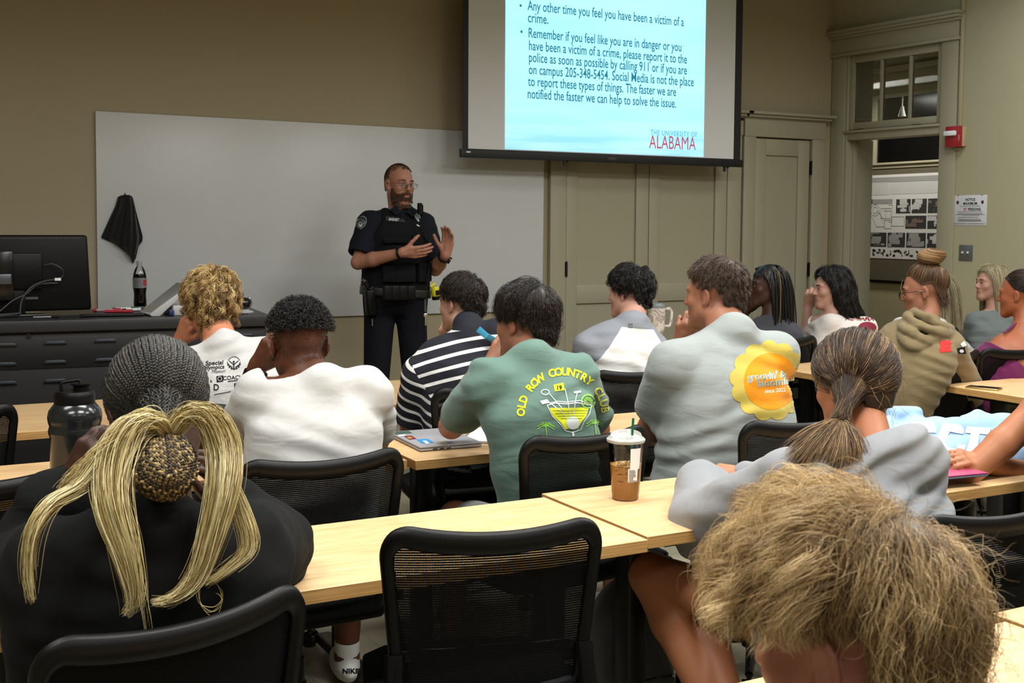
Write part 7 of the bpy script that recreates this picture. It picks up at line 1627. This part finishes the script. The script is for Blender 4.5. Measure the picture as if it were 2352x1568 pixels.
    acc = lambda v: (v[:, 2] > np.where(v[:, 1] > .15, .52, np.where(v[:, 1] > -.2, -.02, -.50))) & ~((v[:, 1] > .52) & (np.abs(v[:, 0]) > .28)) & (v[:, 1] < .74)
    a, r1 = fall_hair(rs, 5200, 4, .007, acc, lift=.9, grav=.2, noise=.25, layer=(.0015, .004))
    n = 9000; th = rs.uniform(-1.45, 1.45, n); z = rs.uniform(-.112, -.022, n)
    edge = -.048 - .0 * th; keep = (z < np.interp(np.abs(th), [0, .28, .5, .8, 1.1, 1.45], [-.040, -.042, -.052, -.052, -.036, -.005])) & ~((np.abs(th) < .20) & (z > -.070) & (z < -.053)) 
    th, z = th[keep], z[keep]; d_ = np.stack([np.sin(th), np.cos(th) * .9, np.zeros_like(th)], -1)
    bv = BVHTree.FromPolygons([v_.co[:] for v_ in o.data.vertices], [tuple(p.vertices) for p in o.data.polygons]); pts = []; nn = []
    for t_, zz in zip(th, z):
        dl = np.array((math.sin(t_), math.cos(t_), -.35 if zz < -.09 else 0.0)); dl /= np.linalg.norm(dl); org = np.array((0, .018, max(zz, -.088)))
        far = P.Hc + P.R @ ((org + dl * .2) * P.s) - P.loc; dr = -(P.R @ dl); h_, no, i_, ds_ = bv.ray_cast(Vector(far.tolist()), Vector(dr.tolist()), .2)
        if h_ is None: continue
        pts.append((np.array(h_) + P.loc - P.Hc) @ P.R / P.s); nn.append((np.array(no) @ P.R))
    pts = np.array(pts); nn = np.array(nn); u = np.linspace(0, 1, 4)[None, :, None]; ln = (.004 + .004 * rs.rand(len(pts)) + .006 * (pts[:, 2] < -.085))[:, None, None]
    bd = pts[:, None] + (nn[:, None] * .55 + np.array((0, 0, -.9)) * (.4 + .6 * u) + rs.randn(len(pts), 1, 3) * .25) * u * ln
    hm = hair_mat('hair_cropped', [(0, '#241a15'), (.5, '#3a2a20'), (1, '#5d4c40')]); hb = hair_mat('beard_brown', [(0, '#2a1a12'), (.5, '#48301f'), (1, '#6e5038')])
    put_hair(P, 'hair', [(a, r1, .7)], hm, .0009); put_hair(P, 'beard', [(bd, rs.rand(len(bd)), .8)], hb, .0009)
officer()
# ================================================================ things on the tables
TTOP = TZ
def laptop():
    t = empty('laptop', (1.688, 3.680, TTOP), math.radians(-3)); tag(t, 'closed grey laptop with stickers under the elbow of the green t-shirt', 'laptop')
    gm = mat('space_grey', '#9c9ca0', .4, .1); MB().box(-.113, .113, -.158, .158, .002, .0115).build('base', gm, t, bevel=.004); MB().box(-.113, .113, -.158, .158, .0125, .0175).build('lid', gm, t, bevel=.003)
    m = MB()
    for y in (-.06, -.035, -.01): m.box(y - .008, y + .008, -.1586, -.157, .005, .0085)
    m.build('port', M_BLACK, t)
    for x in (-.09, .09):
        for y in (-.13, .13): MB().lathe([(.006, 0), (.006, .002)], (x, y, 0), 10).build('rubber_foot', M_BLACK, t)
    st = lambda x0, x1, y0, y1, c, nm, z=.0176: MB().prism([(x0, y0), (x1 - .006, y0 + .004), (x1, y1 - .004), (x0 + .008, y1)], z, z + .0006).build('sticker', mat(nm, c, .4), t)
    st(-.10, -.065, -.02, .055, '#6b2036', 'sticker_maroon'); st(-.098, -.075, -.005, .03, '#b0883a', 'sticker_gold', .0183); st(-.085, -.035, -.105, -.025, '#2f86c0', 'sticker_blue'); st(-.075, -.055, -.12, -.06, '#d8dde0', 'sticker_white', .0183); st(-.03, .0, -.13, -.09, '#b9a890', 'sticker_tan'); st(-.11, -.04, .09, .15, '#3f5550', 'sticker_teal_dark'); st(-.11, -.075, .06, .085, '#d8dde0', 'sticker_white')
laptop()
def notebook():
    p = atz(1118, 1008, TTOP); t = empty('spiral_notebook', (p[0] + .05, p[1] + .02, TTOP), math.radians(-38)); tag(t, 'open spiral notebook with white pages beside the laptop', 'notebook')
    MB().box(-.10, .10, -.13, .13, 0, .008).build('pages', M_WHITE, t); MB().box(-.105, .10, -.135, .135, -.0, .001).build('cover', M_BLACK, t); m = MB()
    for i in range(24): y = -.125 + i * .0108; m.tube([(-.103 + .006 * math.cos(k), y, .005 + .006 * math.sin(k)) for k in np.linspace(0, 6.28, 10)], .0009, 5)
    m.build('spiral_wire', M_STEEL, t)
notebook()
def coffee():
    p = atz(1436, 1145, TTOP); t = empty('iced_coffee_cup', (p[0], p[1], TTOP)); tag(t, 'clear plastic cup of iced coffee with a green straw on the maple table', 'cup')
    g = glass_mat('cup_plastic', (.90, .91, .90, 1)); k = 1.0
    P = [(.034, 0), (.0365, .004), (.0375, .018), (.0385, .020), (.0395, .042), (.0405, .044), (.0485, .160), (.0505, .162), (.0505, .166)]
    MB().lathe(P, n=48, capt=False).build('cup_body', g, t, smooth=True)
    cf = N('iced_coffee'); cf.set(Roughness=.25); v = cf.coords((1, 1, 1)); sp = cf.n('ShaderNodeSeparateXYZ'); cf.l(v, sp.inputs[0]); n = cf.noise(v, 22, 3, .5)
    f = cf.math('ADD', cf.math('MULTIPLY', sp.outputs[2], 7.0), cf.math('MULTIPLY', n, .35)); cr = cf.n('ShaderNodeValToRGB'); cf.l(f, cr.inputs[0]); e = cr.color_ramp.elements; e[0].position = .1; e[0].color = lin('#d88f2c'); e[1].position = .9; e[1].color = lin('#ffbe5a'); cf.l(cr.outputs[0], cf.b.inputs['Base Color'])
    MB().lathe([(.0335, .002), (.0365, .018), (.0385, .042), (.0425, .097)], n=48).build('coffee', cf.m, t, smooth=True)
    ice = mat('ice', '#d9a95c', .1); 
    for i, (x, y) in enumerate(((.012, -.02), (-.018, -.01), (.0, .015), (.022, .005))): MB().obox((x, y, .093), nrm((1, .3 * i, .2)), nrm((-.3 * i, 1, 0)), nrm(np.cross(nrm((1, .3 * i, .2)), nrm((-.3 * i, 1, 0)))), .011, .011, .009).build('ice_cube', ice, t, bevel=.003)
    lid = N('lid_plastic'); lid.set(Roughness=.15, Alpha=.55); lid.b.inputs['Base Color'].default_value = lin('#dedfda')
    MB().lathe([(.052, .160), (.0535, .163), (.0535, .168), (.049, .172), (.047, .171)], n=48, capb=False, capt=False).build('lid_rim', lid.m, t, smooth=True)
    m = MB(); V = []; n_ = 48     # slanted drinking lid
    for k in range(n_): a = 2 * math.pi * k / n_; V.append((.047 * math.cos(a), .047 * math.sin(a), .171))
    for k in range(n_): a = 2 * math.pi * k / n_; V.append((.042 * math.cos(a), .042 * math.sin(a), .180 + .008 * math.cos(a - .9)))
    for k in range(n_): a = 2 * math.pi * k / n_; V.append((.037 * math.cos(a), .037 * math.sin(a), .174 + .004 * math.cos(a - .9)))
    m.add(V, [(r_ * n_ + k, r_ * n_ + (k + 1) % n_, (r_ + 1) * n_ + (k + 1) % n_, (r_ + 1) * n_ + k) for r_ in (0, 1) for k in range(n_)] + [tuple(2 * n_ + k for k in range(n_))]); m.build('lid_dome', lid.m, t, smooth=True)
    MB().tube([(.012, -.004, .06), (.022, .002, .17), (.027, .005, .222)], .0036, 10).build('straw', mat('straw_green', '#0b5a3a', .35), t, smooth=True)
    fx = nrm(np.array(CC - np.array([p[0], p[1], 0])) * (1, 1, 0)); a0 = math.atan2(fx[1], fx[0])
    def wrap(a1, a2, z1, z2, mt, nm, off=.0006):
        V = []; K = 8
        for j in range(2):
            for i in range(K + 1):
                z = (z1, z2)[j]; r = np.interp(z, [q[1] for q in P], [q[0] for q in P]) + off; a = a0 + a1 + (a2 - a1) * i / K; V.append((r * math.cos(a), r * math.sin(a), z))
        return MB().add(V, [(i, i + 1, K + 2 + i, K + 1 + i) for i in range(K)])
    wrap(.28, 1.0, .090, .148, M_WHITE, 'l').build('order_label', M_WHITE, t); wrap(.16, .85, .055, .092, M_WHITE, 'l').build('order_label', M_WHITE, t)
    ink = mat('black_ink', '#1a1a1d', .6); m = MB(); rnd = random.Random(3)
    for i in range(8):
        z = .088 - i * .0042; q = wrap(.22, .22 + .3 + .3 * rnd.random(), z - .0016, z, ink, '', .0012); m.add(q.v, q.f)
    for z in (.115, .095, .075, .055): q = wrap(-.55, -.15, z, z + .0012, ink, '', .0006); m.add(q.v, q.f)
    for z in (.108, .094, .080, .066):
        for dz in (0, .010): q = wrap(-.02, .12, z + dz, z + dz + .0010, ink, '', .0006); m.add(q.v, q.f)
    m.build('cup_print', ink, t)
coffee()
def jug():
    y = 3.60; a, b, tp = at(117, 990, y), at(234, 985, y), at(175, 872, y); r = (b[0] - a[0]) / 2 * 1.06; x = at(172, 950, y)[0]; hz = tp[2] - TTOP
    t = empty('water_jug', (x, y, TTOP)); tag(t, 'large smoky grey plastic water jug with black screw lid', 'jug')
    s = N('smoky_plastic'); s.set(Roughness=.18); s.b.inputs['Base Color'].default_value = lin('#1b1e20'); k = hz / .30
    P = [(r * .86, 0), (r * .95, .012), (r * .95, .135 * k), (r * .99, .143 * k), (r * 1.0, .152 * k), (r * .97, .160 * k), (r * .95, .165 * k), (r * 1.0, .178 * k), (r * 1.02, .192 * k), (r * .97, .210 * k), (r * .80, .228 * k), (r * .74, .232 * k)]
    MB().lathe(P, n=48).build('body', s.m, t, smooth=True)
    MB().lathe([(r * .76, .226 * k), (r * .77, .255 * k), (r * .74, .262 * k), (r * .70, .268 * k)], n=48).build('lid', M_BLACK, t, smooth=True)
    MB().lathe([(.024, .262 * k), (.024, .282 * k), (.032, .286 * k), (.032, .290 * k)], (.02, 0, 0), 24).build('spout_cap', M_BLACK, t, smooth=True)
    MB().tube([(-.035, 0, .262 * k), (-.037, 0, .290 * k), (-.03, 0, .296 * k), (.012, 0, .300 * k), (.016, 0, .292 * k)], .0055, 8).build('carry_loop', M_BLACK, t, smooth=True)
jug()
def tumbler(px, py, hpx, name, label, cat, body, lid, handle=True, marble=False):
    p = atz(px, py, TTOP); dep = (p - CC) @ CF; h = hpx / FPX * dep; t = empty(name, (p[0], p[1], TTOP)); tag(t, label, cat); k = h / .27
    MB().lathe([(.032 * k, 0), (.036 * k, .004), (.038 * k, .085 * k), (.050 * k, .115 * k), (.052 * k, .235 * k), (.052 * k, .240 * k)], n=36).build('body', body, t, smooth=True)
    MB().lathe([(.053 * k, .236 * k), (.053 * k, .248 * k), (.046 * k, .254 * k), (.044 * k, .262 * k), (.03 * k, .265 * k)], n=36).build('lid', lid, t, smooth=True)
    if handle:
        a = math.radians(-20); d = np.array((math.cos(a), math.sin(a), 0)); z_ = np.array((0, 0, 1))
        MB().tube([d * .050 * k + z_ * .225 * k, d * .080 * k + z_ * .230 * k, d * .092 * k + z_ * .215 * k, d * .090 * k + z_ * .15 * k, d * .078 * k + z_ * .125 * k, d * .048 * k + z_ * .125 * k], .010 * k, 10).build('handle', body, t, smooth=True)
    MB().lathe([(.0385 * k, .086 * k), (.0385 * k, .092 * k)], n=36, capb=False, capt=False).build('band', mat('band_tan', '#a99a86', .4, .3), t, smooth=True)
    return t
mb_ = N('marbled_enamel'); mb_.set(Roughness=.35); cr = mb_.n('ShaderNodeValToRGB'); mb_.l(mb_.noise(mb_.coords((1, 1, 1)), 9, 4, .6, 3.5), cr.inputs[0]); e = cr.color_ramp.elements; e[0].position = .42; e[0].color = lin('#a79c94'); e[1].position = .55; e[1].color = lin('#ddd8d2'); mb_.l(cr.outputs[0], mb_.b.inputs['Base Color'])
tumbler(1507, 797, 104, 'insulated_tumbler', 'white marbled insulated tumbler with handle behind the raglan shirt', 'tumbler', mb_.m, mat('lid_grey', '#7e8587', .4))
tumbler(2302, 765, 62, 'insulated_tumbler', 'teal insulated tumbler in front of the pale blond hair', 'tumbler', mat('teal_enamel', '#5fae9c', .4), mat('teal_lid', '#8ec9be', .3))
def papercup():
    p = atz(2247, 775, TTOP); t = empty('paper_cup', (p[0], p[1], TTOP)); tag(t, 'white paper coffee cup with a white lid beside the bare arm', 'cup')
    MB().lathe([(.03, 0), (.042, .10)], n=28).build('cup_body', mat('paper_cup_body', '#c9c4b8', .6), t, smooth=True); MB().lathe([(.044, .098), (.045, .104), (.041, .108), (.038, .117), (.02, .118)], n=28).build('lid', M_WHITE, t, smooth=True)
papercup()
def phone():
    a, b, c = atz(2223, 881, TTOP), atz(2268, 892, TTOP), atz(2291, 891, TTOP); t = empty('smartphone', tuple((a + c) / 2 * (1, 1, 0) + np.array((0, 0, TTOP))), math.atan2((a - b)[1], (a - b)[0])); tag(t, 'smartphone with a gold edge lying on the maple table', 'phone')
    t.location = (4.545, 3.745, TTOP); t.rotation_euler.z = math.radians(112)
    MB().box(-.075, .075, -.036, .036, 0, .0085).build('body', mat('phone_gold', '#b59a63', .3, .8), t, bevel=.0035, segs=3); MB().box(-.072, .072, -.033, .033, .0084, .0092).build('screen', M_BLACKG, t, bevel=.0003)
phone()
def blue_hoodie():
    """sweatshirt piled on the table: a soft heap with a hood roll, drawstring and block letters"""
    c0 = np.array((3.28, 2.62, TTOP)); lb = cloth_mat('hoodie_light_blue', '#93b3d6', folds=.4, stretch=(3, 3, 6))
    A, B = at(2035, 950, 2.78), at(2325, 985, 2.70); ux = nrm((B - A) * (1, 1, 0)); L = lambda px, py, y: at(px, py, y)
    pr = []
    top = [L(2035, 962, 2.79), L(2090, 960, 2.79), L(2150, 964, 2.78), L(2210, 975, 2.77), L(2270, 972, 2.74), L(2330, 985, 2.70), L(2390, 1000, 2.66)]
    for p, q in zip(top[:-1], top[1:]): pr += [rc(p - (0, 0, .02), q - (0, 0, .02), .028, .028, k=.03), rc((p + np.array((0, -.08, 0))) * (1, 1, 0) + np.array((0, 0, .80)), (q + np.array((0, -.08, 0))) * (1, 1, 0) + np.array((0, 0, .80)), .05, .05, k=.05), rc((p + np.array((0, -.2, 0))) * (1, 1, 0) + np.array((0, 0, .765)), (q + np.array((0, -.2, 0))) * (1, 1, 0) + np.array((0, 0, .765)), .05, .05, k=.05), rc((p + np.array((0, -.32, 0))) * (1, 1, 0) + np.array((0, 0, .75)), (q + np.array((0, -.32, 0))) * (1, 1, 0) + np.array((0, 0, .75)), .04, .04, k=.05)]
    pr += [rc(L(2055, 952, 2.80), L(2105, 948, 2.80), .030, .022, k=.015), rc(L(2215, 966, 2.78), L(2248, 956, 2.79), .018, .020, k=.01), rc(L(2248, 956, 2.79), L(2290, 962, 2.77), .020, .018, k=.01)]
    pr.append(Pr(lambda Q: (TTOP + .001) - Q[:, 2], c0 - 1.5, c0 + 1.5, 'i', .004)); bb = np.array([p.lo for p in pr[:-1]]).min(0), np.array([p.hi for p in pr[:-1]]).max(0)
    fr = np.stack([ux, np.cross((0, 0, 1), ux), (0, 0, 1)], 1); pr.append(Pr(wrinkle(.0035, fr, c0, freq=(9, 12, 34), seed=5), bb[0], bb[1], 'd'))
    o = sdf_obj('folded_sweatshirt', pr, lb, None, .005, c0 * (1, 1, 0) + np.array((0, 0, TTOP)))
    tag(o, 'light blue hooded sweatshirt with white block letters heaped on the table', 'sweatshirt')
    P = Person(); P.loc = np.array(o.location); P.shirt = o
    wh = fabric_ink('ink_chalk', '#d5d4de')
    d = D2(); d.poly(q_((2095, 970), (2142, 969), (2150, 985), (2150, 995), (2115, 993), (2113, 1003), (2146, 1005), (2140, 1022), (2106, 1018), (2104, 1030), (2136, 1036), (2132, 1050), (2080, 1040)))
    d.poly(q_((2162, 972), (2205, 976), (2214, 988), (2212, 998), (2180, 992), (2172, 1020), (2176, 1028), (2195, 1032), (2200, 1020), (2218, 1024), (2210, 1046), (2195, 1052), (2160, 1046), (2150, 1030)))
    d.poly(q_((2220, 980), (2275, 984), (2272, 1000), (2250, 998), (2238, 1050), (2215, 1048), (2230, 997), (2216, 995)))
    d.poly(q_((2290, 990), (2345, 1002), (2342, 1018), (2312, 1010), (2308, 1020), (2330, 1028), (2322, 1050), (2272, 1044), (2276, 1030), (2300, 1034), (2282, 1016))); pxdecal(P, wh, d, 'print_lettering', off=.003)
    m = MB(); pts = [L(2228, 958, 2.765), L(2236, 956, 2.76), L(2232, 966, 2.745), L(2231, 985, 2.70), L(2233, 1005, 2.66), L(2240, 1022, 2.62)]; m.tube([p - P.loc for p in pts], .0035, 8); m.sphere(pts[3] - P.loc, .006, 8, 6); m.build('drawstring', cloth_mat('cord_blue', '#7ba3d0'), o, smooth=True)
blue_hoodie()
def tablet():
    p = atz(2155, 1078, TTOP + .01); t = empty('tablet_case', (p[0], p[1] - .0, .80), math.radians(-8)); tag(t, 'grey tablet with a pink edge lying under the fingers on the sweatshirt', 'tablet')
    q = at(2160, 1083, 2.40); t.location = (q[0], q[1], q[2] - .006)
    MB().box(-.11, .11, -.075, .075, 0, .007).build('body', mat('tablet_grey', '#6d7486', .4), t, bevel=.003); MB().box(-.11, .11, -.075, .075, .0072, .0105).build('cover', mat('tablet_pink', '#a8345f', .5), t, bevel=.001)
tablet()
def backpack():
    c = at(1440, 1400, 2.72); t = empty('backpack', (c[0], 2.72, 0)); tag(t, 'grey heather backpack with black straps under the table', 'backpack'); b = np.array((c[0], 2.72, 0))
    hm = cloth_mat('heather_canvas', '#4c4f55', scale=300); pr = [ell((b[0], b[1], .24), (.15, .10, .26), k=.03), ell((b[0] - .0, b[1] - .07, .16), (.12, .07, .13), k=.03), Pr(lambda Q: .004 - Q[:, 2], b - 1, b + 1, 'i', .004)]
    o = sdf_obj('bag_body', pr, hm, t, .008); o.data.transform(Matrix.Translation(-Vector(b.tolist()))); m = MB()
    m.tube([(-.05, -.06, .47), (-.09, -.14, .38), (-.07, -.16, .2), (-.09, -.13, .06)], .012, 6, sq=(1, 2)); m.build('strap', M_FAB, t, smooth=True); m = MB(); m.tube([(.06, -.05, .47), (.10, -.13, .36), (.09, -.15, .2), (.11, -.11, .06)], .012, 6, sq=(1, 2)); m.build('strap', M_FAB, t, smooth=True)
    MB().tube([(-.03, 0, .49), (0, 0, .53), (.03, 0, .49)], .007, 8).build('top_handle', M_FAB, t, smooth=True); MB().tube([(-.10, -.10, .22), (-.06, -.135, .245), (0, -.142, .25), (.06, -.135, .245), (.10, -.10, .22)], .003, 6).build('zipper', M_BLACKG, t)
backpack()
